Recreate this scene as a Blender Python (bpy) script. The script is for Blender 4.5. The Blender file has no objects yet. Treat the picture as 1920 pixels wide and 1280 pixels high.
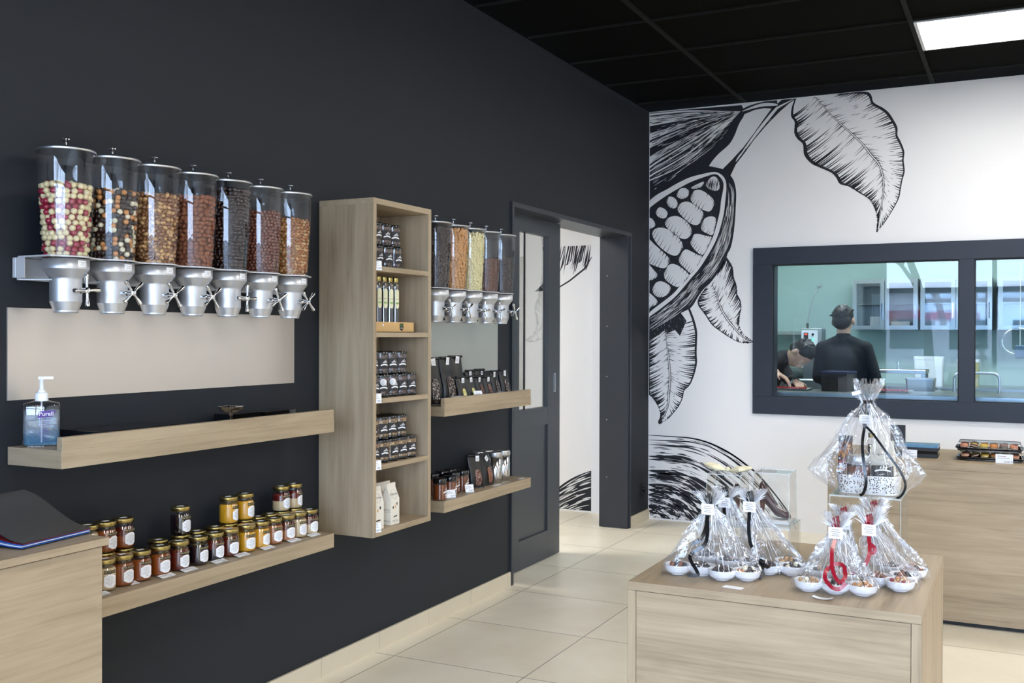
import bpy, math, random
from mathutils import Vector, Matrix
R0 = random.Random(11)
PI = math.pi
sc = bpy.context.scene
COL = sc.collection
# ------------------------------------------------------------------ camera
YAW, PITCH, ROLL, FPX = 0.46461509, -0.00537567, 0.0026901, 1910.80363
CAM = Vector((2.438, 0.0, 1.33))
_f = Vector((-math.sin(YAW)*math.cos(PITCH), math.cos(YAW)*math.cos(PITCH), math.sin(PITCH)))
_r = Vector((math.cos(YAW), math.sin(YAW), 0)); _u = _r.cross(_f)
_r2 = _r*math.cos(ROLL)+_u*math.sin(ROLL); _u2 = -_r*math.sin(ROLL)+_u*math.cos(ROLL)
cd = bpy.data.cameras.new('camera'); co = bpy.data.objects.new('camera', cd); COL.objects.link(co)
cd.sensor_width = 36.0; cd.lens = FPX/1920*36.0; cd.clip_start = 0.02; cd.clip_end = 200
co.matrix_world = Matrix(((_r2.x, _u2.x, -_f.x, CAM.x), (_r2.y, _u2.y, -_f.y, CAM.y), (_r2.z, _u2.z, -_f.z, CAM.z), (0, 0, 0, 1)))
sc.camera = co
def on_wall(px, py, Y):
    """measured drawing coordinates -> metres (x, z) on the wall plane y=Y"""
    d = _r2*((px-960)/FPX) - _u2*((py-640)/FPX) + _f
    t = (Y-CAM.y)/d.y
    return (CAM.x+d.x*t, CAM.z+d.z*t)
# ------------------------------------------------------------------ colour / materials
def s2l(c): return c/12.92 if c <= .04045 else ((c+.055)/1.055)**2.4
def rgb(r, g, b): return (s2l(r/255), s2l(g/255), s2l(b/255), 1)
def newmat(name):
    m = bpy.data.materials.new(name); m.use_nodes = True
    nt = m.node_tree; nt.nodes.clear()
    out = nt.nodes.new('ShaderNodeOutputMaterial')
    return m, nt, out
def N(nt, t, **kw):
    n = nt.nodes.new(t)
    for k, v in kw.items():
        if k.startswith('i_'):
            n.inputs[int(k[2:])].default_value = v
        else: setattr(n, k, v)
    return n
def setin(n, **kw):
    for k, v in kw.items():
        n.inputs[k.replace('_', ' ')].default_value = v
def pbr(name, col, rough=.5, metal=0.0, coat=0.0, spec=.5, noise=0.0, nscale=40, bump=0.0, trans=0.0, emis=None, estr=0, sub=0):
    m, nt, out = newmat(name)
    b = N(nt, 'ShaderNodeBsdfPrincipled')
    b.inputs['Base Color'].default_value = col; b.inputs['Roughness'].default_value = rough
    b.inputs['Metallic'].default_value = metal; b.inputs['Coat Weight'].default_value = coat
    b.inputs['Coat Roughness'].default_value = .05
    b.inputs['Specular IOR Level'].default_value = spec
    b.inputs['Transmission Weight'].default_value = trans
    if emis: b.inputs['Emission Color'].default_value = emis; b.inputs['Emission Strength'].default_value = estr
    nt.links.new(b.outputs[0], out.inputs[0])
    tc = N(nt, 'ShaderNodeTexCoord'); nz = N(nt, 'ShaderNodeTexNoise')
    nz.inputs['Scale'].default_value = nscale; nz.inputs['Detail'].default_value = 4
    nt.links.new(tc.outputs['Object'], nz.inputs['Vector'])
    if noise:
        mx = N(nt, 'ShaderNodeMix', data_type='RGBA')
        lo = tuple(c*(1-noise) for c in col[:3])+(1,); hi = tuple(min(1, c*(1+noise)) for c in col[:3])+(1,)
        mx.inputs['A'].default_value = lo; mx.inputs['B'].default_value = hi
        nt.links.new(nz.outputs[0], mx.inputs['Factor']); nt.links.new(mx.outputs['Result'], b.inputs['Base Color'])
    if bump:
        bp = N(nt, 'ShaderNodeBump'); bp.inputs['Strength'].default_value = bump; bp.inputs['Distance'].default_value = .002
        nt.links.new(nz.outputs[0], bp.inputs['Height']); nt.links.new(bp.outputs[0], b.inputs['Normal'])
    return m
def clearfilm(name, tint=(1, 1, 1, 1), ior=1.5, boost=1.0, rough=.0, base=0.0, bump=0.0, bscale=30, haze=0.0):
    """thin clear sheet: fresnel mix of see-through and mirror"""
    m, nt, out = newmat(name)
    tr = N(nt, 'ShaderNodeBsdfTransparent'); tr.inputs[0].default_value = tint
    gl = N(nt, 'ShaderNodeBsdfGlossy'); gl.inputs['Roughness'].default_value = rough
    fr = N(nt, 'ShaderNodeFresnel'); fr.inputs['IOR'].default_value = ior
    ma = N(nt, 'ShaderNodeMath', operation='MULTIPLY_ADD', use_clamp=True)
    ma.inputs[1].default_value = boost; ma.inputs[2].default_value = base
    mx = N(nt, 'ShaderNodeMixShader')
    L = nt.links.new
    # two-sided: the incoming-normal facing keeps the fresnel the same from both sides
    ge = N(nt, 'ShaderNodeNewGeometry'); inv = N(nt, 'ShaderNodeVectorMath', operation='SCALE')
    ms = N(nt, 'ShaderNodeMath', operation='MULTIPLY_ADD'); ms.inputs[1].default_value = -2; ms.inputs[2].default_value = 1
    L(ge.outputs['Backfacing'], ms.inputs[0]); L(ms.outputs[0], inv.inputs['Scale'])
    lw = N(nt, 'ShaderNodeLayerWeight'); lw.inputs['Blend'].default_value = .5
    # schlick from facing
    pw = N(nt, 'ShaderNodeMath', operation='POWER'); pw.inputs[1].default_value = 4.0
    L(lw.outputs['Facing'], pw.inputs[0])
    f0 = ((ior-1)/(ior+1))**2*2
    sm = N(nt, 'ShaderNodeMath', operation='MULTIPLY_ADD', use_clamp=True); sm.inputs[1].default_value = 1-f0; sm.inputs[2].default_value = f0
    L(pw.outputs[0], sm.inputs[0]); L(sm.outputs[0], ma.inputs[0]); L(ma.outputs[0], mx.inputs[0])
    L(tr.outputs[0], mx.inputs[1]); L(gl.outputs[0], mx.inputs[2])
    if haze:
        hz = N(nt, 'ShaderNodeBsdfDiffuse'); hz.inputs[0].default_value = (.95, .96, 1, 1); hm = N(nt, 'ShaderNodeMixShader'); hm.inputs[0].default_value = haze
        L(mx.outputs[0], hm.inputs[1]); L(hz.outputs[0], hm.inputs[2]); L(hm.outputs[0], out.inputs[0])
    else: L(mx.outputs[0], out.inputs[0])
    if bump:
        tc = N(nt, 'ShaderNodeTexCoord'); nz = N(nt, 'ShaderNodeTexNoise'); nz.inputs['Scale'].default_value = bscale
        L(tc.outputs['Object'], nz.inputs['Vector'])
        bp = N(nt, 'ShaderNodeBump'); bp.inputs['Strength'].default_value = bump; bp.inputs['Distance'].default_value = .01
        L(nz.outputs[0], bp.inputs['Height']); L(bp.outputs[0], gl.inputs['Normal'])
    return m
def wood(name, axis='y', light=(175, 157, 131), dark=(131, 114, 92), mid=(160, 142, 116), rough=.45, fine=1.0):
    m, nt, out = newmat(name); L = nt.links.new
    b = N(nt, 'ShaderNodeBsdfPrincipled'); b.inputs['Roughness'].default_value = rough
    b.inputs['Specular IOR Level'].default_value = .35
    L(b.outputs[0], out.inputs[0])
    tc = N(nt, 'ShaderNodeTexCoord')
    def mp(s_long, s_cross):
        q = N(nt, 'ShaderNodeMapping')
        s = [s_cross]*3; s['xyz'.index(axis)] = s_long
        q.inputs['Scale'].default_value = s
        L(tc.outputs['Object'], q.inputs[0]); return q
    m1 = mp(1.1, 9); n1 = N(nt, 'ShaderNodeTexNoise'); setin(n1, Scale=1.0, Detail=5.0, Roughness=.55, Distortion=1.2); L(m1.outputs[0], n1.inputs['Vector'])
    m2 = mp(4*fine, 220*fine); n2 = N(nt, 'ShaderNodeTexNoise'); setin(n2, Scale=1.0, Detail=3.0, Roughness=.6); L(m2.outputs[0], n2.inputs['Vector'])
    m3 = mp(2.2, 38); n3 = N(nt, 'ShaderNodeTexNoise'); setin(n3, Scale=1.0, Detail=4.0, Roughness=.6, Distortion=.6); L(m3.outputs[0], n3.inputs['Vector'])
    cr = N(nt, 'ShaderNodeValToRGB'); e = cr.color_ramp.elements
    e[0].position = .33; e[0].color = rgb(*dark); e[1].position = .62; e[1].color = rgb(*light)
    x = cr.color_ramp.elements.new(.475); x.color = rgb(*mid)
    a1 = N(nt, 'ShaderNodeMath', operation='MULTIPLY_ADD'); a1.inputs[1].default_value = .35
    L(n3.outputs[0], a1.inputs[0])
    a0 = N(nt, 'ShaderNodeMath', operation='MULTIPLY_ADD'); a0.inputs[1].default_value = .45; a0.inputs[2].default_value = 0.01
    L(n1.outputs[0], a0.inputs[0]); L(a0.outputs[0], a1.inputs[2])
    a2 = N(nt, 'ShaderNodeMath', operation='MULTIPLY_ADD'); a2.inputs[1].default_value = .2
    L(n2.outputs[0], a2.inputs[0]); L(a1.outputs[0], a2.inputs[2]); L(a2.outputs[0], cr.inputs[0])
    L(cr.outputs[0], b.inputs['Base Color'])
    bp = N(nt, 'ShaderNodeBump'); bp.inputs['Strength'].default_value = .15; bp.inputs['Distance'].default_value = .001
    L(n2.outputs[0], bp.inputs['Height']); L(bp.outputs[0], b.inputs['Normal'])
    return m
def speckle(name, cols, scale=60, rough=.35, spec=.5, squash=(1, 1, 1), dark=(40, 26, 20), edge=.25, bump=1.0):
    """a heap of small pieces: voronoi cells coloured piece by piece"""
    m, nt, out = newmat(name); L = nt.links.new
    b = N(nt, 'ShaderNodeBsdfPrincipled'); b.inputs['Roughness'].default_value = rough; b.inputs['Specular IOR Level'].default_value = spec
    L(b.outputs[0], out.inputs[0])
    tc = N(nt, 'ShaderNodeTexCoord'); mp = N(nt, 'ShaderNodeMapping'); mp.inputs['Scale'].default_value = squash
    L(tc.outputs['Object'], mp.inputs[0])
    v = N(nt, 'ShaderNodeTexVoronoi'); v.inputs['Scale'].default_value = scale; L(mp.outputs[0], v.inputs['Vector'])
    v2 = N(nt, 'ShaderNodeTexVoronoi', feature='DISTANCE_TO_EDGE'); v2.inputs['Scale'].default_value = scale; L(mp.outputs[0], v2.inputs['Vector'])
    sep = N(nt, 'ShaderNodeSeparateColor'); L(v.outputs['Color'], sep.inputs[0])
    cr = N(nt, 'ShaderNodeValToRGB'); cr.color_ramp.interpolation = 'CONSTANT'
    while len(cr.color_ramp.elements) < len(cols): cr.color_ramp.elements.new(.5)
    for i, c in enumerate(cols):
        cr.color_ramp.elements[i].position = i/len(cols); cr.color_ramp.elements[i].color = rgb(*c)
    L(sep.outputs[0], cr.inputs[0])
    mr = N(nt, 'ShaderNodeMapRange'); mr.inputs['From Max'].default_value = edge; L(v2.outputs[0], mr.inputs[0])
    mx = N(nt, 'ShaderNodeMix', data_type='RGBA'); mx.inputs['A'].default_value = rgb(*dark)
    L(mr.outputs[0], mx.inputs['Factor']); L(cr.outputs[0], mx.inputs['B']); L(mx.outputs['Result'], b.inputs['Base Color'])
    bp = N(nt, 'ShaderNodeBump'); bp.inputs['Strength'].default_value = bump; bp.inputs['Distance'].default_value = .004
    L(v2.outputs[0], bp.inputs['Height']); L(bp.outputs[0], b.inputs['Normal'])
    return m
def emat(name, col, s):
    m, nt, out = newmat(name); e = N(nt, 'ShaderNodeEmission'); e.inputs[0].default_value = col; e.inputs[1].default_value = s
    nt.links.new(e.outputs[0], out.inputs[0]); return m
M = {}
M['wall_dark'] = pbr('slate_paint', rgb(32, 36, 42), .6, spec=.3, noise=.06, nscale=6, bump=.05)
M['wall_white'] = pbr('white_wallpaper', rgb(238, 238, 240), .75)
M['ink'] = pbr('black_ink', rgb(20, 24, 34), .7)
M['inkgrey'] = pbr('grey_ink', rgb(190, 190, 190), .7)
M['casing'] = pbr('slate_metal', rgb(38, 43, 51), .38, spec=.5)
M['leaf'] = pbr('slate_lacquer', rgb(56, 61, 67), .4)
M['frame_grey'] = pbr('window_frame_grey', rgb(42, 48, 59), .45, spec=.35)
M['rubber'] = pbr('black_rubber', rgb(16, 17, 19), .6)
M['black'] = pbr('black_matt', rgb(18, 18, 20), .5)
M['blackgloss'] = pbr('black_gloss', rgb(10, 10, 12), .12, coat=.5)
M['ceil'] = pbr('ceiling_tile_black', rgb(10, 10, 9), .95, spec=.05, noise=.15, nscale=120)
M['ceil_bar'] = pbr('ceiling_bar_grey', rgb(30, 30, 29), .8, spec=.1)
M['steel'] = pbr('satin_steel', rgb(205, 206, 209), .34, metal=1.0, noise=.04, nscale=90)
M['alu'] = pbr('cast_aluminium', rgb(205, 207, 211), .4, metal=.85, noise=.05, nscale=30)
M['rim'] = pbr('grey_enamel', rgb(196, 197, 200), .4, metal=.2)
M['chrome'] = pbr('chrome', rgb(225, 225, 228), .06, metal=1.0)
M['tin'] = pbr('polished_tin', rgb(206, 206, 208), .2, metal=1.0)
M['gold'] = pbr('gold_lid', rgb(178, 158, 98), .28, metal=1.0)
M['white'] = pbr('white_paper', rgb(240, 240, 242), .6)
M['plastic'] = pbr('white_plastic', rgb(238, 240, 244), .3)
M['porcelain'] = pbr('white_porcelain', rgb(240, 240, 243), .12, coat=.6)
M['card'] = pbr('cream_card', rgb(226, 219, 204), .6, noise=.03, nscale=60)
M['cardboard'] = pbr('kraft_card', rgb(206, 168, 112), .7, noise=.05, nscale=120)
M['print'] = pbr('grey_print', rgb(96, 96, 100), .7)
M['printdark'] = pbr('dark_print', rgb(38, 34, 34), .6)
M['goldprint'] = pbr('gold_print', rgb(206, 186, 120), .4)
M['green'] = pbr('green_print', rgb(120, 180, 80), .5)
M['cream'] = pbr('label_cream', rgb(222, 218, 180), .5)
M['pouch'] = pbr('black_foil_pouch', rgb(15, 15, 16), .36, noise=.2, nscale=14, bump=.5, spec=.5)
M['purple'] = pbr('purple_print', rgb(76, 40, 128), .5)
M['gel'] = pbr('blue_gel', rgb(150, 196, 226), .05, trans=.9)
M['ribbon_black'] = pbr('black_ribbon', rgb(26, 26, 27), .22, coat=.3)
M['ribbon_red'] = pbr('red_ribbon', rgb(150, 24, 40), .25, coat=.3)
M['raffia'] = pbr('cream_tulle', rgb(226, 214, 178), .7, noise=.1, nscale=150)
M['choc'] = pbr('dark_chocolate', rgb(52, 34, 28), .3, noise=.15)
M['acryl'] = clearfilm('clear_acrylic', tint=(.985, .995, .99, 1), boost=.7, base=.0)

M['glass'] = clearfilm('dispenser_clear_plastic', tint=(.95, .96, .975, 1), boost=.75, base=.005)
M['jarglass'] = clearfilm('jar_glass', tint=(.97, .97, .97, 1), boost=1.0, base=.01)
M['cello'] = clearfilm('cellophane', tint=(.995, .996, 1, 1), boost=.6, base=.03, rough=.04, bump=.6, bscale=28, haze=.035)
M['winglass'] = clearfilm('window_glass', tint=(.70, .83, .92, 1), boost=.7, base=.0)
M['doorglass'] = clearfilm('door_glass', tint=(.86, .87, .86, 1), boost=1.0, base=.02)
M['oak_y'] = wood('oak_long', 'y'); M['oak_x'] = wood('oak_cross', 'x'); M['oak_z'] = wood('oak_upright', 'z')
M['oak_edge'] = wood('oak_edge_band', 'y', light=(212, 190, 154), dark=(190, 166, 130), mid=(203, 180, 144))
M['skin'] = pbr('skin', rgb(205, 160, 135), .5, noise=.05)
M['hair'] = pbr('dark_hair', rgb(34, 28, 28), .45, noise=.3, nscale=200, bump=.6)
M['jacket'] = pbr('black_cloth', rgb(26, 28, 34), .85, noise=.15, nscale=20, bump=.3)
M['mint'] = pbr('mint_wall', rgb(188, 212, 206), .7)
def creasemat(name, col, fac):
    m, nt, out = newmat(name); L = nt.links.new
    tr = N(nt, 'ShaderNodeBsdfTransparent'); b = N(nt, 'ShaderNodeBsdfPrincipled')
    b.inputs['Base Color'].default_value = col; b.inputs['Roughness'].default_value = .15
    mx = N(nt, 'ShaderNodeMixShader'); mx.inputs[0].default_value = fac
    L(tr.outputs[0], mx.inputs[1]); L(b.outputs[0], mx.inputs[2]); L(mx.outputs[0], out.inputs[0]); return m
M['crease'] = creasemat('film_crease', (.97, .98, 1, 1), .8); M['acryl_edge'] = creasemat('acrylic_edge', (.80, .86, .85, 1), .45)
# floor: 600 mm tiles
def floormat():
    m, nt, out = newmat('beige_floor_tiles'); L = nt.links.new
    b = N(nt, 'ShaderNodeBsdfPrincipled'); b.inputs['Roughness'].default_value = .32; b.inputs['Specular IOR Level'].default_value = .5
    L(b.outputs[0], out.inputs[0])
    tc = N(nt, 'ShaderNodeTexCoord'); sp = N(nt, 'ShaderNodeSeparateXYZ'); L(tc.outputs['Object'], sp.inputs[0])
    masks = []; cells = []
    for i, (o, s) in enumerate(((.108, .599), (3.565, .603))):
        a = N(nt, 'ShaderNodeMath', operation='SUBTRACT'); a.inputs[1].default_value = o-60*s; L(sp.outputs[i], a.inputs[0])
        d = N(nt, 'ShaderNodeMath', operation='DIVIDE'); d.inputs[1].default_value = s; L(a.outputs[0], d.inputs[0])
        fl = N(nt, 'ShaderNodeMath', operation='FLOOR'); L(d.outputs[0], fl.inputs[0]); cells.append(fl)
        fr = N(nt, 'ShaderNodeMath', operation='PINGPONG'); fr.inputs[1].default_value = .5; L(d.outputs[0], fr.inputs[0])
        lt = N(nt, 'ShaderNodeMath', operation='LESS_THAN'); lt.inputs[1].default_value = .0032; L(fr.outputs[0], lt.inputs[0]); masks.append(lt)
    mx = N(nt, 'ShaderNodeMath', operation='MAXIMUM'); L(masks[0].outputs[0], mx.inputs[0]); L(masks[1].outputs[0], mx.inputs[1])
    cb = N(nt, 'ShaderNodeCombineXYZ'); L(cells[0].outputs[0], cb.inputs[0]); L(cells[1].outputs[0], cb.inputs[1])
    wn = N(nt, 'ShaderNodeTexWhiteNoise', noise_dimensions='3D'); L(cb.outputs[0], wn.inputs['Vector'])
    ad = N(nt, 'ShaderNodeVectorMath', operation='ADD'); sc_ = N(nt, 'ShaderNodeVectorMath', operation='SCALE'); sc_.inputs['Scale'].default_value = 7
    L(wn.outputs['Color'], sc_.inputs[0]); L(sc_.outputs[0], ad.inputs[0]); L(tc.outputs['Object'], ad.inputs[1])
    nz = N(nt, 'ShaderNodeTexNoise'); setin(nz, Scale=2.2, Detail=6.0, Roughness=.6, Distortion=.4); L(ad.outputs[0], nz.inputs['Vector'])
    cr = N(nt, 'ShaderNodeValToRGB'); e = cr.color_ramp.elements
    e[0].position = .3; e[0].color = rgb(236, 225, 202); e[1].position = .7; e[1].color = rgb(250, 242, 222)
    L(nz.outputs[0], cr.inputs[0])
    g = N(nt, 'ShaderNodeMix', data_type='RGBA'); g.inputs['B'].default_value = rgb(120, 108, 90)
    L(mx.outputs[0], g.inputs['Factor']); L(cr.outputs[0], g.inputs['A']); L(g.outputs['Result'], b.inputs['Base Color'])
    return m
M['floor'] = floormat()
def brushed(name, col, rough, axis):
    m, nt, out = newmat(name); L = nt.links.new
    b = N(nt, 'ShaderNodeBsdfPrincipled'); b.inputs['Metallic'].default_value = .8; b.inputs['Roughness'].default_value = rough
    b.inputs['Base Color'].default_value = col
    L(b.outputs[0], out.inputs[0]); tc = N(nt, 'ShaderNodeTexCoord'); mp = N(nt, 'ShaderNodeMapping')
    s = [900.]*3; s['xyz'.index(axis)] = 12; mp.inputs['Scale'].default_value = s; L(tc.outputs['Object'], mp.inputs[0])
    nz = N(nt, 'ShaderNodeTexNoise'); nz.inputs['Scale'].default_value = 1; L(mp.outputs[0], nz.inputs['Vector'])
    mr = N(nt, 'ShaderNodeMapRange'); mr.inputs['To Min'].default_value = rough-.06; mr.inputs['To Max'].default_value = rough+.1
    L(nz.outputs[0], mr.inputs[0]); L(mr.outputs[0], b.inputs['Roughness'])
    bp = N(nt, 'ShaderNodeBump'); bp.inputs['Strength'].default_value = .12; bp.inputs['Distance'].default_value = .001
    L(nz.outputs[0], bp.inputs['Height']); L(bp.outputs[0], b.inputs['Normal']); return m
M['brushed'] = brushed('brushed_champagne_steel', rgb(212, 205, 197), .33, 'y')
# ------------------------------------------------------------------ mesh builder
class MB:
    def __init__(s): s.v = []; s.f = []; s.m = []; s.s = []
    def add(s, vs, fs, mi=0, sm=False, T=None):
        o = len(s.v)
        if T is not None: vs = [tuple(T @ Vector(p)) for p in vs]
        s.v += [tuple(p) for p in vs]; s.f += [tuple(i+o for i in f) for f in fs]
        s.m += [mi]*len(fs); s.s += [sm]*len(fs); return s
    def box(s, x0, x1, y0, y1, z0, z1, mi=0, c=0.0, T=None):
        if c <= 0:
            vs = [(x, y, z) for x in (x0, x1) for y in (y0, y1) for z in (z0, z1)]
            fs = [(0, 1, 3, 2), (4, 6, 7, 5), (0, 4, 5, 1), (2, 3, 7, 6), (0, 2, 6, 4), (1, 5, 7, 3)]
            return s.add(vs, fs, mi, False, T)
        import itertools
        vs = []; idx = {}
        X = ((x0, x0+c), (x1, x1-c)); Y = ((y0, y0+c), (y1, y1-c)); Z = ((z0, z0+c), (z1, z1-c))
        for a, b_, d in itertools.product((0, 1), repeat=3):
            for k in range(3):
                idx[(a, b_, d, k)] = len(vs)
                vs.append((X[a][0 if k == 0 else 1], Y[b_][0 if k == 1 else 1], Z[d][0 if k == 2 else 1]))
        def F(*q): return tuple(idx[i] for i in q)
        fs = []
        for a in (0, 1):
            fs.append(F((a, 0, 0, 0), (a, 1, 0, 0), (a, 1, 1, 0), (a, 0, 1, 0)))
            fs.append(F((0, a, 0, 1), (1, a, 0, 1), (1, a, 1, 1), (0, a, 1, 1)))
            fs.append(F((0, 0, a, 2), (1, 0, a, 2), (1, 1, a, 2), (0, 1, a, 2)))
        for a in (0, 1):
            for b_ in (0, 1):
                fs.append(F((a, b_, 0, 0), (a, b_, 1, 0), (a, b_, 1, 1), (a, b_, 0, 1)))
                fs.append(F((a, 0, b_, 0), (a, 1, b_, 0), (a, 1, b_, 2), (a, 0, b_, 2)))
                fs.append(F((0, a, b_, 1), (1, a, b_, 1), (1, a, b_, 2), (0, a, b_, 2)))
        for a, b_, d in itertools.product((0, 1), repeat=3):
            fs.append(F((a, b_, d, 0), (a, b_, d, 1), (a, b_, d, 2)))
        return s.add(vs, fs, mi, False, T)
    def lathe(s, prof, seg=32, c=(0, 0, 0), mi=0, sm=True, T=None, sx=1, sy=1, caps=True):
        # split the profile where it turns sharply so that edges stay crisp
        if sm:
            runs = [[prof[0]]]
            for i in range(1, len(prof)):
                runs[-1].append(prof[i])
                if i < len(prof)-1:
                    a = Vector((prof[i][0]-prof[i-1][0], prof[i][1]-prof[i-1][1])); c_ = Vector((prof[i+1][0]-prof[i][0], prof[i+1][1]-prof[i][1]))
                    if a.length > 1e-7 and c_.length > 1e-7 and a.angle(c_) > .27 and min(a.length, c_.length) > .0022: runs.append([prof[i]])
            if len(runs) > 1:
                for q, rn in enumerate(runs): s.lathe(rn, seg, c, mi, sm, T, sx, sy, 'none')
                if caps is True:
                    for pr in (prof[0], prof[-1]):
                        if pr[0] > 1e-5: s.add([(c[0]+pr[0]*math.cos(2*PI*k/seg)*sx, c[1]+pr[0]*math.sin(2*PI*k/seg)*sy, c[2]+pr[1]) for k in range(seg)], [tuple(range(seg))], mi, False, T)
                return s
        if caps == 'none': caps = False
        vs = []; fs = []
        for r, z in prof:
            for k in range(seg):
                a = 2*PI*k/seg; vs.append((c[0]+r*math.cos(a)*sx, c[1]+r*math.sin(a)*sy, c[2]+z))
        for i in range(len(prof)-1):
            for k in range(seg):
                k2 = (k+1) % seg
                fs.append((i*seg+k, i*seg+k2, (i+1)*seg+k2, (i+1)*seg+k))
        s.add(vs, fs, mi, sm, T)
        if caps:
            o = len(s.v)-len(vs)
            for i in (0, len(prof)-1):
                if prof[i][0] > 1e-5:
                    s.f.append(tuple(o+i*seg+k for k in range(seg))); s.m.append(mi); s.s.append(False)
        return s
    def rings(s, rings, mi=0, sm=False, closed=True, caps=False, T=None):
        n = len(rings[0]); vs = [p for r in rings for p in r]; fs = []
        for i in range(len(rings)-1):
            for k in range(n if closed else n-1):
                k2 = (k+1) % n; fs.append((i*n+k, i*n+k2, (i+1)*n+k2, (i+1)*n+k))
        s.add(vs, fs, mi, sm, T)
        if caps:
            o = len(s.v)-len(vs)
            for i in (0, len(rings)-1):
                s.f.append(tuple(o+i*n+k for k in range(n))); s.m.append(mi); s.s.append(False)
        return s
    def tube(s, pts, r, seg=8, mi=0, T=None, caps=True):
        pts = [Vector(p) for p in pts]; rr = []
        rad = r if isinstance(r, (list, tuple)) else [r]*len(pts)
        up = Vector((0, 0, 1))
        for i, p in enumerate(pts):
            d = (pts[min(i+1, len(pts)-1)]-pts[max(i-1, 0)]).normalized()
            a = d.cross(up if abs(d.z) < .95 else Vector((1, 0, 0))).normalized(); b = d.cross(a)
            rr.append([tuple(p+(a*math.cos(2*PI*k/seg)+b*math.sin(2*PI*k/seg))*rad[i]) for k in range(seg)])
        return s.rings(rr, mi, True, True, caps, T)
    def strip(s, pts, w, mi=0, T=None, n=(0, -1, 0), taper=None, thick=0):
        """flat ribbon along pts, width across = cross(direction, n)"""
        pts = [Vector(p) for p in pts]; n = Vector(n); vs = []; fs = []
        for i, p in enumerate(pts):
            d = (pts[min(i+1, len(pts)-1)]-pts[max(i-1, 0)]).normalized()
            a = d.cross(n); a = a.normalized() if a.length > 1e-6 else Vector((1, 0, 0))
            ww = w*(taper[i] if taper else 1)/2
            vs += [tuple(p+a*ww), tuple(p-a*ww)]
        for i in range(len(pts)-1): fs.append((2*i, 2*i+1, 2*i+3, 2*i+2))
        return s.add(vs, fs, mi, False, T)
    def poly(s, pts, mi=0, T=None): return s.add(pts, [tuple(range(len(pts)))], mi, False, T)
    def prism(s, pts, a, b, axis='z', mi=0, T=None):
        """extrude a 2-D outline between a and b along axis"""
        def P(p, h):
            return {'z': (p[0], p[1], h), 'x': (h, p[0], p[1]), 'y': (p[0], h, p[1])}[axis]
        n = len(pts); vs = [P(p, a) for p in pts]+[P(p, b) for p in pts]
        fs = [tuple(range(n)), tuple(range(2*n-1, n-1, -1))]+[(i, (i+1) % n, n+(i+1) % n, n+i) for i in range(n)]
        return s.add(vs, fs, mi, False, T)
    def ico(s, c, r, sub=1, mi=0, sc3=(1, 1, 1), rot=None):
        vs, fs = ICO[sub]; T = Matrix.Translation(c) @ (rot.to_4x4() if rot else Matrix()) @ Matrix.Diagonal((r*sc3[0], r*sc3[1], r*sc3[2], 1))
        return s.add(vs, fs, mi, True, T)
    def text(s, body, size, T, mi=0, bend=None, align='CENTER'):
        vs, fs = textgeo(body, size, align)
        if bend:
            vs = [(bend*math.sin(p[0]/bend), p[1], bend*math.cos(p[0]/bend)-bend) for p in vs]
        return s.add(vs, fs, mi, False, T)
    def mesh(s, name, mats):
        me = bpy.data.meshes.new(name); me.from_pydata(s.v, [], s.f)
        for m in (mats if isinstance(mats, (list, tuple)) else [mats]): me.materials.append(M[m] if isinstance(m, str) else m)
        me.polygons.foreach_set('material_index', s.m); me.polygons.foreach_set('use_smooth', s.s); me.update()
        return me
    def build(s, name, mats, parent=None, loc=None, rot=None):
        o = bpy.data.objects.new(name, s.mesh(name, mats)); COL.objects.link(o)
        if parent: o.parent = parent
        if loc: o.location = loc
        if rot: o.rotation_euler = rot
        return o
import bmesh
ICO = {}
for sub in (1, 2, 3):
    bm = bmesh.new(); bmesh.ops.create_icosphere(bm, subdivisions=sub, radius=1)
    ICO[sub] = ([tuple(v.co) for v in bm.verts], [tuple(v.index for v in f.verts) for f in bm.faces]); bm.free()
_tc = {}
def textgeo(body, size, align='CENTER'):
    k = (body, align)
    if k not in _tc:
        cu = bpy.data.curves.new('t', 'FONT'); cu.body = body; cu.size = 1; cu.align_x = align; cu.resolution_u = 2
        ob = bpy.data.objects.new('t', cu); COL.objects.link(ob)
        dg = bpy.context.evaluated_depsgraph_get(); me = bpy.data.meshes.new_from_object(ob.evaluated_get(dg))
        _tc[k] = ([tuple(v.co) for v in me.vertices], [tuple(p.vertices) for p in me.polygons])
        bpy.data.objects.remove(ob); bpy.data.curves.remove(cu); bpy.data.meshes.remove(me)
    v, f = _tc[k]; return [(a*size, b*size, c) for a, b, c in v], f
def empty(name, loc=(0, 0, 0), rz=0):
    o = bpy.data.objects.new(name, None); COL.objects.link(o); o.location = loc; o.rotation_euler = (0, 0, rz); o.empty_display_size = .05; return o
def tag(o, label, cat, group=None, kind=None):
    o['label'] = label; o['category'] = cat
    if group: o['group'] = group
    if kind: o['kind'] = kind
    return o
def struct(o): o['kind'] = 'structure'; return o
KIDS = {}
def clone(o, loc=None, rz=None, parent=None, mats=None):
    """copy a thing and, one by one, each of its parts and sub-parts"""
    c = o.copy(); COL.objects.link(c)
    if parent: c.parent = parent
    if loc: c.location = loc
    if rz is not None: c.rotation_euler = (c.rotation_euler[0], c.rotation_euler[1], rz)
    if mats and o.name.split('.')[0] in mats and o.type == 'MESH':
        c.material_slots  # object-level override keeps the mesh shared
        for i, mm in enumerate(mats[o.name.split('.')[0]]):
            if mm: c.material_slots[i].link = 'OBJECT'; c.material_slots[i].material = M[mm]
    for ch in [q for q in ALL_CH(o)]: clone(ch, parent=c, mats=mats)
    return c
def ALL_CH(o): return [q for q in bpy.data.objects if q.parent == o] if o.name not in KIDS else [bpy.data.objects[n] for n in KIDS[o.name]]
def RX(a): return Matrix.Rotation(a, 4, 'X')
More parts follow.
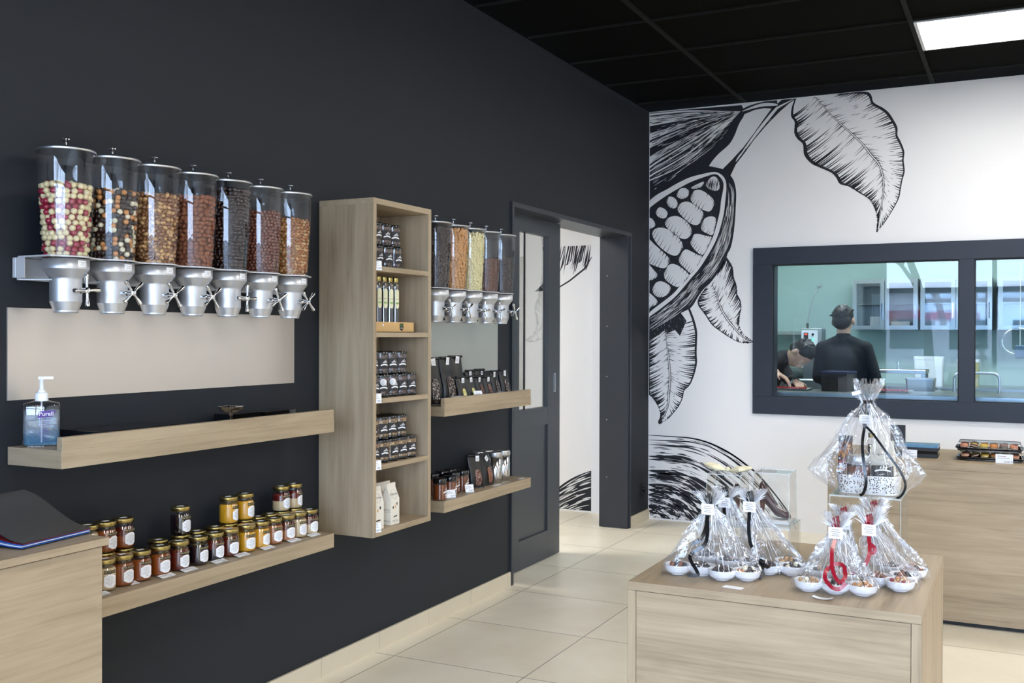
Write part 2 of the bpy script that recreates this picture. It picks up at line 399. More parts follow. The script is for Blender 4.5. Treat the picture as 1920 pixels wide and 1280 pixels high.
def RY(a): return Matrix.Rotation(a, 4, 'Y')
def RZ(a): return Matrix.Rotation(a, 4, 'Z')
def TR(x, y, z): return Matrix.Translation((x, y, z))
FX = TR(0, 0, 0) @ Matrix(((0, 0, 1, 0), (1, 0, 0, 0), (0, 1, 0, 0), (0, 0, 0, 1)))   # text plane facing +x (reads along +y)
FY = Matrix(((1, 0, 0, 0), (0, 0, -1, 0), (0, 1, 0, 0), (0, 0, 0, 1)))                # text plane facing -y (reads along +x)
# ------------------------------------------------------------------ room shell
H = 2.96; YB = 7.087; XR = 6.5; YF = -3.5
b = MB()
b.box(-.2, 0, YF, 4.862, 0, H); b.box(-.2, 0, 4.862, 6.672, 2.03, H); b.box(-.2, 0, 6.672, YB, 0, H)
struct(b.build('wall_left', 'wall_dark'))
WX0, WX1, WZ0, WZ1 = .80, 3.43, .835, 1.905      # kitchen window hole
b = MB(); Y2 = YB+.2
b.box(-.2, WX0, YB, Y2, 0, H); b.box(WX1, XR, YB, Y2, 0, H); b.box(WX0, WX1, YB, Y2, 0, WZ0); b.box(WX0, WX1, YB, Y2, WZ1, H)
struct(b.build('wall_back', 'wall_white'))
b = MB(); b.box(XR, XR+.2, YF, YB+.2, 0, H); struct(b.build('wall_right', 'wall_white'))
# shop front behind the photographer: posts and beams round big panes
b = MB(); b.box(-.2, .35, YF-.2, YF, 0, H); b.box(6.3, XR+.2, YF-.2, YF, 0, H); b.box(.35, 6.3, YF-.2, YF, 2.7, H); b.box(.35, 6.3, YF-.2, YF, 0, .08)
struct(b.build('wall_front', 'wall_dark'))
b = MB()
for x in (.35, 1.52, 2.0, 3.25, 4.5, 5.75, 6.23): b.box(x, x+.07, YF-.14, YF-.06, .08, 2.7)
b.box(.35, 6.3, YF-.14, YF-.06, 2.05, 2.13); w2 = struct(b.build('window_2', 'casing'))
b = MB(); b.box(.42, 6.23, YF-.104, YF-.1, .09, 2.69); b.build('glass', 'jarglass', w2)
b = MB(); b.box(-3.0, XR+.2, YF-.2, 10.4, -.1, 0); fl = struct(b.build('floor', 'floor'))
# ceiling: black tiles, grey bars, lamps set in the grid
CX = [.695+1.215*k for k in range(0, 5)]; CY = [5.045+.595*k for k in range(-15, 4)]
b = MB(); b.box(-.2, XR+.2, YF-.2, YB+.2, H+.012, H+.1)
struct(b.build('ceiling', 'ceil'))
b = MB()
for x in CX: b.box(x-.012, x+.012, YF, YB-.002, H, H+.011)
for y in CY: b.box(0.002, XR-.002, y-.006, y+.006, H+.0005, H+.0115)
struct(b.build('ceiling_grid', 'ceil_bar'))
M['lamp'] = emat('ceiling_lamp_glow', (1.0, .97, .915, 1), 13.2)
lamps = [(1.91, 5.64), (1.91, 3.26), (1.91, .88), (1.91, -1.5), (4.34, 5.64), (4.34, 3.26), (4.34, .88), (4.34, -1.5)]
for i, (x, y) in enumerate(lamps):
    r = empty('ceiling_light', (x, y, H-.002))
    tag(r, 'white rectangular light panel set in the black ceiling', 'ceiling light', 'light panels in the black tiled ceiling')
    b = MB(); b.box(.014, .03, .01, .585, -.004, .012); b.box(1.185, 1.201, .01, .585, -.004, .012); b.box(.03, 1.185, .01, .02, -.004, .012); b.box(.03, 1.185, .575, .585, -.004, .012)
    b.build('frame', 'rim', r)
    b = MB(); b.box(.03, 1.185, .02, .575, -.002, .01); b.build('diffuser', 'lamp', r)
    if i == 0: r['label'] = 'white rectangular light panel glowing in the black ceiling above the cocoa leaf'
# skirting
M['skirt'] = pbr('beige_skirting_tile', rgb(206, 195, 172), .4, noise=.05, nscale=8)
b = MB()
ys = [YF+.001]; y = -3.2
while y < 4.84: ys.append(y); y += .4
ys.append(4.84)
for a, c in zip(ys[:-1], ys[1:]): b.box(0.0005, .01, a+.001, c-.001, 0, .076)
b.box(.0005, .01, 6.69, YB-.001, 0, .076)
struct(b.build('baseboard_left', 'skirt'))
# door opening liner and casing
b = MB()
b.box(-.205, .012, 4.842, 4.866, .002, 2.045); b.box(-.205, .012, 6.668, 6.69, .002, 2.045); b.box(-.205, .012, 4.866, 6.668, 2.02, 2.045)
b.box(-.205, .004, 6.64, 6.668, .002, 2.02)
for z in (.35, .75, 1.05, 1.4, 1.75): b.lathe([(.004, 0), (.004, .002), (0, .0021)], 10, mi=1, T=TR(-.15, 6.64, z) @ RX(PI/2))
struct(b.build('trim_1', ['casing', 'rim']))
# sliding door leaf
d = empty('sliding_door', (-.135, 5.12, .004)); tag(d, 'dark slate sliding door with glass upper pane, half open', 'door'); del d['label'], d['category']; d.name = 'door_1'; struct(d)
Y0, Y1, T0, T1 = -.20, .615, 0, 2.01
b = MB(); X0, X1 = 0.0, .035
b.box(X0, X1, .505-.08, .60, T0, T1, c=.001)   # closing stile
b.box(X0, X1, Y0, .035, T0, .90, c=.001); b.box(X0, X1, Y0, .035, .9, T1)
b.box(X0, X1, .035, .425, 1.92, T1); b.box(X0, X1, .035, .425, .80, .905); b.box(X0, X1, .035, .425, T0, .165)
b.box(.01, .022, .035, .425, .165, .80)
dl = b.build('door_frame', 'leaf', d)
b = MB(); b.box(.012, .016, .035, .425, .905, 1.92); b.build('glass_pane', 'doorglass', d)
b = MB(); b.box(.03, .037, .096, .108, .905, 1.92); b.build('glazing_bar', 'black', d)
b = MB()
b.rings([[(.0355+dx, .52+.013*s*math.cos(a), 1.045+(.045 if math.sin(a) > 0 else -.045)*1+.013*s*math.sin(a)) for a in [2*PI*k/24 for k in range(24)]] for dx, s in ((0, 1), (.003, 1), (.003, .62), (0.0005, .6))], sm=False, caps=False)
b.build('finger_pull', 'steel', d)
for o in ALL_CH(d): o.scale = (1, 1.0, 1)
# corridor behind
CYW = 7.13
b = MB(); b.box(-2.8, -.37, CYW, CYW+.15, 0, 2.7); b.box(-2.95, -2.8, 3.2, CYW+.15, 0, 2.7); b.box(-2.8, -.2, 3.05, 3.2, 0, 2.7)
struct(b.build('wall_corridor', 'wall_white'))
b = MB(); b.box(-2.95, -.2, 3.05, 7.5, 2.7, 2.8); struct(b.build('ceiling_corridor', 'wall_white'))
b = MB(); b.box(-.37, -.335, CYW-.03, CYW+.12, 0, 2.1); b.box(-.335, -.21, CYW+.02, CYW+.12, 0, 2.1); b.box(-.46, -.37, CYW-.012, CYW, 0, 2.1)
struct(b.build('trim_2', 'plastic'))
M['lamp2'] = emat('corridor_lamp_glow', (1.0, .985, .95, 1), 21)
r = empty('ceiling_lamp', (-1.5, 5.2, 2.7)); tag(r, 'flat light panel on the corridor ceiling behind the sliding door', 'ceiling light')
b = MB(); b.box(-.62, .62, -.32, .32, -.02, -.001); b.build('housing', 'rim', r); b = MB(); b.box(-.6, .6, -.3, .3, -.025, -.0205); b.build('diffuser', 'lamp2', r)
# socket
r = empty('wall_socket', (.001, 6.956, .232)); tag(r, 'black wall socket low on the dark wall beside the cocoa mural', 'socket')
b = MB(); b.box(0, .008, -.028, .028, -.047, .047, c=.002); b.build('plate', 'black', r)
b = MB(); b.lathe([(.02, 0), (.02, -.004), (.012, -.0045)], 20, T=TR(.0125, 0, .0) @ RY(PI/2)); b.build('outlet', 'blackgloss', r)
# ------------------------------------------------------------------ kitchen window
def ringbox(b, x0, x1, z0, z1, w, y0, y1, mi=0):
    b.box(x0, x1, y0, y1, z0, z0+w, mi); b.box(x0, x1, y0, y1, z1-w, z1, mi); b.box(x0, x0+w, y0, y1, z0+w, z1-w, mi); b.box(x1-w, x1, y0, y1, z0+w, z1-w, mi)
wn = empty('window_1', (0, YB, 0)); struct(wn)
b = MB(); ox0, ox1, oz0, oz1 = .763, 3.47, .797, 1.943
b.box(ox0, ox1, -.02, .01, oz0, .916, c=.002); b.box(ox0, ox1, -.02, .01, 1.826, oz1, c=.002); b.box(ox0, .895, -.02, .01, .916, 1.826); b.box(3.34, ox1, -.02, .01, .916, 1.826)
b.box(2.074, 2.163, -.018, .06, .916, 1.826); b.box(ox0+.05, ox1-.05, .01, .16, .86, .916); b.box(ox0+.05, ox1-.05, .01, .16, 1.826, 1.88); b.box(.84, .895, .01, .16, .916, 1.826); b.box(3.34, 3.4, .01, .16, .916, 1.826)
b.build('window_frame', 'frame_grey', wn)
b = MB(); ringbox(b, .895, 2.074, .916, 1.826, .007, .012, .03); ringbox(b, 2.163, 3.34, .916, 1.826, .007, .012, .03); b.build('gasket', 'rubber', wn)
for x0, x1 in ((.90, 2.07), (2.167, 3.336)):
    b = MB(); b.add([(x0, .022, .92), (x1, .022, .92), (x1, .022, 1.822), (x0, .022, 1.822)], [(0, 1, 2, 3)]); b.build('glass_pane', 'winglass', wn)
# ------------------------------------------------------------------ cocoa mural
class Mural:
    def __init__(s, Y): s.Y = Y; s.b = MB(); s.lay = 0; s.zmin = 0.012; s.xmin = 0.004; s.zmax = H-.003; s.clipx = None
    def P(s, p, d=0): x, z = on_wall(p[0], p[1], s.Y); return (min(max(x, s.xmin), s.clipx or 99), s.Y-d, min(max(z, s.zmin), s.zmax))
    def fill(s, pts, mi, d): s.b.poly([s.P(p, d) for p in pts], mi)
    def stroke(s, pts, w, mi, d, both=True):
        n = len(pts); L = []; Rr = []
        for i, p in enumerate(pts):
            a = pts[max(i-1, 0)]; c = pts[min(i+1, n-1)]
            dx, dy = c[0]-a[0], c[1]-a[1]; l = math.hypot(dx, dy) or 1
            t = i/(n-1); ww = w*(math.sin(PI*(t*.9+.05)) if both else (1-t)**.7)/2
            L.append((p[0]-dy/l*ww, p[1]+dx/l*ww)); Rr.append((p[0]+dy/l*ww, p[1]-dx/l*ww))
        vs = []
        for l, r_ in zip(L, Rr): vs += [s.P(l, d), s.P(r_, d)]
        # drop pieces that fall outside the wall
        fs = []
        for i in range(n-1):
            z = [on_wall(*q, s.Y)[1] for q in (L[i], L[i+1])]; x = [on_wall(*q, s.Y)[0] for q in (L[i], L[i+1])]
            if min(z) < s.zmin-.01 or max(z) > s.zmax+.02 or max(x) < s.xmin or (s.clipx and min(x) > s.clipx): continue
            fs.append((2*i, 2*i+1, 2*i+3, 2*i+2))
        s.b.add(vs, fs, mi)
def poly_at(pl, t):
    """point at fraction t of a polyline"""
    L = [0]
    for a, c in zip(pl[:-1], pl[1:]): L.append(L[-1]+math.hypot(c[0]-a[0], c[1]-a[1]))
    q = max(0, min(1, t))*L[-1]
    for i in range(len(pl)-1):
        if q <= L[i+1] or i == len(pl)-2:
            f = (q-L[i])/max(L[i+1]-L[i], 1e-9); return (pl[i][0]+(pl[i+1][0]-pl[i][0])*f, pl[i][1]+(pl[i+1][1]-pl[i][1])*f)
def smooth(pl, closed=False, k=4):
    out = []; n = len(pl)
    for i in range(n if closed else n-1):
        p0, p1, p2, p3 = pl[(i-1) % n if closed else max(i-1, 0)], pl[i], pl[(i+1) % n], pl[(i+2) % n if closed else min(i+2, n-1)]
        for j in range(k):
            t = j/k
            out.append(tuple(.5*(2*p1[q]+(p2[q]-p0[q])*t+(2*p0[q]-5*p1[q]+4*p2[q]-p3[q])*t*t+(3*p1[q]-p0[q]-3*p2[q]+p3[q])*t**3) for q in (0, 1)))
    if not closed: out.append(pl[-1])
    return out
def mix(a, c, s): return (a[0]+(c[0]-a[0])*s, a[1]+(c[1]-a[1])*s)
def Z(o, k, pts): return [(o[0]+u/k, o[1]+v/k) for u, v in pts]
mu = Mural(YB); rr = random.Random(5)
K, W = 0, 1   # ink, paper
def family(A, B, n, t0, t1, lmin, lmax, w, mi, d, s0=0, s1=1, jit=.0, seg=7):
    for _ in range(n):
        s = rr.uniform(s0, s1); l = rr.uniform(lmin, lmax); a = rr.uniform(t0, max(t0, t1-l))
        pts = []
        for i in range(seg):
            t = a+l*i/(seg-1); pts.append(mix(poly_at(A, t), poly_at(B, t), s+jit*math.sin(t*17+s*40)))
        mu.stroke(pts, w*rr.uniform(.5, 1.2), mi, d)
z1 = (1200, 170), 5.565; z2 = (1200, 320), 6.4; z3 = (1200, 480), 6.4; z4 = (1200, 620), 6.4; z5 = (1200, 800), 6.0; z6 = (1460, 150), 4.265
# upper pod + outside of the opened pod: one dark mass
up_low = smooth(Z(*z1, [(1085, 200), (1085, 260), (1035, 345), (985, 470), (930, 560), (830, 650), (765, 720), (720, 785)]))
mass = Z(*z1, [(95, 232), (560, 190), (1060, 150)])+up_low+Z(*z1, [(860, 815), (945, 885)])+smooth(Z(*z2, [(1090, 60), (1130, 130), (1155, 260), (1150, 430), (1140, 600), (1120, 780), (1090, 920), (1055, 990), (1030, 1060), (960, 1180), (860, 1324)])+Z(*z3, [(760, 400), (690, 500), (620, 610), (500, 700), (380, 790), (270, 860), (103, 970)]))
mu.fill(mass, K, .0010)
left_top = Z(*z1, [(95, 250), (1040, 180)]); 
def bandw(v0, v1, mid_u, mid_v0, mid_v1, d=.0016):
    """paper-white band from the left edge narrowing to the pod tip"""
    tip = (1050, 215)
    A = smooth(Z(*z1, [(90, v0), (mid_u, mid_v0), (860, (mid_v0*.3+tip[1]*.7)), tip])); Bq = smooth(Z(*z1, [(90, v1), (mid_u, mid_v1), (860, (mid_v1*.35+tip[1]*.65)), tip]))
    mu.fill(A+Bq[::-1], W, d); return A, Bq
bands = [bandw(242, 262, 500, 205, 222), bandw(275, 372, 500, 232, 300), bandw(452, 520, 480, 330, 372), bandw(545, 600, 480, 385, 420), bandw(690, 770, 500, 470, 520), bandw(790, 812, 500, 540, 556), bandw(835, 850, 520, 580, 592), bandw(885, 905, 480, 665, 680), bandw(930, 945, 460, 760, 770)]
for A, Bq in bands[1:5]:
    family(A, Bq, 46, 0, .95, .03, .14, 1.1, K, .0020, .0, 1.0)
    family(A, Bq, 10, 0, .8, .2, .45, .8, K, .0020, .2, .9)
upA = smooth(Z(*z1, [(90, 380), (500, 300), (860, 250), (1050, 215)])); upB = smooth(Z(*z1, [(90, 1110), (520, 790), (800, 560), (1050, 300)]))
family(upA, upB, 150, 0, .92, .02, .10, .7, W, .0016)
family(upA, upB, 40, 0, .8, .1, .3, .9, W, .0016, .35, 1)
# opened pod: paper rim, dark inside, beans
ro = Z(*z2, [(98, 372), (200, 290), (330, 220), (450, 150), (600, 80), (750, 40), (880, 15), (950, 30), (1010, 80), (1035, 150), (1035, 250), (1020, 400), (1005, 520), (960, 700), (900, 860), (800, 1040), (700, 1190), (620, 1280)])+Z(*z3, [(560, 330), (430, 480), (300, 590), (180, 680), (98, 735)])
ri = Z(*z2, [(98, 462), (160, 410), (300, 310), (450, 220), (600, 140), (760, 80), (900, 40), (960, 75), (1000, 140), (1000, 220), (975, 350), (960, 480), (920, 650), (870, 810), (780, 990), (700, 1100), (620, 1220)])+Z(*z3, [(530, 290), (420, 430), (300, 530), (180, 620), (98, 690)])
ro = [poly_at(smooth(ro), i/90) for i in range(91)]; ri = [poly_at(smooth(ri), i/90) for i in range(91)]
for i in range(len(ro)-1): mu.fill([ro[i], ro[i+1], ri[i+1], ri[i]], W, .0016)
outer_edge = mass[len(up_low)+4:]
og = [p for p in outer_edge][:]; rim_in = ro[36:]
family(rim_in, og, 170, 0, 1, .03, .12, .8, W, .0018, .12, .85)
family(rim_in, og, 26, 0, 1, .12, .3, 1.0, W, .0018, .15, .75)
beans = [(z2, [(610, 310), (650, 240), (740, 235), (850, 310), (890, 370), (870, 450), (820, 490), (700, 440), (620, 370)]),
 (z2, [(450, 460), (490, 390), (580, 372), (680, 430), (760, 500), (740, 590), (690, 650), (600, 630), (500, 540)]),
 (z2, [(300, 620), (350, 560), (450, 545), (560, 610), (620, 700), (610, 770), (540, 820), (430, 780), (330, 690)]),
 (z2, [(145, 750), (200, 690), (300, 690), (420, 760), (515, 880), (490, 960), (430, 1020), (320, 980), (200, 870)]),
 (z2, [(98, 830), (170, 880), (260, 960), (350, 1050), (340, 1120), (290, 1170), (180, 1140), (98, 1080)]),
 (z2, [(735, 650), (770, 580), (840, 548), (910, 570), (900, 680), (870, 770), (800, 750), (740, 710)]),
 (z2, [(610, 830), (640, 770), (700, 758), (790, 780), (862, 800), (820, 900), (750, 1010), (660, 950), (610, 880)]),
 (z2, [(470, 1040), (540, 945), (620, 970), (700, 1010), (745, 1030), (700, 1130), (620, 1230), (540, 1170), (480, 1110)]),
 (z3, [(290, 200), (330, 120), (400, 93), (500, 140), (590, 230), (540, 300), (450, 370), (350, 320), (300, 270)]),
 (z3, [(150, 400), (180, 330), (250, 300), (340, 340), (370, 390), (330, 460), (250, 495), (180, 470)]),
 (z3, [(98, 448), (160, 480), (212, 540), (200, 580), (150, 600), (98, 625)]),
 (z3, [(98, 105), (160, 160), (210, 220), (190, 260), (98, 285)]),
 (z2, [(320, 360), (350, 310), (420, 330), (455, 400), (420, 450), (360, 440), (330, 400)]),
 (z2, [(440, 300), (480, 220), (550, 210), (590, 250), (570, 310), (500, 340)]),
 (z2, [(610, 205), (680, 165), (770, 130), (740, 190), (660, 218)]),
 (z2, [(190, 500), (230, 440), (300, 460), (335, 520), (300, 570), (230, 560)]),
 (z2, [(98, 572), (150, 580), (185, 640), (160, 680), (98, 690)]),
 (z2, [(790, 170), (840, 90), (900, 70), (950, 130), (950, 220), (900, 240), (830, 220)])]
for q, (zz, pts) in enumerate(beans):
    o = smooth(Z(*zz, pts), True, 3); mu.fill(o, W, .0018)
    cx = sum(p[0] for p in o)/len(o); cy = sum(p[1] for p in o)/len(o)
    sz = max(math.hypot(p[0]-cx, p[1]-cy) for p in o)
    n = int(sz*1.6)
    for i in range(n):      # short engraved lines from the lower-left edge inwards
        a = math.radians(95+rr.uniform(-15, 15)+ (i/n)*120)
        e = max(o, key=lambda p: (p[0]-cx)*math.cos(a)+(p[1]-cy)*math.sin(a)); e = mix(min(o, key=lambda p: abs(math.atan2(p[1]-cy, p[0]-cx)-(a if a <= PI else a-2*PI))), e, 0)
        l = sz*rr.uniform(.25, .6); dx, dy = .45, -.9
        pts = [(e[0]+dx*l*t+2*math.sin(t*2)*.4, e[1]+dy*l*t) for t in (0, .33, .66, 1)]
        mu.stroke(pts, .95, K, .0022, False)
    for i in range(int(n*.5)):
        a = math.radians(-20+rr.uniform(-35, 55)); e = min(o, key=lambda p: abs(math.atan2(p[1]-cy, p[0]-cx)-a)); l = sz*rr.uniform(.2, .45)
        pts = [(e[0]-.35*l*t, e[1]+.8*l*t-l*.3) for t in (0, .5, 1)]; mu.stroke(pts, .8, K, .0022, False)
    if q == 17:
        for i in range(16): x = rr.uniform(-10, 10); mu.stroke([(cx+x, cy-10), (cx+x-2, cy), (cx+x-4, cy+12)], 1.2, K, .0022)
for _ in range(150):
    s = rr.uniform(0, 1); i = rr.randrange(6, len(ri)-4); c = (1235, 470); p = mix(ri[i], c, rr.uniform(.02, .95)); mu.stroke([p, (p[0]+rr.uniform(-2, 2), p[1]+rr.uniform(-2, 2))], 1.0, W, .0016)
# stem and branch
stem = Z(*z1, [(1370, 190), (1290, 300), (1200, 430), (1080, 590), (960, 720), (865, 815), (900, 870), (945, 885), (1000, 770), (1100, 640), (1200, 500), (1330, 350), (1447, 230), (1560, 130), (1640, 80), (1480, 95)])
mu.fill(stem, K, .0012)
mu.stroke(smooth(Z(*z1, [(1600, 92), (1450, 170), (1400, 215), (1250, 400), (1130, 560), (1060, 650)])), 5.5, W, .0018)
mu.stroke(smooth(Z(*z1, [(1100, 610), (1040, 680), (1000, 740)])), 3, W, .0018)
for _ in range(16):
    t = rr.uniform(0, .9); A = Z(*z1, [(1430, 200), (1180, 510), (990, 760)]); p = poly_at(A, t); q = poly_at(A, t+.06); o = rr.uniform(-1, 3); mu.stroke([(p[0]+o, p[1]), (q[0]+o, q[1])], 1, K if o < 1 else W, .0022)
br = Z(*z1, [(1070, 190), (1130, 160), (1200, 136), (1300, 112), (1430, 100), (1440, 190), (1390, 188), (1300, 182), (1200, 200), (1080, 250)])
mu.fill(br, K, .0012); mu.stroke(smooth(Z(*z1, [(1070, 215), (1200, 168), (1300, 146), (1400, 145), (1440, 150)])), 6, W, .0018)
# leaves
def leaf(out_a, out_b, mid, dens, dark_a, dark_b, edge=3.0):
    """out_a/out_b: the two outlines from base to tip; mid: the midrib"""
    A = smooth(out_a); B = smooth(out_b); Mi = smooth(mid)
    mu.fill(A+B[::-1], K, .0008); 
    ins = [mix(poly_at(A, t), poly_at(Mi, t), .07) for t in [i/60 for i in range(61)]]; inb = [mix(poly_at(B, t), poly_at(Mi, t), .07) for t in [i/60 for i in range(61)]]
    mu.fill(ins+inb[::-1], W, .0012)
    for O, dk in ((A, dark_a), (B, dark_b)):
        n = int(dens)
        for i in range(n):
            s = (i+rr.random()*.6)/n; m0 = poly_at(Mi, s*.93); e = poly_at(O, min(1, s*.93+.10))
            bow = lambda t: (m0[0]+(e[0]-m0[0])*t, m0[1]+(e[1]-m0[1])*t + 3*math.sin(PI*t))
            k = dk(s)
            l = rr.uniform(.3, .85)*k if rr.random() < .85 else .1
            mu.stroke([bow(1-l*t) for t in (0, .25, .5, .75, 1)], rr.uniform(1.1, 2.6)*(.6+k), K, .0016, False)
            if rr.random() < .55: l2 = rr.uniform(.1, .4); mu.stroke([bow(l2*t) for t in (0, .33, .66, 1)], rr.uniform(.8, 1.8), K, .0016, False)
            if rr.random() < .3: a_ = rr.uniform(.2, .6); mu.stroke([bow(a_+.15*t) for t in (0, .5, 1)], 1.0, K, .0016)
    mu.stroke(Mi, 4.5, K, .0018); mu.stroke(Mi[1:-2], 2.0, W, .0020)
big = leaf(Z(*z6, [(130, 150), (105, 220), (100, 290), (130, 340), (125, 420), (150, 470), (195, 515), (205, 600), (260, 665), (330, 700), (420, 740), (460, 780), (490, 830), (560, 850), (640, 900), (720, 950), (765, 1020), (790, 1110), (785, 1215)]),
     Z(*z6, [(330, 122), (560, 98), (700, 95), (740, 120), (760, 180), (830, 220), (880, 260), (920, 320), (950, 380), (950, 440), (975, 490), (1005, 570), (1000, 640), (1008, 730), (990, 800), (975, 880), (960, 950), (900, 1060), (840, 1150), (785, 1215)]),
     Z(*z6, [(285, 132), (350, 200), (430, 290), (540, 390), (660, 500), (740, 600), (800, 670), (830, 760), (840, 850), (830, 950), (810, 1080), (790, 1205)]), 85, lambda s: 1.0, lambda s: .6)
leaf(Z(*z3, [(860, 300), (760, 420), (690, 560), (780, 700), (860, 820), (960, 900), (1080, 980), (1200, 1036), (1300, 1040), (1360, 1022)]),
     Z(*z3, [(860, 300), (960, 150), (1030, 20), (1070, 60), (1110, 130), (1125, 250), (1160, 360), (1165, 450), (1205, 530), (1215, 620), (1195, 720), (1190, 820), (1230, 920), (1300, 980), (1360, 1022)]),
     Z(*z3, [(865, 330), (920, 470), (970, 620), (1050, 760), (1150, 880), (1250, 980), (1350, 1020)]), 50, lambda s: .9, lambda s: .8)
leaf(Z(*z4, [(98, -30), (98, 200), (98, 500), (100, 740), (140, 790), (190, 860), (230, 940), (245, 1020), (220, 1095), (230, 1118)]),
     Z(*z4, [(600, -270), (650, -140), (685, 0), (685, 120), (680, 260), (685, 380), (660, 500), (620, 610), (580, 670), (530, 720), (515, 800), (470, 900), (400, 990), (330, 1060), (230, 1118)]),
     Z(*z4, [(290, -60), (320, 140), (340, 300), (355, 450), (360, 600), (345, 750), (335, 900), (290, 1020), (235, 1110)]), 62, lambda s: .95, lambda s: .85)
mu.fill(Z(*z4, [(98, -60), (300, -200), (480, -230), (560, -120), (480, 60), (420, -10), (330, 30), (290, 0), (180, 80), (98, 110)]), K, .0014)
for _ in range(40):
    u = rr.uniform(110, 560); v = rr.uniform(-180, 60); p = Z(*z4, [(u, v)])[0]; mu.stroke([p, (p[0]+2, p[1]+5)], .9, W, .0018)
# bottom pod: striped curve falling to the floor
top = smooth(Z(*z5, [(88, 92), (400, 110), (600, 130), (780, 180), (950, 260), (1080, 340), (1200, 430), (1310, 520), (1430, 650), (1560, 810), (1680, 980), (1745, 1120), (1760, 1176)]))
low = smooth(Z(*z5, [(88, 1010), (150, 1030), (200, 1044), (230, 1052), (260, 1062), (300, 1070), (330, 1080)]))
outline = top+[(top[-1][0], top[-1][1]+1)]+Z(*z5, [(1000, 1110), (88, 1034)])
mu.fill(outline, W, .0010)
mu.stroke(top, 3.2, K, .0026); mu.stroke([(p[0], p[1]+.3) for p in top[:30]], 3, K, .0026)
for a, c, n in ((.0, .16, 60), (.2, .34, 60), (.36, .55, 90), (.55, .75, 120), (.75, 1.0, 150)):
    family(top, low, n, 0, 1, .04, .14, 1.6, K, .0016, a, c, .003)
for s, w_ in ((.05, 2), (.12, 2.5), (.25, 6), (.29, 5), (.43, 7), (.48, 8), (.52, 5), (.61, 9), (.66, 8), (.73, 10), (.79, 8), (.86, 9), (.93, 7)):
    for a in (0, .33, .66):
        pts = [mix(poly_at(top, t), poly_at(low, t), s+.008*math.sin(t*9+s*30)) for t in [a+.36*i/12 for i in range(13)] if t <= 1]; mu.stroke(pts, w_*1.25, K, .0014)
family(top, low, 260, 0, 1, .02, .10, .9, W, .0020, .2, 1, .002)
o = mu.b.build('wall_mural', ['ink', 'wall_white']); tag(o, 'black engraving-style cocoa pod and leaf mural on the white back wall', 'mural')
# piece of the same drawing on the corridor door
mu2 = Mural(CYW); mu2.xmin = -2.0; mu2.clipx = -.462; mu2.zmax = 2.015; keep = mu; mu = mu2
zd = (930, 360), 1.73
lf = Z(*zd, [(316, 150), (316, 210), (290, 250), (265, 275), (240, 290), (203, 310), (165, 318), (125, 322)]); lt = Z(*zd, [(60, 130), (90, 200), (110, 270), (125, 322)])
mu.fill(Z(*zd, [(150, 171), (316, 171), (316, 210), (290, 250), (240, 290), (203, 312), (165, 319), (125, 323), (150, 300), (165, 250)]), K, .001)
mu.fill(Z(*zd, [(160, 171), (312, 171), (312, 207), (286, 246), (237, 286), (203, 307), (168, 312), (172, 260)]), W, .0014)
for i in range(26):
    u = 165+i*5.6; mu.stroke(Z(*zd, [(u+rr.uniform(0, 8), 172), (u-6, 215+rr.uniform(0, 20)), (u-14, 250+rr.uniform(0, 40)-i*1.2)]), rr.uniform(1.5, 4), K, .0018, rr.random() < .5)
t2 = smooth(Z(*zd, [(60, 1075), (120, 1030), (170, 990), (198, 965), (240, 935), (280, 915), (316, 902)])); l2 = smooth(Z(*zd, [(60, 1090), (120, 1085), (180, 1078), (230, 1065), (270, 1050), (300, 1046), (316, 1045)]))
mu.zmin = .012
mu.fill(t2+l2[::-1], K, .001); family(t2, l2, 90, 0, 1, .1, .35, 3.0, W, .0016); mu.stroke(t2, 4, K, .002)
o = mu.b.build('door_mural', ['ink', 'wall_white']); tag(o, 'black cocoa leaf and pod print on the white door behind the sliding door', 'mural')
mu = keep
# ------------------------------------------------------------------ wall panels and shelves
b = MB(); b.box(-.0005, .004, 1.837, 3.04, 1.153, 1.403); tag(b.build('steel_splashback', 'brushed'), 'long brushed steel wall panel under the seven candy dispensers', 'wall panel')
b = MB(); b.box(-.0005, .004, 3.63, 4.691, 1.153, 1.403); tag(b.build('steel_splashback', 'brushed'), 'grey brushed steel wall panel under the five dispensers beside the door', 'wall panel')
def shelf(y0, y1, z0, z1, lip, label):
    r = empty('wall_shelf', (0, y0, z0)); tag(r, label, 'shelf')
    b = MB(); b.box(.002, .21, 0, y1-y0, 0, z1-z0, c=.0008); b.build('shelf_board', 'oak_y', r)
    for ya in (-.0005, y1-y0): e = MB(); e.box(.003, .2095, ya, ya+.0005, .0006, z1-z0-.0006); e.build('edge_band', 'oak_x', r)
    if lip: b = MB(); b.box(.19, .2098, .002, y1-y0-.002, z1-z0, lip-z0, c=.0008); b.build('front_lip', 'oak_y', r)
    return r
shelf(1.839, 3.01, .981, 1.029, 1.063, 'long oak wall shelf with a raised front lip below the long steel panel')
shelf(1.839, 3.01, .563, .614, None, 'long low oak wall shelf carrying the honey jars')
shelf(3.797, 4.662, .981, 1.022, 1.06, 'short oak wall shelf with front lip carrying black pouches')
shelf(3.797, 4.662, .565, .614, None, 'short low oak wall shelf carrying amber jars and steel tins')
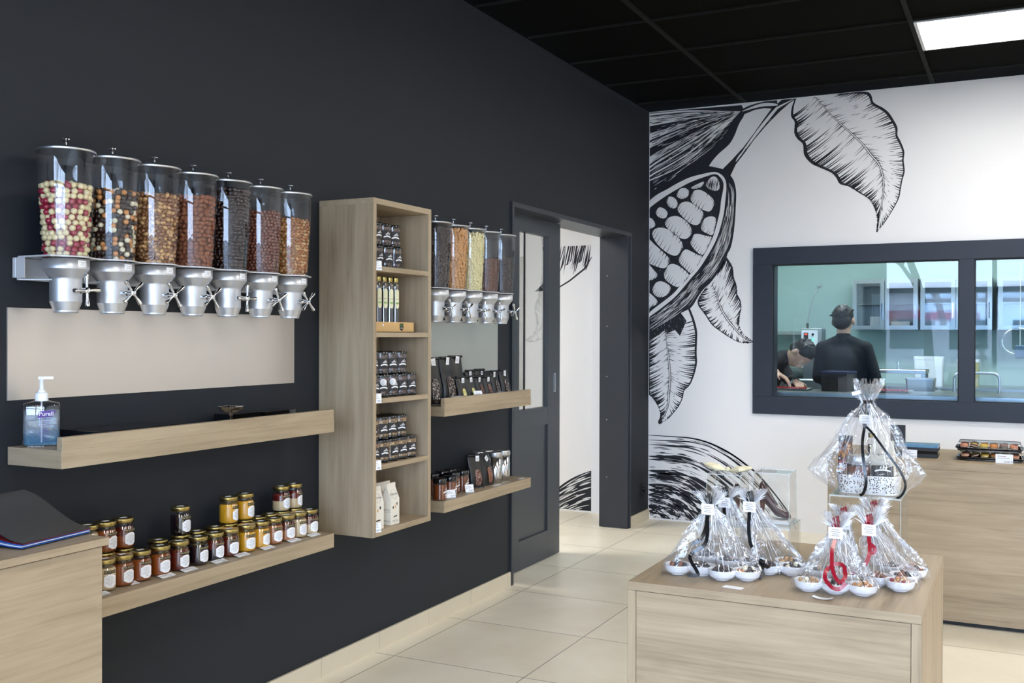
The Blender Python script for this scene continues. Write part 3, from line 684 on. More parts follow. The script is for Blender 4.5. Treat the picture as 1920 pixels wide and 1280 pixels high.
# tall open cabinet
CYa, CYb, CZa, CZb, CD = 3.192, 3.612, .567, 1.85, .254
r = empty('shelf_cabinet', (0, CYa, CZa)); tag(r, 'tall narrow open oak cabinet with five compartments hung on the dark wall', 'cabinet')
t = .022; hh = CZb-CZa
b = MB(); b.box(.002, CD, 0, t, 0, hh-t, c=.0006); b.build('side_panel', 'oak_z', r)
b = MB(); b.box(.002, CD, CYb-CYa-t, CYb-CYa, 0, hh-t, c=.0006); b.build('side_panel', 'oak_z', r)
b = MB(); b.box(.002, CD, 0, CYb-CYa, hh-t, hh, c=.0006); b.build('top_panel', 'oak_y', r)
b = MB(); b.box(.002, CD, t, CYb-CYa-t, 0, t, c=.0006); b.build('bottom_panel', 'oak_y', r)
b = MB(); b.box(.002, .012, t, CYb-CYa-t, t, hh-t); b.build('back_panel', 'oak_z', r)
SZ = [1.594, 1.343, 1.091, .838]
for z in SZ: b = MB(); b.box(.012, CD-.001, t, CYb-CYa-t, z-.019-CZa, z-CZa, c=.0005); b.build('shelf_board', 'oak_y', r)
# ------------------------------------------------------------------ candy dispensers
def tube_r(z):   # inner outline of the clear bin, z measured from the bin foot (0) to the lid (.285)
    t = z/.285; return .0605+(.0735-.0605)*min(1, t*1.35)**.75
def make_dispenser():
    r = empty('candy_dispenser', (0, 0, 1.39))
    b = MB()   # funnel body, z 0 = outlet
    b.lathe([(.0305, 0), (.0325, .002), (.0325, .006), (.0415, .030), (.0415, .090), (.0425, .0935), (.0585, .115), (.0605, .118), (.0605, .145), (.059, .145), (.029, .085), (.029, .0)], 40, caps=False)
    b.build('funnel', 'alu', r)
    b = MB(); b.lathe([(tube_r(z), z+.149) for z in [i*.285/14 for i in range(15)]], 48, caps=False); b.build('clear_bin', 'glass', r)
    b = MB(); b.lathe([(.0765, 0), (.0775, .001), (.0775, .005), (.0745, .0075), (.03, .0095), (.006, .010), (0, .010)], 48, T=TR(0, 0, .434), caps=True); lid = b.build('lid', 'steel', r)
    b = MB(); b.lathe([(.006, .009), (.0045, .012), (.0045, .018), (.003, .022), (.003, .029), (.008, .032), (.0115, .035), (.0115, .038), (.006, .041), (0, .0415)], 20, T=TR(0, 0, .434)); b.build('knob', 'chrome', lid)
    b = MB()
    a0 = math.radians(-6)
    vs = []; 
    for k in range(7):
        a = a0+math.radians(26)*(k/6)+math.radians(-4)
        vs += [(.0612*math.cos(a), .0612*math.sin(a), .123), (.0612*math.cos(a), .0612*math.sin(a), .140)]
    b.add(vs, [(2*k, 2*k+2, 2*k+3, 2*k+1) for k in range(6)])
    for z, l in ((.135, .8), (.1315, .35), (.128, .55)):
        for k in range(6):
            a = a0+math.radians(-4+26*(.5+(k/5-.5)*l)); a2 = a+math.radians(3.4*l)
            b.add([(.0614*math.cos(a), .0614*math.sin(a), z), (.0614*math.cos(a2), .0614*math.sin(a2), z), (.0614*math.cos(a2), .0614*math.sin(a2), z+.0012), (.0614*math.cos(a), .0614*math.sin(a), z+.0012)], [(0, 1, 2, 3)], 1)
    b.build('label', ['white', 'print'], r)
    b = MB()
    b.lathe([(.0085, 0), (.0085, .022), (.0065, .026), (.0065, .040), (.0085, .043), (.0085, .047), (.005, .050), (0, .0505)], 20, T=TR(.038, 0, .0595) @ RY(PI/2))
    h = b.build('handle_hub', 'chrome', r); h.location = (0, 0, 0)
    s = MB()
    for k in range(4): s.lathe([(.0034, .004), (.0036, .02), (.0064, .039), (.0056, .0425), (0, .043)], 12, T=TR(.082, 0, .0595) @ RX(PI/2*k))
    sp = s.build('handle_spokes', 'chrome', r); sp.location = (0, 0, 0)
    return r
disp0 = make_dispenser()
KIDS[disp0.name] = [q.name for q in disp0.children]; lidn = [q for q in disp0.children if q.name.startswith('lid')][0]; KIDS[lidn.name] = [q.name for q in lidn.children]
for q in list(disp0.children)+list(lidn.children):
    if q.name not in KIDS: KIDS[q.name] = []
def ALL_CH(o): return [bpy.data.objects[n] for n in KIDS.get(o.name, [])]
def reg(o):
    KIDS[o.name] = [q.name for q in o.children]
    for q in o.children: reg(q)
    return o
DIS = []
names = ['filled with cream and raspberry red balls', 'filled with cream, caramel and dark balls', 'filled with beige and brown chocolate almonds', 'filled with matt cocoa-dusted almonds', 'filled to the lid with near-black balls', 'filled with small milk brown balls', 'filled with glossy caramel almonds beside the oak cabinet']
names2 = ['filled with dark chips, touching the oak cabinet', 'filled to the lid with caramel discs', 'filled to the lid with ivory white discs', 'half filled with milk brown chips', 'half filled with dark chips, nearest the door']
def spin(root, ang):
    for q in ALL_CH(root):
        if q.name.startswith('handle_spokes'):
            q.location = (0, 0, .0595); q.rotation_euler = (ang, 0, 0)
# spokes mesh: re-centre on the axle so that each dispenser can turn its own
spm = [q for q in disp0.children if q.name.startswith('handle_spokes')][0]
for v in spm.data.vertices: v.co.z -= .0595
angs = [.05, .72, .62, .66, .0, .5, .78, .35, .62, .0, .2, .5]
k = 0
for base, nn, ys0 in ((1, names, 1.935), (2, names2, 3.884)):
    for i, s in enumerate(nn):
        if k == 0: o = disp0; o.location = (.11, ys0, 1.39)
        else:
            o = clone(disp0, (.11, ys0+.158*i, 1.39)); KIDS[o.name] = [q.name for q in bpy.data.objects if q.parent == o]
        tag(o, 'wall candy dispenser '+s, 'candy dispenser', 'long row of candy dispensers left of the cabinet' if base == 1 else 'short row of candy dispensers beside the door')
        DIS.append(o); k += 1
for o, a in zip(DIS, angs): spin(o, a)
# the two wall brackets that carry them
def bracket(y0, n, label):
    ya, yb = y0-.083, y0+.158*(n-1)+.082
    r = empty('dispenser_bracket', (0, ya, 1.483)); tag(r, label, 'wall bracket')
    b = MB(); b.box(.002, .016, 0, yb-ya, 0, .055, c=.002); b.box(.016, .05, 0, .003, 0, .055); b.box(.016, .05, yb-ya-.003, yb-ya, 0, .055)
    b.build('wall_rail', 'rim', r)
    b = MB()   # scalloped top plate following the bins
    pts = []
    for i in range(n):
        cy = y0+.158*i-ya
        for j in range(13):
            a = math.radians(-66+132*j/12); pts.append((.11+.0665*math.cos(a)*1.0, cy+.0735*math.sin(a)))
    outl = [(.016, 0)]+pts+[(.016, yb-ya)]
    m_ = len(pts); front = pts; back = [(.016, p[1]) for p in pts]
    # plate with round holes: build as strips ring by ring
    for i in range(n):
        cy = y0+.158*i-ya; seg = 36
        inner = [(.11+.0612*math.cos(2*PI*j/seg), cy+.0612*math.sin(2*PI*j/seg)) for j in range(seg)]
        outer = []
        for j in range(seg):
            a = 2*PI*j/seg; c_, s_ = math.cos(a), math.sin(a)
            if c_ > .0: q = (.11+.0665*c_, cy+.0665*s_) if abs(s_) < .86 else (.11+.0665*c_, cy+.079*(1 if s_ > 0 else -1))
            else:
                k_ = min(.092/max(-c_, 1e-6), .079/max(abs(s_), 1e-6)); q = (.11+k_*c_, cy+k_*s_)
            outer.append(q)
        for z0_, z1_ in ((.055, .059),):
            R_ = [[(x, y, z0_) for x, y in outer], [(x, y, z1_) for x, y in outer], [(x, y, z1_) for x, y in inner], [(x, y, z0_) for x, y in inner], [(x, y, z0_) for x, y in outer]]
            b.rings(R_)
    b.build('top_plate', 'rim', r)
    b = MB()
    for i in range(n):
        cy = y0+.158*i-ya
        b.prism([(.016, cy-.079), (.06, cy-.06), (.105, cy-.0425), (.105, cy-.0395), (.06, cy-.05), (.016, cy-.05)], -.006, -.003)
        b.prism([(.016, cy+.079), (.06, cy+.06), (.105, cy+.0425), (.105, cy+.0395), (.06, cy+.05), (.016, cy+.05)], -.006, -.003)
        b.box(.016, .022, cy-.079, cy+.079, -.006, .01)
    b.build('lower_arm', 'rim', r)
bracket(1.935, 7, 'long grey enamelled wall bracket holding seven dispensers'); bracket(3.884, 5, 'short grey enamelled wall bracket holding five dispensers')
# ------------------------------------------------------------------ contents of the dispensers
def shell(o, ztop, rc, squash=.86, zs=None):
    """positions of pieces lying against the clear wall, bottom to top"""
    P = []; z = rc*.9; lvl = 0
    while z < ztop-rc*.6:
        R_ = tube_r(min(z, .285))-rc*1.05
        n = int(2*PI*R_/(2.06*rc)); a0 = R0.random()*6.28
        for k in range(n):
            a = a0+2*PI*(k+R0.uniform(-.12, .12))/n; q = R_-R0.random()**2*rc*.9
            P.append((q*math.cos(a), q*math.sin(a), z+R0.uniform(-.28, .28)*rc))
        z += 2*rc*squash; lvl += 1
    return P
def candymesh(name, kind, mat):
    b = MB()
    if kind == 'ball': b.ico((0, 0, 0), 1, 2)
    elif kind == 'almond':
        vs, fs = ICO[2]; b.add([(x*1.28*(1-.18*x), y*.88*(1-.12*x), z*.8) for x, y, z in vs], fs, 0, True)
    elif kind == 'chip':
        b.lathe([(0, -.35), (.75, -.35), (1, -.2), (.95, .1), (.6, .32), (0, .4)], 14)
    elif kind == 'cube':
        b.box(-1, 1, -.8, .8, -.6, .6, c=.15)
    return b.mesh(name, mat)
M['cream'+'ball'] = pbr('cream_coating', rgb(226, 208, 160), .22, coat=.5); M['redball'] = pbr('raspberry_coating', rgb(150, 24, 52), .2, coat=.5)
M['ivory'] = pbr('ivory_coating', rgb(228, 218, 186), .2, coat=.5); M['caramel'] = pbr('caramel_coating', rgb(196, 132, 72), .22, coat=.5)
M['darkball'] = pbr('dark_coating', rgb(40, 21, 15), .15, coat=.5); M['milkball'] = pbr('milk_coating', rgb(112, 60, 40), .18, coat=.6)
M['almond_a'] = pbr('brown_almond', rgb(136, 88, 52), .2, coat=.5); M['almond_b'] = pbr('beige_almond', rgb(196, 152, 98), .2, coat=.5)
M['dusty'] = pbr('cocoa_dust', rgb(140, 84, 56), .85, noise=.15, nscale=400); M['glossy_almond'] = pbr('caramel_almond', rgb(164, 100, 44), .15, coat=.6)
M['chipdark'] = pbr('chip_dark', rgb(52, 36, 32), .35); M['chipcar'] = pbr('chip_caramel', rgb(206, 150, 88), .4); M['chipwhite'] = pbr('chip_ivory', rgb(232, 220, 164), .4); M['chipmilk'] = pbr('chip_milk', rgb(104, 66, 50), .35)
recipes = [ # radius, kind, [(material, weight)], fill height above bin foot, name, label, max singles
 (.0088, 'ball', [('creamball', .68), ('redball', .32)], .205, 'coated_berry_ball', {'creamball': 'cream coated chocolate ball lying in the first dispenser from the left', 'redball': 'raspberry red chocolate ball lying in the first dispenser from the left'}, 170),
 (.0082, 'ball', [('ivory', .28), ('caramel', .17), ('darkball', .55)], .205, 'mixed_chocolate_ball', {'ivory': 'ivory white chocolate ball lying in the second dispenser from the left', 'caramel': 'caramel orange chocolate ball lying in the second dispenser from the left', 'darkball': 'dark brown chocolate ball lying in the second dispenser from the left'}, 190),
 (.0072, 'almond', [('almond_a', .6), ('almond_b', .4)], .215, 'chocolate_almond', {'almond_a': 'brown chocolate almond lying in the third dispenser from the left', 'almond_b': 'beige chocolate almond lying in the third dispenser from the left'}, 210),
 (.0082, 'almond', [('dusty', 1)], .225, 'cocoa_almond', {'dusty': 'matt cocoa-dusted almond lying in the fourth dispenser from the left'}, 200),
 (.0072, 'ball', [('darkball', 1)], .27, 'dark_chocolate_ball', {'darkball': 'near-black chocolate ball in the fifth dispenser, the one filled to the lid'}, 290),
 (.0065, 'ball', [('milkball', 1)], .215, 'milk_chocolate_ball', {'milkball': 'small milk brown ball in the sixth dispenser from the left'}, 260),
 (.0068, 'almond', [('glossy_almond', .7), ('almond_b', .3)], .205, 'caramel_almond', {'glossy_almond': 'glossy caramel almond in the dispenser just left of the oak cabinet', 'almond_b': 'beige caramel almond in the dispenser just left of the oak cabinet'}, 240),
 (.0066, 'chip', [('chipdark', 1)], .27, 'chocolate_chip', {'chipdark': 'dark chip in the dispenser touching the oak cabinet'}, 60),
 (.0085, 'chip', [('chipcar', 1)], .275, 'chocolate_disc', {'chipcar': 'caramel disc in the second dispenser right of the cabinet'}, 60),
 (.0075, 'chip', [('chipwhite', 1)], .275, 'chocolate_disc', {'chipwhite': 'ivory white disc in the third dispenser right of the cabinet'}, 60),
 (.0060, 'chip', [('chipmilk', 1)], .165, 'chocolate_chip', {'chipmilk': 'milk brown chip in the half filled dispenser'}, 60),
 (.0060, 'chip', [('chipdark', 1)], .18, 'chocolate_chip', {'chipdark': 'dark chip in the half filled dispenser nearest the door'}, 60)]
ordn = ['first', 'second', 'third', 'fourth', 'fifth', 'sixth', 'seventh']
for di, (o, (rc, kind, mats, ztop, nm, labs, nmax)) in enumerate(zip(DIS, recipes)):
    foot = Vector(o.location)+Vector((0, 0, .149)); tocam = (CAM-foot); ca = Vector((tocam.x, tocam.y)).normalized()
    P = shell(o, ztop, rc, .80 if kind != 'chip' else .55); P.sort(key=lambda p: -(p[0]*ca.x+p[1]*ca.y))
    # top layer, seen from above by other cameras
    for _ in range(int(60*(.0088/rc))):
        a = R0.random()*6.28; q = (tube_r(ztop)-2.2*rc)*math.sqrt(R0.random()); P.append((q*math.cos(a), q*math.sin(a), ztop-rc*R0.uniform(.6, 1.6)))
    nvis = sum(1 for p in P if (p[0]*ca.x+p[1]*ca.y) > .012)
    nmax = min(nmax, nvis)
    meshes = {m: candymesh(nm, kind, m) for m, _ in mats}
    def pick():
        x = R0.random(); acc = 0
        for j, (m, w_) in enumerate(mats):
            acc += w_
            if x <= acc: return j, m
        return 0, mats[0][0]
    for p in P[:nmax]:
        j, m = pick(); c = bpy.data.objects.new(nm, meshes[m]); COL.objects.link(c)
        c.location = foot+Vector(p); c.scale = (rc, rc, rc)
        if kind == 'chip': c.rotation_euler = (R0.uniform(-.5, .5), PI/2+R0.uniform(-.6, .6), math.atan2(p[1], p[0])+R0.uniform(-.5, .5))
        elif kind == 'almond': c.rotation_euler = (R0.uniform(0, 6), R0.uniform(-.7, .7), math.atan2(p[1], p[0])+PI/2+R0.uniform(-.9, .9))
        tag(c, labs[m], 'candy', ('%s in dispenser %s' % (m.replace('_', ' '), ordn[di]+' from the left')) if di < 7 else 'chips in the short row: '+labs[m])
    b = MB()
    for p in P[nmax:]:
        j, m = pick()
        if kind == 'chip': b.lathe([(0, -.35), (.8, -.35), (1, 0), (.7, .3), (0, .4)], 8, mi=j, T=TR(*p) @ Matrix.Scale(rc, 4) @ RZ(math.atan2(p[1], p[0])) @ RY(PI/2+R0.uniform(-.6, .6)))
        elif kind == 'almond': b.ico(p, rc, 1, j, (1.2, .9, .85), Matrix.Rotation(R0.uniform(0, 6), 3, 'Z'))
        else: b.ico(p, rc, 1, j)
    dk = len(mats)
    # packed middle of the heap
    b.lathe([(0, .001)]+[(tube_r(z)-2.1*rc, z) for z in [ztop*i/8+.001 for i in range(7)]]+[(tube_r(ztop)-3*rc, ztop-2.2*rc), (0, ztop-2.2*rc)], 24, mi=dk)
    h = b.build('candy_heap', [m for m, _ in mats]+[mats[-1][0]], loc=foot)
    tag(h, 'rest of the sweets packed behind the front ones in the candy dispenser '+names[di].replace('filled', 'that is filled') if di < 7 else 'rest of the chips packed in the candy dispenser '+names2[di-7].replace('filled', 'that is filled', 1), 'candy', kind='stuff')
# ------------------------------------------------------------------ hand sanitiser
r = empty('sanitizer_bottle', (.067, 1.893, 1.029), math.radians(-40)); r.rotation_euler = (0, 0, math.radians(48))
tag(r, 'clear pump bottle of hand sanitizer with purple logo at the left shelf end', 'bottle')
def rrect(w, d, r_, n=5, z=0):
    pts = []
    for cx, cy, a0 in ((w/2-r_, d/2-r_, 0), (-w/2+r_, d/2-r_, 90), (-w/2+r_, -d/2+r_, 180), (w/2-r_, -d/2+r_, 270)):
        for k in range(n): a = math.radians(a0+90*k/(n-1)); pts.append((cx+r_*math.cos(a), cy+r_*math.sin(a), z))
    return pts
b = MB(); b.rings([rrect(.084, .040, .014, z=.0), rrect(.094, .048, .016, z=.005), rrect(.094, .048, .016, z=.108), rrect(.088, .044, .016, z=.117), rrect(.05, .034, .014, z=.121), rrect(.03, .03, .0148, z=.125)], 0, True, caps=True)
body = b.build('bottle_body', 'jarglass', r)
M['gelm'] = pbr('clear_blue_gel', rgb(176, 208, 232), .1, trans=.0, spec=.3)
def gelmat():
    m, nt, out = newmat('clear_blue_gel2'); L = nt.links.new
    tr = N(nt, 'ShaderNodeBsdfTransparent'); tr.inputs[0].default_value = (.86, .93, .97, 1)
    d_ = N(nt, 'ShaderNodeBsdfPrincipled'); d_.inputs['Roughness'].default_value = .2
    tc = N(nt, 'ShaderNodeTexCoord'); sp = N(nt, 'ShaderNodeSeparateXYZ'); L(tc.outputs['Object'], sp.inputs[0])
    cr = N(nt, 'ShaderNodeValToRGB'); e = cr.color_ramp.elements; e[0].position = 0.01; e[0].color = rgb(90, 176, 226); e[1].position = .055; e[1].color = rgb(205, 214, 224)
    L(sp.outputs[2], cr.inputs[0]); L(cr.outputs[0], d_.inputs['Base Color'])
    mx = N(nt, 'ShaderNodeMixShader'); mx.inputs[0].default_value = .22; L(tr.outputs[0], mx.inputs[1]); L(d_.outputs[0], mx.inputs[2]); L(mx.outputs[0], out.inputs[0]); return m
M['gelm'] = gelmat()
b = MB(); b.rings([rrect(.080, .036, .012, z=.004), rrect(.089, .043, .014, z=.009), rrect(.089, .043, .014, z=.098)], 0, True, caps=True); b.build('gel', 'gelm', r)
b = MB(); b.lathe([(.0165, .122), (.0165, .142), (.0155, .1435), (.010, .146), (.0095, .150), (.0055, .155), (.0052, .178), (.007, .179), (.007, .187), (.0, .188)], 24)
b.prism([(-.008, -.006), (.022, -.004), (.029, -.0035), (.029, .0035), (.022, .004), (-.008, .006)], .181, .188); pump = b.build('pump', 'plastic', r)
b = MB(); b.lathe([(.0022, .01), (.0022, .122)], 8); b.build('dip_tube', 'plastic', r)
b = MB(); T = TR(.012, -.0242, .088) @ FY
b.add([(-.022, -.010, 0), (.018, -.007, 0), (.024, .010, 0), (-.017, .008, 0)], [(0, 1, 2, 3)], 0, T=T)
b.text('Purell', .016, TR(.0125, -.0246, .0835) @ FY, 1); b.text('ADVANCED', .0055, TR(.010, -.0246, .0725) @ FY, 0)
for i in range(12):
    w_ = R0.uniform(.012, .032); z = .067-i*.0046; b.box(.008-w_/2, .008+w_/2, -.0243, -.0241, z, z+.0009, 0)
b.build('label', ['purple', 'white'], r)
# ------------------------------------------------------------------ things on the upper shelf
r = empty('footed_cup', (.11, 2.583, 1.0295)); tag(r, 'small chrome footed cup standing on the long upper shelf', 'cup')
b = MB(); b.lathe([(.014, 0), (.0165, .001), (.011, .010), (.005, .024), (.0052, .036), (.0085, .044)], 28); b.build('foot', 'chrome', r)
b = MB(); b.lathe([(.008, .044), (.022, .048), (.036, .057), (.041, .066), (.0425, .0665), (.0395, .0655), (.033, .058), (.02, .051), (0, .048)], 36, caps=False); b.build('bowl', 'chrome', r)
def blackbox(y0, y1, x0, x1, h, label, z=1.0295):
    r = empty('gift_box', ((x0+x1)/2, (y0+y1)/2, z)); tag(r, label, 'box'); w_, l_ = (x1-x0)/2, (y1-y0)/2
    b = MB(); b.box(-w_+.001, w_-.001, -l_+.001, l_-.001, 0, h*.55, c=.0006); b.build('box_base', 'black', r)
    b = MB(); b.box(-w_, w_, -l_, l_, h*.35+.0, h, c=.0008); b.build('box_lid', 'blackgloss', r); return r
blackbox(1.98, 2.27, .03, .185, .036, 'flat black box lying on the upper shelf beside the sanitizer bottle')
blackbox(2.60, 2.755, .02, .09, .038, 'flat black box right behind the chrome cup')
blackbox(2.765, 2.93, .02, .10, .036, 'flat black box at the right end of the long upper shelf')
# ------------------------------------------------------------------ honey jars
M['honey1'] = pbr('amber_honey', rgb(142, 70, 20), .25, coat=.5, sub=0); M['honey2'] = pbr('dark_red_honey', rgb(92, 26, 14), .2, coat=.5)
M['honey3'] = pbr('black_honey', rgb(26, 16, 22), .12, coat=.6); M['honey4'] = pbr('yellow_honey', rgb(220, 160, 30), .35, coat=.5)
M['honey5'] = pbr('beige_honey', rgb(208, 182, 138), .4, coat=.4); M['honey6'] = pbr('copper_honey', rgb(172, 110, 62), .35, coat=.4)
M['honey7'] = pbr('red_jam', rgb(96, 22, 18), .2, coat=.5)
def make_jar():
    r = empty('honey_jar')
    b = MB(); b.lathe([(.024, 0), (.028, .001), (.0308, .005), (.0312, .010), (.0312, .058), (.0285, .066), (.0255, .069), (.0255, .078)], 36); b.build('glass_jar', 'jarglass', r)
    b = MB(); b.lathe([(.0, .002), (.0275, .003), (.0300, .007), (.0303, .012), (.0303, .038), (.0303, .057), (.027, .064), (0, .0645)], 32); 
    for i, pz in enumerate(b.f):
        z = sum(b.v[q][2] for q in pz)/len(pz)
        if z > .0385: b.m[i] = 1
    b.build('honey', ['honey1', 'honey1'], r)
    b = MB(); b.lathe([(.0285, .0755), (.0298, .0765), (.0298, .084), (.0288, .0875), (.0265, .0885), (.025, .0872), (0, .0872)], 36, caps=False)
    for k in range(18):
        a = 2*PI*k/18; 
    ld = b.build('lid', 'gold', r)
    b = MB(); b.box(-.010, .010, -.007, .007, .0885, .0888, T=RZ(1.3)); b.build('sticker', 'white', ld)
    b = MB(); Rl = .0316
    def pt(a, z, R_=Rl): a = math.radians(a); return (R_*math.cos(a), R_*math.sin(a), z)
    # hexagon paper label
    n = 10; up = []; dn = []
    for k in range(n+1):
        t = k/n; a = -34+68*t; e = min(t, 1-t)*2
        up.append(pt(a, .0405+.007*min(1, e*1.6)-.0)); dn.append(pt(a, .0175-.007*min(1, e*1.6)))
    for k in range(n): b.add([dn[k], dn[k+1], up[k+1], up[k]], [(0, 1, 2, 3)], 0)
    for z, hw in ((.041, 14), (.0375, 20), (.034, 22), (.0305, 16), (.027, 24), (.0235, 24), (.020, 12), (.0165, 8)):
        for k in range(6): a = -hw+2*hw*k/6; a2 = a+2*hw/6*.8; b.add([pt(a, z, Rl+.0002), pt(a2, z, Rl+.0002), pt(a2, z+.0008, Rl+.0002), pt(a, z+.0008, Rl+.0002)], [(0, 1, 2, 3)], 1)
    b.build('paper_label', ['white', 'print'], r)
    b = MB()
    for k in range(8): a = -34+68*k/8; a2 = a+68/8; b.add([pt(a, .0495), pt(a2, .0495), pt(a2, .0585), pt(a, .0585)], [(0, 1, 2, 3)], 0)
    b.text('MIEL DE FLEURS', .0058, TR(Rl+.0003, 0, .0525) @ FX, 1, bend=Rl+.0003)
    b.build('seal_band', ['printdark', 'goldprint'], r)
    return reg(r)
jar0 = make_jar()
front = [('honey5', 'honey5'), ('honey1', 'honey1'), ('honey1', 'honey1'), ('honey1', 'honey1'), ('honey2', 'honey2'), ('honey3', 'honey3'), ('honey3', 'honey2'), ('honey2', 'honey2'), ('honey4', 'honey4'), ('honey4', 'honey4'), ('honey6', 'honey6'), ('honey6', 'honey2'), ('honey5', 'honey5'), ('honey5', 'honey7')]
ly = ['pale creamed', 'amber', 'bright amber', 'orange amber', 'dark red', 'black', 'very dark', 'deep red', 'yellow', 'golden yellow', 'copper brown', 'copper and brown', 'beige', 'two-coloured beige and red']
yf = [2.045, 2.108, 2.175, 2.25, 2.327, 2.408, 2.479, 2.549, 2.63, 2.70, 2.768, 2.836, 2.90, 2.965]
firstj = [True]
def putjar(x, y, z, h, label, grp, rz=0.0):
    if firstj[0]: o = jar0; firstj[0] = False; o.location = (x, y, z); o.rotation_euler = (0, 0, rz)
    else: o = clone(jar0, (x, y, z), rz)
    for q in ([bpy.data.objects[n_] for n_ in KIDS[o.name]] if o == jar0 else [q for q in bpy.data.objects[-1:] ] if False else o.children):
        if q.name.startswith('honey'):
            for i in (0, 1): q.material_slots[i].link = 'OBJECT'; q.material_slots[i].material = M[h[i]]
    tag(o, label, 'jar', grp); return o
ZL = .6142
for i, (y, h, l) in enumerate(zip(yf, front, ly)):
    near = 'at the left end beside the foreground counter' if i == 0 else 'at the right end of the front row' if i == 13 else ''
    nxt = ['second', 'third', 'fourth', 'fifth', 'sixth', 'seventh', 'eighth', 'ninth', 'tenth', 'eleventh', 'twelfth', 'thirteenth']
    putjar(.134, y, ZL, h, l+' honey jar '+(near or 'standing %s from the left in the front row' % nxt[i-1]), 'front row of honey jars on the low shelf', R0.uniform(-.25, .1))
yb_ = [2.04, 2.104, 2.174, 2.309, 2.402, 2.472, 2.557, 2.62, 2.70, 2.765, 2.83, 2.89, 2.96]
hb = [front[min(13, max(0, int((y-2.0)/.069)))] for y in yb_]
hb[3] = ('honey1', 'honey1'); hb[4] = ('honey3', 'honey3')
for i, (y, h) in enumerate(zip(yb_, hb)): putjar(.066, y, ZL, h, 'back row honey jar with gold lid, behind the %s front jar' % (['pale', 'pale', 'first amber', 'orange amber', 'dark red', 'black', 'very dark', 'deep red', 'first yellow', 'second yellow', 'copper brown', 'copper and brown', 'two-coloured right end'][i])+(', nearer the wall side' if i == 1 else ''), 'back row of honey jars on the low shelf', R0.uniform(-.2, .1))
for y, h, l in ((2.044, ('honey5', 'honey5'), 'pale honey jar on top, half hidden by the black menu'), (2.108, ('honey1', 'honey1'), 'amber honey jar on top, left one of the stacked amber pair'), (2.174, ('honey1', 'honey2'), 'amber honey jar on top, right one of the stacked amber pair'),
                (2.402, ('honey3', 'honey3'), 'black honey jar standing alone on top of the back row'), (2.62, ('honey4', 'honey4'), 'yellow honey jar on top, left one of the yellow pair'), (2.70, ('honey4', 'honey4'), 'yellow honey jar on top, right one of the yellow pair'),
                (2.89, ('honey5', 'honey7'), 'two-coloured honey jar on top, left one of the pair near the cabinet'), (2.96, ('honey5', 'honey7'), 'two-coloured honey jar on top, right one of the pair near the cabinet')):
    putjar(.066, y, ZL+.0888, h, l, 'honey jars stacked on the back row', R0.uniform(-.1, .25))
# ------------------------------------------------------------------ price tags
def price_tag(loc, rz, tilt, w_, h_, label, txt='13,80 €', stand=False, lines=1):
    r = empty('price_tag', loc, rz); tag(r, label, 'price tag')
    T = RY(-tilt)
    b = MB(); b.box(-.0004, .0, -w_/2, w_/2, 0, h_, T=T)
    b.text(txt, h_*.27, T @ TR(.0003, w_*.24, h_*.12) @ FX, 1)
    for i in range(lines+1): b.box(.0001, .0003, -w_*.42, w_*(.2 if i else .3), h_*(.5+.18*i), h_*(.53+.18*i), 1, T=T)
    b.build('card', ['white', 'printdark'], r)
    if stand: b = MB(); b.box(-.004, .008, -w_/2, w_/2, -.003, .0, 0); b.build('tag_holder', 'acryl_edge', r)
    return r
for i, (x_, y_, t_) in enumerate([(.197, 1.995, '4,50 €'), (.193, 2.13, ''), (.196, 2.24, '7,20 €'), (.197, 2.33, '7,20 €'), (.197, 2.46, '6,90 €'), (.197, 2.565, '6,90 €'), (.197, 2.69, '6,90 €'), (.197, 2.83, '6,90 €'), (.197, 2.94, '6,90 €')]):
    r = price_tag((x_-.012 if i != 1 else .165, y_, ZL+.0012), 0, math.radians(78), .055 if i != 1 else .03, .024, 'white price card lying on the honey shelf before the '+['pale jar at the left end', 'third jar', 'orange amber jar', 'dark red jar', 'very dark jar', 'deep red jar', 'golden yellow jar', 'copper and brown jar', 'right end jar'][i], t_ or '5 €')
for z, ti, l in ((1.594, '13,80 €', 'top'), (1.091, '13,80 €', 'third'), (.838, '13,80 €', 'fourth'), (.589, '6,80 €', 'bottom')):
    price_tag((CD+.0015, CYa+.022, z-.016 if l != 'bottom' else .585), math.radians(-28), math.radians(6), .043, .036, 'white price card clipped to the cabinet at its %s compartment' % l, ti, lines=2)
# ------------------------------------------------------------------ clear nut cans in the cabinet
nutdark = speckle('dark_chocolate_nuts', [(92, 56, 42), (58, 36, 28), (120, 84, 66), (44, 28, 26), (74, 42, 36)], 105, .3, edge=.12)
nutlight = speckle('light_chocolate_nuts', [(172, 132, 84), (190, 158, 112), (140, 100, 62), (150, 116, 90), (204, 172, 120)], 95, .35, edge=.10)
M['nutdark'] = nutdark; M['nutlight'] = nutlight
def brandmark(b, Rl, z0, s=1.0, mi=0):
    """white banner with a sprouting pod above it"""
    def pt(a, z): a = math.radians(a); return ((Rl+.0003)*math.cos(a), (Rl+.0003)*math.sin(a), z)
    n = 10
    for k in range(n):
        a, a2 = -30*s+60*s*k/n, -30*s+60*s*(k+1)/n; f = lambda q: z0+.004*s*math.cos(math.radians(q)*3/s)
        b.add([pt(a, f(a)), pt(a2, f(a2)), pt(a2, f(a2)+.0055*s), pt(a, f(a)+.0055*s)], [(0, 1, 2, 3)], mi)
    for a0, h0, l in ((-16, .012, .006), (-6, .013, .010), (4, .0135, .013), (14, .0125, .008)):
        b.add([pt(a0*s, z0+h0*s), pt((a0+6)*s, z0+(h0+.001)*s), pt((a0+9)*s, z0+(h0+l)*s), pt((a0+4)*s, z0+(h0+l*.8)*s)], [(0, 1, 2, 3)], mi)
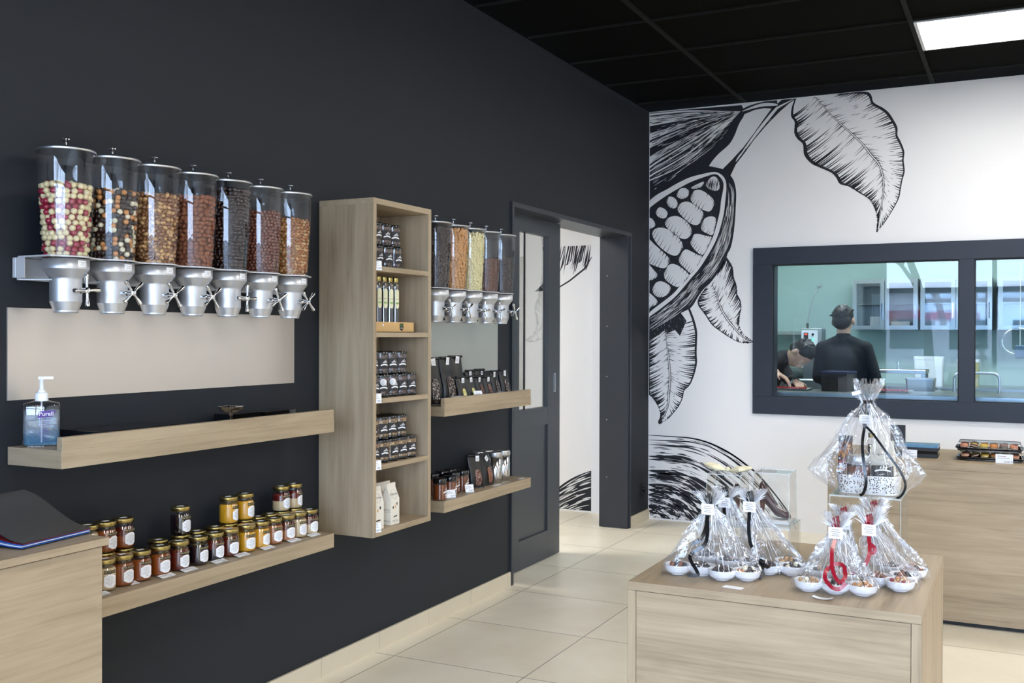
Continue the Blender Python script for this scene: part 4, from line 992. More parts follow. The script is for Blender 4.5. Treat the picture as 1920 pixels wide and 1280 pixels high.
def make_can(h=.088, R_=.032):
    r = empty('nut_can')
    b = MB(); b.lathe([(R_, .010), (R_, h-.006)], 30, caps=False); b.build('clear_wall', 'jarglass', r)
    b = MB(); b.lathe([(R_-.002, .011), (R_-.002, h-.012), (0, h-.012)], 26, caps=False); b.build('nuts', 'nutdark', r)
    b = MB(); b.lathe([(R_-.001, 0), (R_+.0006, .0008), (R_+.0006, .012), (R_, .0125)], 30); b.build('can_base', 'blackgloss', r)
    b = MB(); b.lathe([(R_+.0004, h-.008), (R_+.0007, h-.001), (R_-.001, h), (R_-.003, h-.0015), (0, h-.0015)], 30, caps=False); b.build('lid', 'blackgloss', r)
    b = MB(); Rl = R_+.0004
    for k in range(10):
        a, a2 = math.radians(-42+84*k/10), math.radians(-42+84*(k+1)/10)
        b.add([(Rl*math.cos(a), Rl*math.sin(a), .022), (Rl*math.cos(a2), Rl*math.sin(a2), .022), (Rl*math.cos(a2), Rl*math.sin(a2), .062), (Rl*math.cos(a), Rl*math.sin(a), .062)], [(0, 1, 2, 3)], 0)
    brandmark(b, Rl, .032, .95, 1); b.build('label', ['printdark', 'white'], r)
    return reg(r)
can0 = make_can()
firstc = [True]
def putcan(x, y, z, nut, label, grp, rz):
    if firstc[0]: firstc[0] = False; o = can0; o.location = (x, y, z); o.rotation_euler = (0, 0, rz)
    else: o = clone(can0, (x, y, z), rz)
    for q in o.children:
        if q.name.startswith('nuts'): q.material_slots[0].link = 'OBJECT'; q.material_slots[0].material = M[nut]
    tag(o, label, 'can', grp); return o
y0c = CYa+.022
for ci, (zf, nut, nmz, yfr, x0_) in enumerate(((1.5943, 'nutdark', 'top', 3.235, .178), (1.0913, 'nutdark', 'third', 3.25, .205), (.8383, 'nutlight', 'fourth', 3.25, .205))):
    nrow = (4, 5, 5)[ci]
    for lv in (0, 1):
        n_ = nrow if lv == 0 else 4
        for k_ in range(n_):
            y_ = y0c+.036+.0665*k_+(.0 if lv == 0 else -.003 if ci == 0 else .004); lab = ['leftmost', 'second', 'third', 'fourth', 'rightmost']
            pos = lab[k_] if k_ < n_-1 else 'rightmost'
            putcan(x0_-(.006 if lv else 0), y_, zf+.0885*lv, nut, '%s can of the %s row in the %s cabinet compartment, black label' % (pos, 'lower' if lv == 0 else 'upper', nmz), 'clear cans of %s nuts in the %s compartment' % ('dark' if nut == 'nutdark' else 'light', nmz), math.radians(R0.uniform(-34, -10)))
    # second row behind
    for k_ in range(nrow-1):
        putcan(x0_-.070, y0c+.05+.0665*k_, zf, nut, 'can standing behind the front cans in the %s cabinet compartment' % nmz, 'cans behind in the %s compartment' % nmz, -.4)
        putcan(x0_-.070, y0c+.05+.0665*k_, zf+.0885, nut, 'can stacked behind the front cans in the %s cabinet compartment' % nmz, 'cans stacked behind in the %s compartment' % nmz, -.4)
for y_, w_ in ((3.3165, 'left'), (3.383, 'right')):
    b = MB(); T = TR(.2055+.0335*math.cos(math.radians(-40)), y_+.0335*math.sin(math.radians(-40)), 1.150) @ RZ(math.radians(-40))
    b.lathe([(.0135, 0), (.0135, .0006), (0, .0006)], 28, T=T @ RY(PI/2)); b.text('21', .010, T @ TR(.0008, 0, .001) @ FX, 1); b.box(.0006, .0008, -.007, .007, -.003, -.0022, 1, T=T); b.text('€', .005, T @ TR(.0008, 0, -.009) @ FX, 1)
    tag(b.build('round_sticker', ['white', 'printdark']), 'round white 21 sticker on the %s can in the third compartment' % w_, 'sticker')
# ------------------------------------------------------------------ vinegar bottles in a kraft tray
def make_slim():
    r = empty('slim_bottle')
    b = MB(); b.lathe([(.0, 0), (.0125, .001), (.0135, .004), (.0135, .158), (.011, .166), (.0095, .170), (.0095, .176)], 22); b.build('glass_tube', 'jarglass', r)
    b = MB(); b.lathe([(.0, .003), (.0123, .004), (.0123, .150), (0, .151)], 20); b.build('balsamic', 'honey3', r)
    b = MB(); b.lathe([(.0102, .172), (.0108, .173), (.0108, .186), (.0098, .188), (0, .188)], 20); b.build('cap', 'gold', r)
    b = MB(); Rl = .0138
    def pt(a, z): a = math.radians(a); return (Rl*math.cos(a), Rl*math.sin(a), z)
    for k in range(8):
        a, a2 = -36+72*k/8, -36+72*(k+1)/8; e = abs((k+.5)/8-.5)*2; z0_, z1_ = .080+.008*e**2, .148-.010*e**2
        b.add([pt(a, z0_), pt(a2, z0_), pt(a2, z1_), pt(a, z1_)], [(0, 1, 2, 3)], 0)
        b.add([pt(a, .096), pt(a2, .096), pt(a2, .102), pt(a, .102)], [(0, 1, 2, 3)], 1) if 1 <= k <= 6 else None
        b.add([pt(a, .112), pt(a2, .112), pt(a2, .1135), pt(a, .1135)], [(0, 1, 2, 3)], 2) if 1 <= k <= 6 else None
    b.v = [(x*1.004, y*1.004, z) if i % 1 == 0 else (x, y, z) for i, (x, y, z) in enumerate(b.v)]
    b.build('label', ['cream', 'green', 'print'], r); return reg(r)
s0 = make_slim()
for k_ in range(5):
    p_ = (.19, y0c+.062+.041*k_, 1.3465)
    o = s0 if k_ == 0 else clone(s0, p_); o.location = p_; o.scale = (1.18, 1.18, 1.14); o.rotation_euler = (0, 0, math.radians(-25))
    tag(o, ['leftmost', 'second', 'middle', 'fourth', 'rightmost'][k_]+' of five slim dark bottles with gold caps in a kraft tray', 'bottle', 'slim bottles in the kraft tray')
r = empty('cardboard_tray', (.19, y0c+.165, 1.3433)); tag(r, 'kraft cardboard tray with a black shield logo holding slim bottles', 'tray')
b = MB(); hw, hd = .148, .034; b.box(-hd, hd, -hw, hw, 0, .002); b.box(hd-.002, hd, -hw, hw, 0, .040); b.box(-hd, -hd+.002, -hw, hw, 0, .040); b.box(-hd, hd, -hw, -hw+.002, 0, .040); b.box(-hd, hd, hw-.002, hw, 0, .040); b.build('tray_body', 'cardboard', r)
b = MB(); T = TR(hd+.0006, .055, .004)
b.poly([(0, -.014, .031), (0, -.014, .012), (0, -.009, .006), (0, 0, .001), (0, .009, .006), (0, .014, .012), (0, .014, .031)], 0, T); b.text('ROIA', .0105, T @ TR(.0004, 0, .020) @ FX, 1); b.text('Vinaigre', .006, T @ TR(.0004, 0, .0115) @ FX, 2)
b.build('shield_logo', ['printdark', 'green', 'white'], r)
b = MB(); b.lathe([(.005, 0), (.005, .0005), (0, .0005)], 20, T=TR(hd+.0004, -.075, .027) @ RY(PI/2)); b.build('round_dot', 'white', r)
# ------------------------------------------------------------------ cream cartons at the bottom
def make_carton(w_=.058, d_=.045, h=.10, hf=.145):
    r = empty('paper_carton')
    b = MB()
    b.add([(-d_/2, -w_/2, 0), (d_/2, -w_/2, 0), (d_/2, w_/2, 0), (-d_/2, w_/2, 0), (-d_/2, -w_/2, h), (d_/2, -w_/2, h), (d_/2, w_/2, h), (-d_/2, w_/2, h), (-.003, -w_/2, hf), (.003, -w_/2, hf), (.003, w_/2, hf), (-.003, w_/2, hf)],
          [(0, 3, 2, 1), (0, 1, 5, 4), (1, 2, 6, 5), (2, 3, 7, 6), (3, 0, 4, 7), (4, 5, 9, 8), (5, 6, 10, 9), (6, 7, 11, 10), (7, 4, 8, 11), (8, 9, 10, 11)])
    b.build('carton_body', 'card', r)
    b = MB(); b.box(-.0035, .0035, -w_/2, w_/2, hf, hf+.016); b.build('folded_top', 'card', r)
    b = MB(); sl = math.atan2(d_/2-.003, hf-h); T = TR(d_/2+.0006, 0, h) @ RY(-sl)
    seg = 28; rr_ = .019
    for k in range(seg):
        a, a2 = 2*PI*k/seg, 2*PI*(k+1)/seg
        b.add([(0, rr_*math.cos(a), .020+rr_*math.sin(a)), (0, rr_*math.cos(a2), .020+rr_*math.sin(a2)), (0, (rr_-.0007)*math.cos(a2), .020+(rr_-.0007)*math.sin(a2)), (0, (rr_-.0007)*math.cos(a), .020+(rr_-.0007)*math.sin(a))], [(0, 1, 2, 3)], 0, T=T)
    b.text('les', .006, T @ TR(.0003, -.008, .027) @ FX, 0); b.text('Crignottes', .0115, T @ TR(.0004, 0, .017) @ FX, 0)
    T2 = TR(d_/2+.0006, 0, 0)
    for (yy, zz, mi_) in ((-.014, .068, 0), (.0, .070, 1), (.012, .080, 0)):
        b.add([(0, yy+.0035*math.cos(2*PI*k/10)*(1+.2*(k % 2)), zz+.0065*math.sin(2*PI*k/10)) for k in range(10)], [tuple(range(10))], mi_, T=T2)
    b.add([(0, -.012, .028), (0, .014, .031), (0, .012, .036), (0, -.010, .033)], [(0, 1, 2, 3)], 0, T=T2)
    for z in (.012, .016): b.box(0, .0002, -.018, .018, z, z+.001, 2, T=T2)
    T3 = TR(0, -w_/2-.0006, 0)
    for z in (.012, .016, .05, .055, .06): b.box(-.018, .018, 0, .0002, z, z+.001, 2, T=T3)
    b.build('print', ['printdark', 'cardboard', 'print'], r); return reg(r)
c0 = make_carton()
cs = [(.212, 3.262, -.30, 'front left', 0), (.214, 3.372, -.02, 'front right, standing free', 0), (.165, 3.335, -.15, 'middle', 0), (.12, 3.300, -.12, 'back middle', 0), (.168, 3.400, -.08, 'second from the right', 0), (.12, 3.376, -.05, 'back right', 0), (.165, 3.262, -.1, 'back left', 0)]
for i, (x_, y_, rz, s_, _) in enumerate(cs):
    o = c0 if i == 0 else clone(c0, (x_, y_, CZa+.0225), rz); o.location = (x_, y_, CZa+.0225); o.rotation_euler = (0, 0, rz)
    tag(o, 'cream paper carton with gable top in the bottom compartment, %s' % s_, 'carton', 'cream cartons in the bottom compartment')
# ------------------------------------------------------------------ black pouches
def make_pouch(w_, d_, h, win, wmat, seed, hwin=.5, roll=True, lab=1.0, diamond=False):
    q = random.Random(seed); r = empty('foil_pouch')
    b = MB(); rings = []; n = 28; NL = 18
    for k in range(NL+1):
        t = k/NL; z = h*t
        dd = d_*(1-max(0, (t-.35)/.65)**1.2)*(.9+.1*math.sin(PI*min(1, t*2)))+.006; ww = w_*(1-.06*t)
        ring = []
        for j in range(n):
            a = 2*PI*j/n; c_, s_ = math.cos(a), math.sin(a); p = 5 if t < .6 else 3.2
            rr_ = (abs(c_)**p+abs(s_)**p)**(-1/p)
            wob = 1+.05*math.sin(5*a+seed+t*5)*t*(1-t)*2+q.uniform(-.012, .012)
            ring.append((dd/2*c_*rr_*wob-(.004*t), ww/2*s_*rr_, z+(q.uniform(-.001, .001) if 0 < k < NL else 0)))
        rings.append(ring)
    b.rings(rings, 0, True, caps=True); b.build('pouch_body', 'pouch', r)
    b = MB()
    if roll: b.lathe([(.0052, -w_/2*.97), (.0055, -w_/4), (.0052, w_/4), (.0053, w_/2*.97)], 12, T=TR(.0, 0, h+.001) @ RX(PI/2)); b.build('rolled_top', 'pouch', r)
    b = MB(); lw_, lh_ = .021*lab, .032*lab; T = TR(.0072, q.uniform(-.01, .01), h-.014) @ RX(q.uniform(-.15, .15))
    if diamond: T = T @ TR(.004, 0, -.008) @ RX(PI/4)
    b.box(0, .0006, -lw_/2, lw_/2, -lh_*.55, lh_*.45, T=T)
    for z in (-.008, -.004, 0, .004): b.box(.0006, .0008, -lw_*.35, lw_*.35, z*lab, z*lab+.0012, 1, T=T)
    b.build('label', ['white', 'print'], r)
    if win:
        b = MB(); wy, wz = w_*win/2, h*hwin/2; zc = .012+wz; n2 = 24
        def fx(z, y):
            t = z/h; dd = d_*(1-max(0, (t-.35)/.65)**1.2)*(.9+.1*math.sin(PI*min(1, t*2)))+.006
            return dd/2*1.035+.0012-.004*t
        R1 = []
        for s_ in (1, .66, .33):
            R1.append([(fx(zc+wz*s_*math.sin(2*PI*j/n2)*(abs(math.sin(2*PI*j/n2))**-.35 if abs(math.sin(2*PI*j/n2)) > .05 else 1), 0)+.001*(1-s_), wy*s_*math.cos(2*PI*j/n2)*(abs(math.cos(2*PI*j/n2))**-.35 if abs(math.cos(2*PI*j/n2)) > .05 else 1), zc+wz*s_*math.sin(2*PI*j/n2)*(abs(math.sin(2*PI*j/n2))**-.35 if abs(math.sin(2*PI*j/n2)) > .05 else 1)) for j in range(n2)])
        b.rings(R1, 0, True); b.add(R1[-1], [tuple(range(n2))], 0, True); b.build('window', wmat, r)
    return reg(r)
M['win_dark'] = speckle('dark_flakes_behind_film', [(60, 44, 38), (96, 74, 64), (44, 32, 30), (150, 140, 136), (52, 38, 34)], 140, .12, spec=1.0, edge=.2)
M['win_pink'] = speckle('brown_pieces_behind_film', [(122, 78, 66), (150, 104, 90), (96, 60, 52), (168, 128, 112)], 150, .2, spec=.8, edge=.15)
M['win_yell'] = speckle('ivory_chips_behind_film', [(226, 216, 140), (236, 228, 168), (210, 198, 120)], 150, .25, edge=.08, dark=(170, 160, 90))
M['win_brown'] = speckle('cocoa_powder_behind_film', [(136, 84, 60), (120, 72, 52), (150, 96, 70)], 90, .3, edge=.1, dark=(100, 60, 44))
ZP = 1.0225
P_ = [ # y, x, width, depth, height, window share, material, rz, label, lab, hwin
 (3.868, .10, .092, .07, .205, .45, 'win_dark', -.25, 'tall black pouch at the left end of the upper shelf, against the cabinet', 1.1, .52),
 (3.965, .115, .098, .07, .208, .62, 'win_dark', .05, 'tall black pouch with the widest dark flake window', 1.15, .55),
 (4.13, .07, .09, .07, .21, 0, None, -.2, 'tall black pouch without visible window standing in the back', 1.1, .5),
 (4.045, .150, .070, .05, .118, .32, 'win_yell', -.12, 'small black pouch with ivory window, left one of two', .85, .48),
 (4.13, .150, .070, .05, .118, .34, 'win_yell', -.05, 'small black pouch with ivory window, right one of two', .85, .48),
 (4.222, .145, .072, .05, .114, .36, 'win_pink', .1, 'small black pouch with brown window, left one of two', .85, .6),
 (4.31, .142, .072, .05, .112, .36, 'win_pink', .0, 'small black pouch with brown window, right one of two', .85, .6),
 (4.40, .135, .076, .05, .135, .42, 'win_dark', .08, 'small black pouch with grey speckled window, second from the right end', .85, .6),
 (4.50, .135, .078, .05, .138, .42, 'win_dark', -.02, 'small black pouch at the right end of the upper shelf', .85, .6),
 (4.27, .075, .075, .05, .14, 0, None, -.1, 'small black pouch standing behind the brown windowed ones', .85, .5),
 (4.37, .07, .075, .05, .142, 0, None, -.1, 'small black pouch standing behind the grey speckled one', .6, .5)]
for i, (y_, x_, w_, d_, h_, wn_, wm, rz, lb, ls, hw_) in enumerate(P_):
    o = make_pouch(w_, d_, h_, wn_, wm, 3+i, hw_, True, ls); o.location = (x_, y_, ZP); o.rotation_euler = (0, 0, rz-.1); tag(o, lb, 'pouch', 'black pouches on the short upper shelf')
price_tag((.2, 4.13, 1.045), -.35, math.radians(20), .05, .034, 'white price card leaning tilted on the pouch shelf lip', '9,50 €')
b = MB(); b.box(0, .025, 0, .09, 0, .0006, T=TR(.178, 3.90, 1.0605) @ RZ(.05)); tag(b.build('price_tag', 'white'), 'white price card lying flat on the lip below the tall pouches', 'price tag')
b = MB(); b.box(0, .02, 0, .06, 0, .0006, T=TR(.182, 4.33, 1.0605)); tag(b.build('price_tag', 'white'), 'white price card lying flat on the lip below the brown pouches', 'price tag')
# lower right shelf: amber jars, pouches, tins
M['caramelspread'] = pbr('caramel_spread', rgb(116, 54, 16), .3, coat=.3, noise=.15, nscale=60)
def make_spread():
    r = empty('spread_jar')
    b = MB(); b.lathe([(.0, 0), (.0285, .001), (.030, .004), (.030, .072), (.028, .075)], 32); b.build('glass_jar', 'jarglass', r)
    b = MB(); b.lathe([(0, .003), (.0285, .004), (.0285, .068), (0, .0685)], 30); b.build('spread', 'caramelspread', r)
    b = MB(); b.lathe([(.0295, .073), (.0305, .074), (.0305, .0925), (.029, .094), (0, .094)], 32); b.build('lid', 'blackgloss', r)
    b = MB(); brandmark(b, .0303, .030, 1.15); 
    for z, hw in ((.024, 16), (.020, 20), (.013, 12)):
        for k in range(5): a, a2 = math.radians(-hw+2*hw*k/5), math.radians(-hw+2*hw*(k+.8)/5); b.add([(.0306*math.cos(a), .0306*math.sin(a), z), (.0306*math.cos(a2), .0306*math.sin(a2), z), (.0306*math.cos(a2), .0306*math.sin(a2), z+.0016), (.0306*math.cos(a), .0306*math.sin(a), z+.0016)], [(0, 1, 2, 3)])
    b.build('logo', 'white', r); return reg(r)
j0 = make_spread()
js = [(.165, 3.835, .1, 'at the left end of the low shelf, front'), (.165, 3.925, .1, 'behind the left price card'), (.12, 4.03, .15, 'third from the left'), (.12, 4.115, .1, 'behind the right price card'), (.06, 3.86, 0, 'in the back at the left'), (.06, 3.95, 0, 'in the back, second from the left'), (.05, 4.05, 0, 'in the back, third from the left'), (.05, 4.13, 0, 'in the back at the right')]
for i, (x_, y_, rz, l) in enumerate(js):
    o = j0 if i == 0 else clone(j0, (x_, y_, ZL), rz); o.location = (x_, y_, ZL); o.rotation_euler = (0, 0, rz); tag(o, 'amber spread jar with black lid '+l, 'jar', 'amber spread jars on the short low shelf')
price_tag((.19, 3.89, ZL+.004), -.55, math.radians(14), .048, .034, 'white price card standing in front of the two left amber jars', '8,60 €', True)
price_tag((.185, 4.07, ZL+.004), -.55, math.radians(14), .044, .034, 'white price card standing in front of the right amber jars', '8,60 €', True)
for y_, x_, wm, rz, l, s_ in ((4.225, .125, 'win_pink', -.45, 'black pouch with pale brown window beside the amber jars', 31), (4.325, .125, 'win_brown', -.05, 'black pouch with cocoa brown window left of the steel tins', 37)):
    o = make_pouch(.088, .06, .150, .42, wm, s_, .5, True, .95, diamond=(s_ == 37)); o.location = (x_, y_, ZL); o.rotation_euler = (0, 0, rz); tag(o, l, 'pouch', 'black pouches on the short low shelf')
def make_tin():
    r = empty('steel_tin'); b = MB(); b.lathe([(.033, 0), (.034, .001), (.034, .128)], 36); b.build('tin_body', 'tin', r)
    b = MB(); b.lathe([(.0346, .127), (.0352, .128), (.0352, .146), (.034, .149), (.031, .1495), (.030, .148), (0, .148)], 36, caps=False); b.build('lid', 'steel', r); return reg(r)
t0_ = make_tin()
for i, (x_, y_, l) in enumerate(((.135, 4.415, 'front left'), (.135, 4.50, 'front right'), (.06, 4.39, 'back left'), (.06, 4.465, 'back right'))):
    o = t0_ if i == 0 else clone(t0_, (x_, y_, ZL)); o.location = (x_, y_, ZL); tag(o, 'tall polished steel tin on the short low shelf, %s of four' % l, 'tin', 'steel tins on the short low shelf')
b = MB(); b.box(0, .02, 0, .07, 0, .0006, T=TR(.175, 4.30, ZL+.0003)); tag(b.build('price_tag', 'white'), 'white price card lying flat in front of the cocoa pouch', 'price tag')
b = MB(); b.box(0, .02, 0, .055, 0, .0006, T=TR(.18, 4.57, ZL+.0003)); tag(b.build('price_tag', 'white'), 'white price card lying flat right of the steel tins', 'price tag')
# ------------------------------------------------------------------ counters
# foreground counter, lower left
FZ = .85
r = empty('sales_counter', (-.0, 1.45, 0)); r.location = (.054, .562, 0); tag(r, 'oak counter in the left foreground, cut off by the photo edge', 'counter')
b = MB(); b.box(.0, .446, 0, 1.172, FZ-.018, FZ, c=.0006); b.build('worktop', 'oak_y', r)
b = MB(); b.box(.415, .434, .002, 1.162, .004, FZ-.022, c=.0006); b.build('front_panel', 'oak_y', r)
b = MB(); b.box(.01, .415, 1.143, 1.162, .004, FZ-.0185); b.build('side_panel', 'oak_x', r)
b = MB(); b.box(.01, .415, .002, .02, .004, FZ-.0185); b.build('side_panel', 'oak_x', r)
# island display table
IX0, IX1, IY0, IY1, IZ = 1.603, 2.252, 2.282, 2.929, .75
r = empty('display_table', (IX0, IY0, 0)); tag(r, 'square oak display block carrying the cellophane gift packs', 'display table')
w_, d_ = IX1-IX0, IY1-IY0; t = .02
b = MB(); b.box(0, w_, 0, d_, IZ-t, IZ, c=.0006); b.build('table_top', 'oak_y', r)
b = MB(); b.box(.0006, w_-.0006, -.0006, 0, IZ-t+.0006, IZ-.0006); b.build('edge_band', 'oak_x', r)
b = MB(); b.box(0, t, 0, d_, .002, IZ-t-.0004, c=.0006); b.build('side_panel', 'oak_z', r)
b = MB(); b.box(w_-t, w_, 0, d_, .002, IZ-t-.0004, c=.0006); b.build('side_panel', 'oak_z', r)
b = MB(); b.box(t+.001, w_-t-.001, .0015, .02, .002, IZ-t-.0012, c=.0004); b.build('front_panel', 'oak_x', r)
b = MB(); b.box(t+.001, w_-t-.001, d_-.02, d_-.0015, .002, IZ-t-.0012, c=.0004); b.build('back_panel', 'oak_x', r)
# back counter
BX0, BY0, BZ = 1.593, 5.1, .753
r = empty('back_counter', (BX0, BY0, 0)); tag(r, 'long oak counter standing before the kitchen window wall', 'counter')
b = MB(); b.box(0, 2.4, 0, .60, BZ-.036, BZ, c=.0006); b.build('worktop', 'oak_x', r)
b = MB(); b.box(.002, 2.39, .002, .02, .022, BZ-.0365, c=.0006); b.build('front_panel', 'oak_x', r)
b = MB(); b.box(.002, .02, .0205, .59, .022, BZ-.0365); b.box(2.37, 2.39, .0205, .59, .022, BZ-.0365); b.build('side_panel', 'oak_y', r)
b = MB(); b.box(.03, 2.36, .03, .55, .0, .0215); b.build('plinth', 'rubber', r)
# ------------------------------------------------------------------ menu on the foreground counter
r = empty('menu_folder', (.33, 1.63, FZ+.001)); tag(r, 'black menu folder with bent cover lying on the foreground counter', 'folder')
lw, ll = .215, .205   # x extent, y extent
def sheet(name, z0, mat, dx0=0, dx1=0, lift=0, th=.0012, dy=0):
    b = MB(); n = 14; top = []; bot = []
    ring = []
    for k in range(n+1):
        t = k/n; x = -lw/2+lw*t; z = z0+lift*math.sin(PI*min(1, (1-t)*.62+.0))**1.0*(1-t)*1.0
        ring.append((x, z))
    vs = []
    for x, z in ring: vs += [(x+dx0, -ll/2+dy, z), (x+dx0, ll/2+dy, z), (x+dx0, ll/2+dy, z+th), (x+dx0, -ll/2+dy, z+th)]
    fs = []
    for k in range(n):
        for j in range(4): fs.append((4*k+j, 4*k+(j+1) % 4, 4*k+4+(j+1) % 4, 4*k+4+j))
    fs += [(0, 1, 2, 3), (4*n, 4*n+1, 4*n+2, 4*n+3)]
    b.add(vs, fs); return b.build(name, mat, r)
M['bluepage'] = pbr('blue_page', rgb(30, 96, 190), .3, coat=.4); M['redpage'] = pbr('red_page', rgb(120, 20, 34), .3, coat=.4); M['pale'] = pbr('pale_page', rgb(206, 214, 232), .4)
sheet('back_cover', 0, 'black', th=.002); sheet('blue_page', .0025, 'bluepage', lift=.012); sheet('pale_page', .0055, 'pale', lift=.02, th=.002, dy=-.003); sheet('blue_page', .0085, 'bluepage', lift=.028); sheet('red_page', .0105, 'redpage', lift=.036, dy=.002)
M['menucover'] = pbr('dark_grey_cover', rgb(56, 56, 57), .5, noise=.04, nscale=200)
fc = sheet('front_cover', .0125, 'menucover', lift=.085, th=.0015, dy=.004)
b = MB(); b.text('~', .03, TR(-.086, -.055, .0705) @ RZ(PI/2)); b.build('logo', 'white', fc)
r.rotation_euler = (0, 0, math.radians(6))
# ------------------------------------------------------------------ cellophane packs
def film(name, parent, base, neck, nz, ftop, seed, pleats=26, bulge=.0, flare=.032, rim0=.004, twist=0, mat='cello', wrapz=.022, levels=12, crumple=.004):
    """base: closed outline (x,y) round the dish; film rises to a gathered neck then flares into loose ends"""
    q = random.Random(seed); b = MB(); n = 96
    L = [0]; P = base+[base[0]]
    for a, c in zip(P[:-1], P[1:]): L.append(L[-1]+math.hypot(c[0]-a[0], c[1]-a[1]))
    def at(t):
        s = (t % 1)*L[-1]
        for i in range(len(P)-1):
            if s <= L[i+1]: f = (s-L[i])/max(L[i+1]-L[i], 1e-9); return (P[i][0]+(P[i+1][0]-P[i][0])*f, P[i][1]+(P[i+1][1]-P[i][1])*f)
        return P[-1]
    cx = sum(p[0] for p in base)/len(base); cy = sum(p[1] for p in base)/len(base)
    ph = [q.uniform(-1, 1) for _ in range(n)]
    ph2 = [q.uniform(-1, 1) for _ in range(n)]
    rings = []
    zs = [rim0, .010, wrapz]+[wrapz+(nz-wrapz)*(k/levels) for k in range(1, levels+1)]
    for li, z in enumerate(zs):
        u = max(0, (z-wrapz)/(nz-wrapz)); ring = []
        for j in range(n):
            x, y = at(j/n); dx, dy = x-cx, y-cy
            sc_ = (1-u)+bulge*math.sin(PI*u)
            k = .94+.06*min(1, z/.01) if u == 0 else 1
            X = cx+dx*sc_*k+(neck[0]-cx)*u; Yv = cy+dy*sc_*k+(neck[1]-cy)*u
            d = math.hypot(dx, dy) or 1
            amp = (crumple*.5+.009*u*(1.15-u))*(1 if u > 0 else .35)
            rn = .008*u**3
            f = amp*(1.0*(1 if j % 2 else -1)*(.6+.4*ph[j])+.8*math.sin(j*2*PI/n*5+li*.8)+.7*ph2[(j*3+li*7) % n])+rn
            ring.append((X+dx/d*f, Yv+dy/d*f, z+(q.uniform(-1, 1)*.003 if 0 < u < 1 else 0)))
        rings.append(ring)
    for k in range(1, 6):
        t = k/5; ring = []
        for j in range(n):
            a = 2*PI*j/n; rr_ = .008+(flare-.008)*t**.8*(1+.45*ph[j]*t); zz = nz+(ftop)*t*(1-.45*max(0, ph2[j])*t)
            ring.append((neck[0]+rr_*math.cos(a)*(1 if j % 2 else .6), neck[1]+rr_*math.sin(a)*(1 if j % 2 else .6), zz))
        rings.append(ring)
    b.rings(rings, 0, False, True)
    f_ = b.build(name, mat, parent)
    # sharp folds where the film is creased white
    c = MB(); nl = len(zs)
    for _ in range(pleats):
        j = q.randrange(n); a = q.randrange(2, nl-3); ln = q.randrange(2, 6); e = min(nl-1, a+ln)
        if q.random() < .5: e = nl-1; a = max(3, nl-1-q.randrange(3, 7))
        pts = []
        for i in range(a, e+1):
            p = Vector(rings[i][(j+(i-a)//4) % n]); ctr = Vector((neck[0], neck[1], p.z)); pts.append(p+(p-ctr).normalized()*.0012)
        m_ = len(pts)
        nrm = (pts[0]-Vector((neck[0], neck[1], pts[0].z))).normalized()
        c.strip(pts, q.uniform(.0008, .0026), 0, None, tuple(nrm), [math.sin(PI*(i+.3)/(m_-.4)) if m_ > 1 else 1 for i in range(m_)])
    for _ in range(int(pleats*.7)):   # short cross creases
        j = q.randrange(n); i = q.randrange(3, nl-1); p = Vector(rings[i][j]); ctr = Vector((neck[0], neck[1], p.z)); nrm = (p-ctr).normalized()
        d2 = Vector((q.uniform(-1, 1), q.uniform(-1, 1), q.uniform(-1, 1))); d2 = (d2-nrm*d2.dot(nrm)).normalized()*q.uniform(.004, .014); pp = p+nrm*.0014
        c.strip([pp-d2, pp+d2*.2, pp+d2], q.uniform(.0006, .002), 0, None, tuple(nrm), [.2, 1, .1])
    for _ in range(int(pleats*.9)):   # spiky loose ends
        a = q.uniform(0, 2*PI); l = q.uniform(.5, 1.15)*ftop; sp_ = q.uniform(.2, 1.0)*flare*1.1
        p0 = Vector((neck[0]+.006*math.cos(a), neck[1]+.006*math.sin(a), nz-.004)); p1 = p0+Vector((sp_*math.cos(a), sp_*math.sin(a), l))
        c.strip([p0, p0.lerp(p1, .5)+Vector((0, 0, .003)), p1], q.uniform(.0012, .0034), 0, None, (math.cos(a+1.2), math.sin(a+1.2), 0), [.5, 1, .1])
    c.build('film_crease', 'crease', parent)
def hull(circles, pad=.004, n=64):
    """convex outline round a set of circles (x, y, r)"""
    pts = []
    for x, y, r_ in circles:
        for k in range(24): pts.append((x+(r_+pad)*math.cos(2*PI*k/24), y+(r_+pad)*math.sin(2*PI*k/24)))
    pts = sorted(set(pts))
    def half(ps):
        h = []
        for p in ps:
            while len(h) >= 2 and (h[-1][0]-h[-2][0])*(p[1]-h[-2][1])-(h[-1][1]-h[-2][1])*(p[0]-h[-2][0]) <= 0: h.pop()
            h.append(p)
        return h
    a = half(pts); c = half(pts[::-1]); return a[:-1]+c[:-1]
BR = .0335
def bowlprof(s=1.0): return [(0, .0), (.015*s, 0), (.0155*s, .0022), (.022*s, .004), (.0272*s, .009), (.0298*s, .0155), (.0308*s, .0225), (.0310*s, .0245), (.0300*s, .0248), (.0288*s, .0225), (.0262*s, .0135), (.020*s, .0075), (.010*s, .006), (0, .006)]
pieces = {'ball_i': ('ball', 'ivory'), 'ball_c': ('ball', 'caramel'), 'ball_d': ('ball', 'darkball'), 'cube': ('cube', 'choc'), 'alm': ('almond', 'almond_b'), 'red': ('ball', 'redball'), 'dus': ('almond', 'dusty'), 'chd': ('chip', 'chipdark')}
PM = {k: candymesh('chocolate_piece', kd, mt) for k, (kd, mt) in pieces.items()}
M['rib'] = M['ribbon_black']
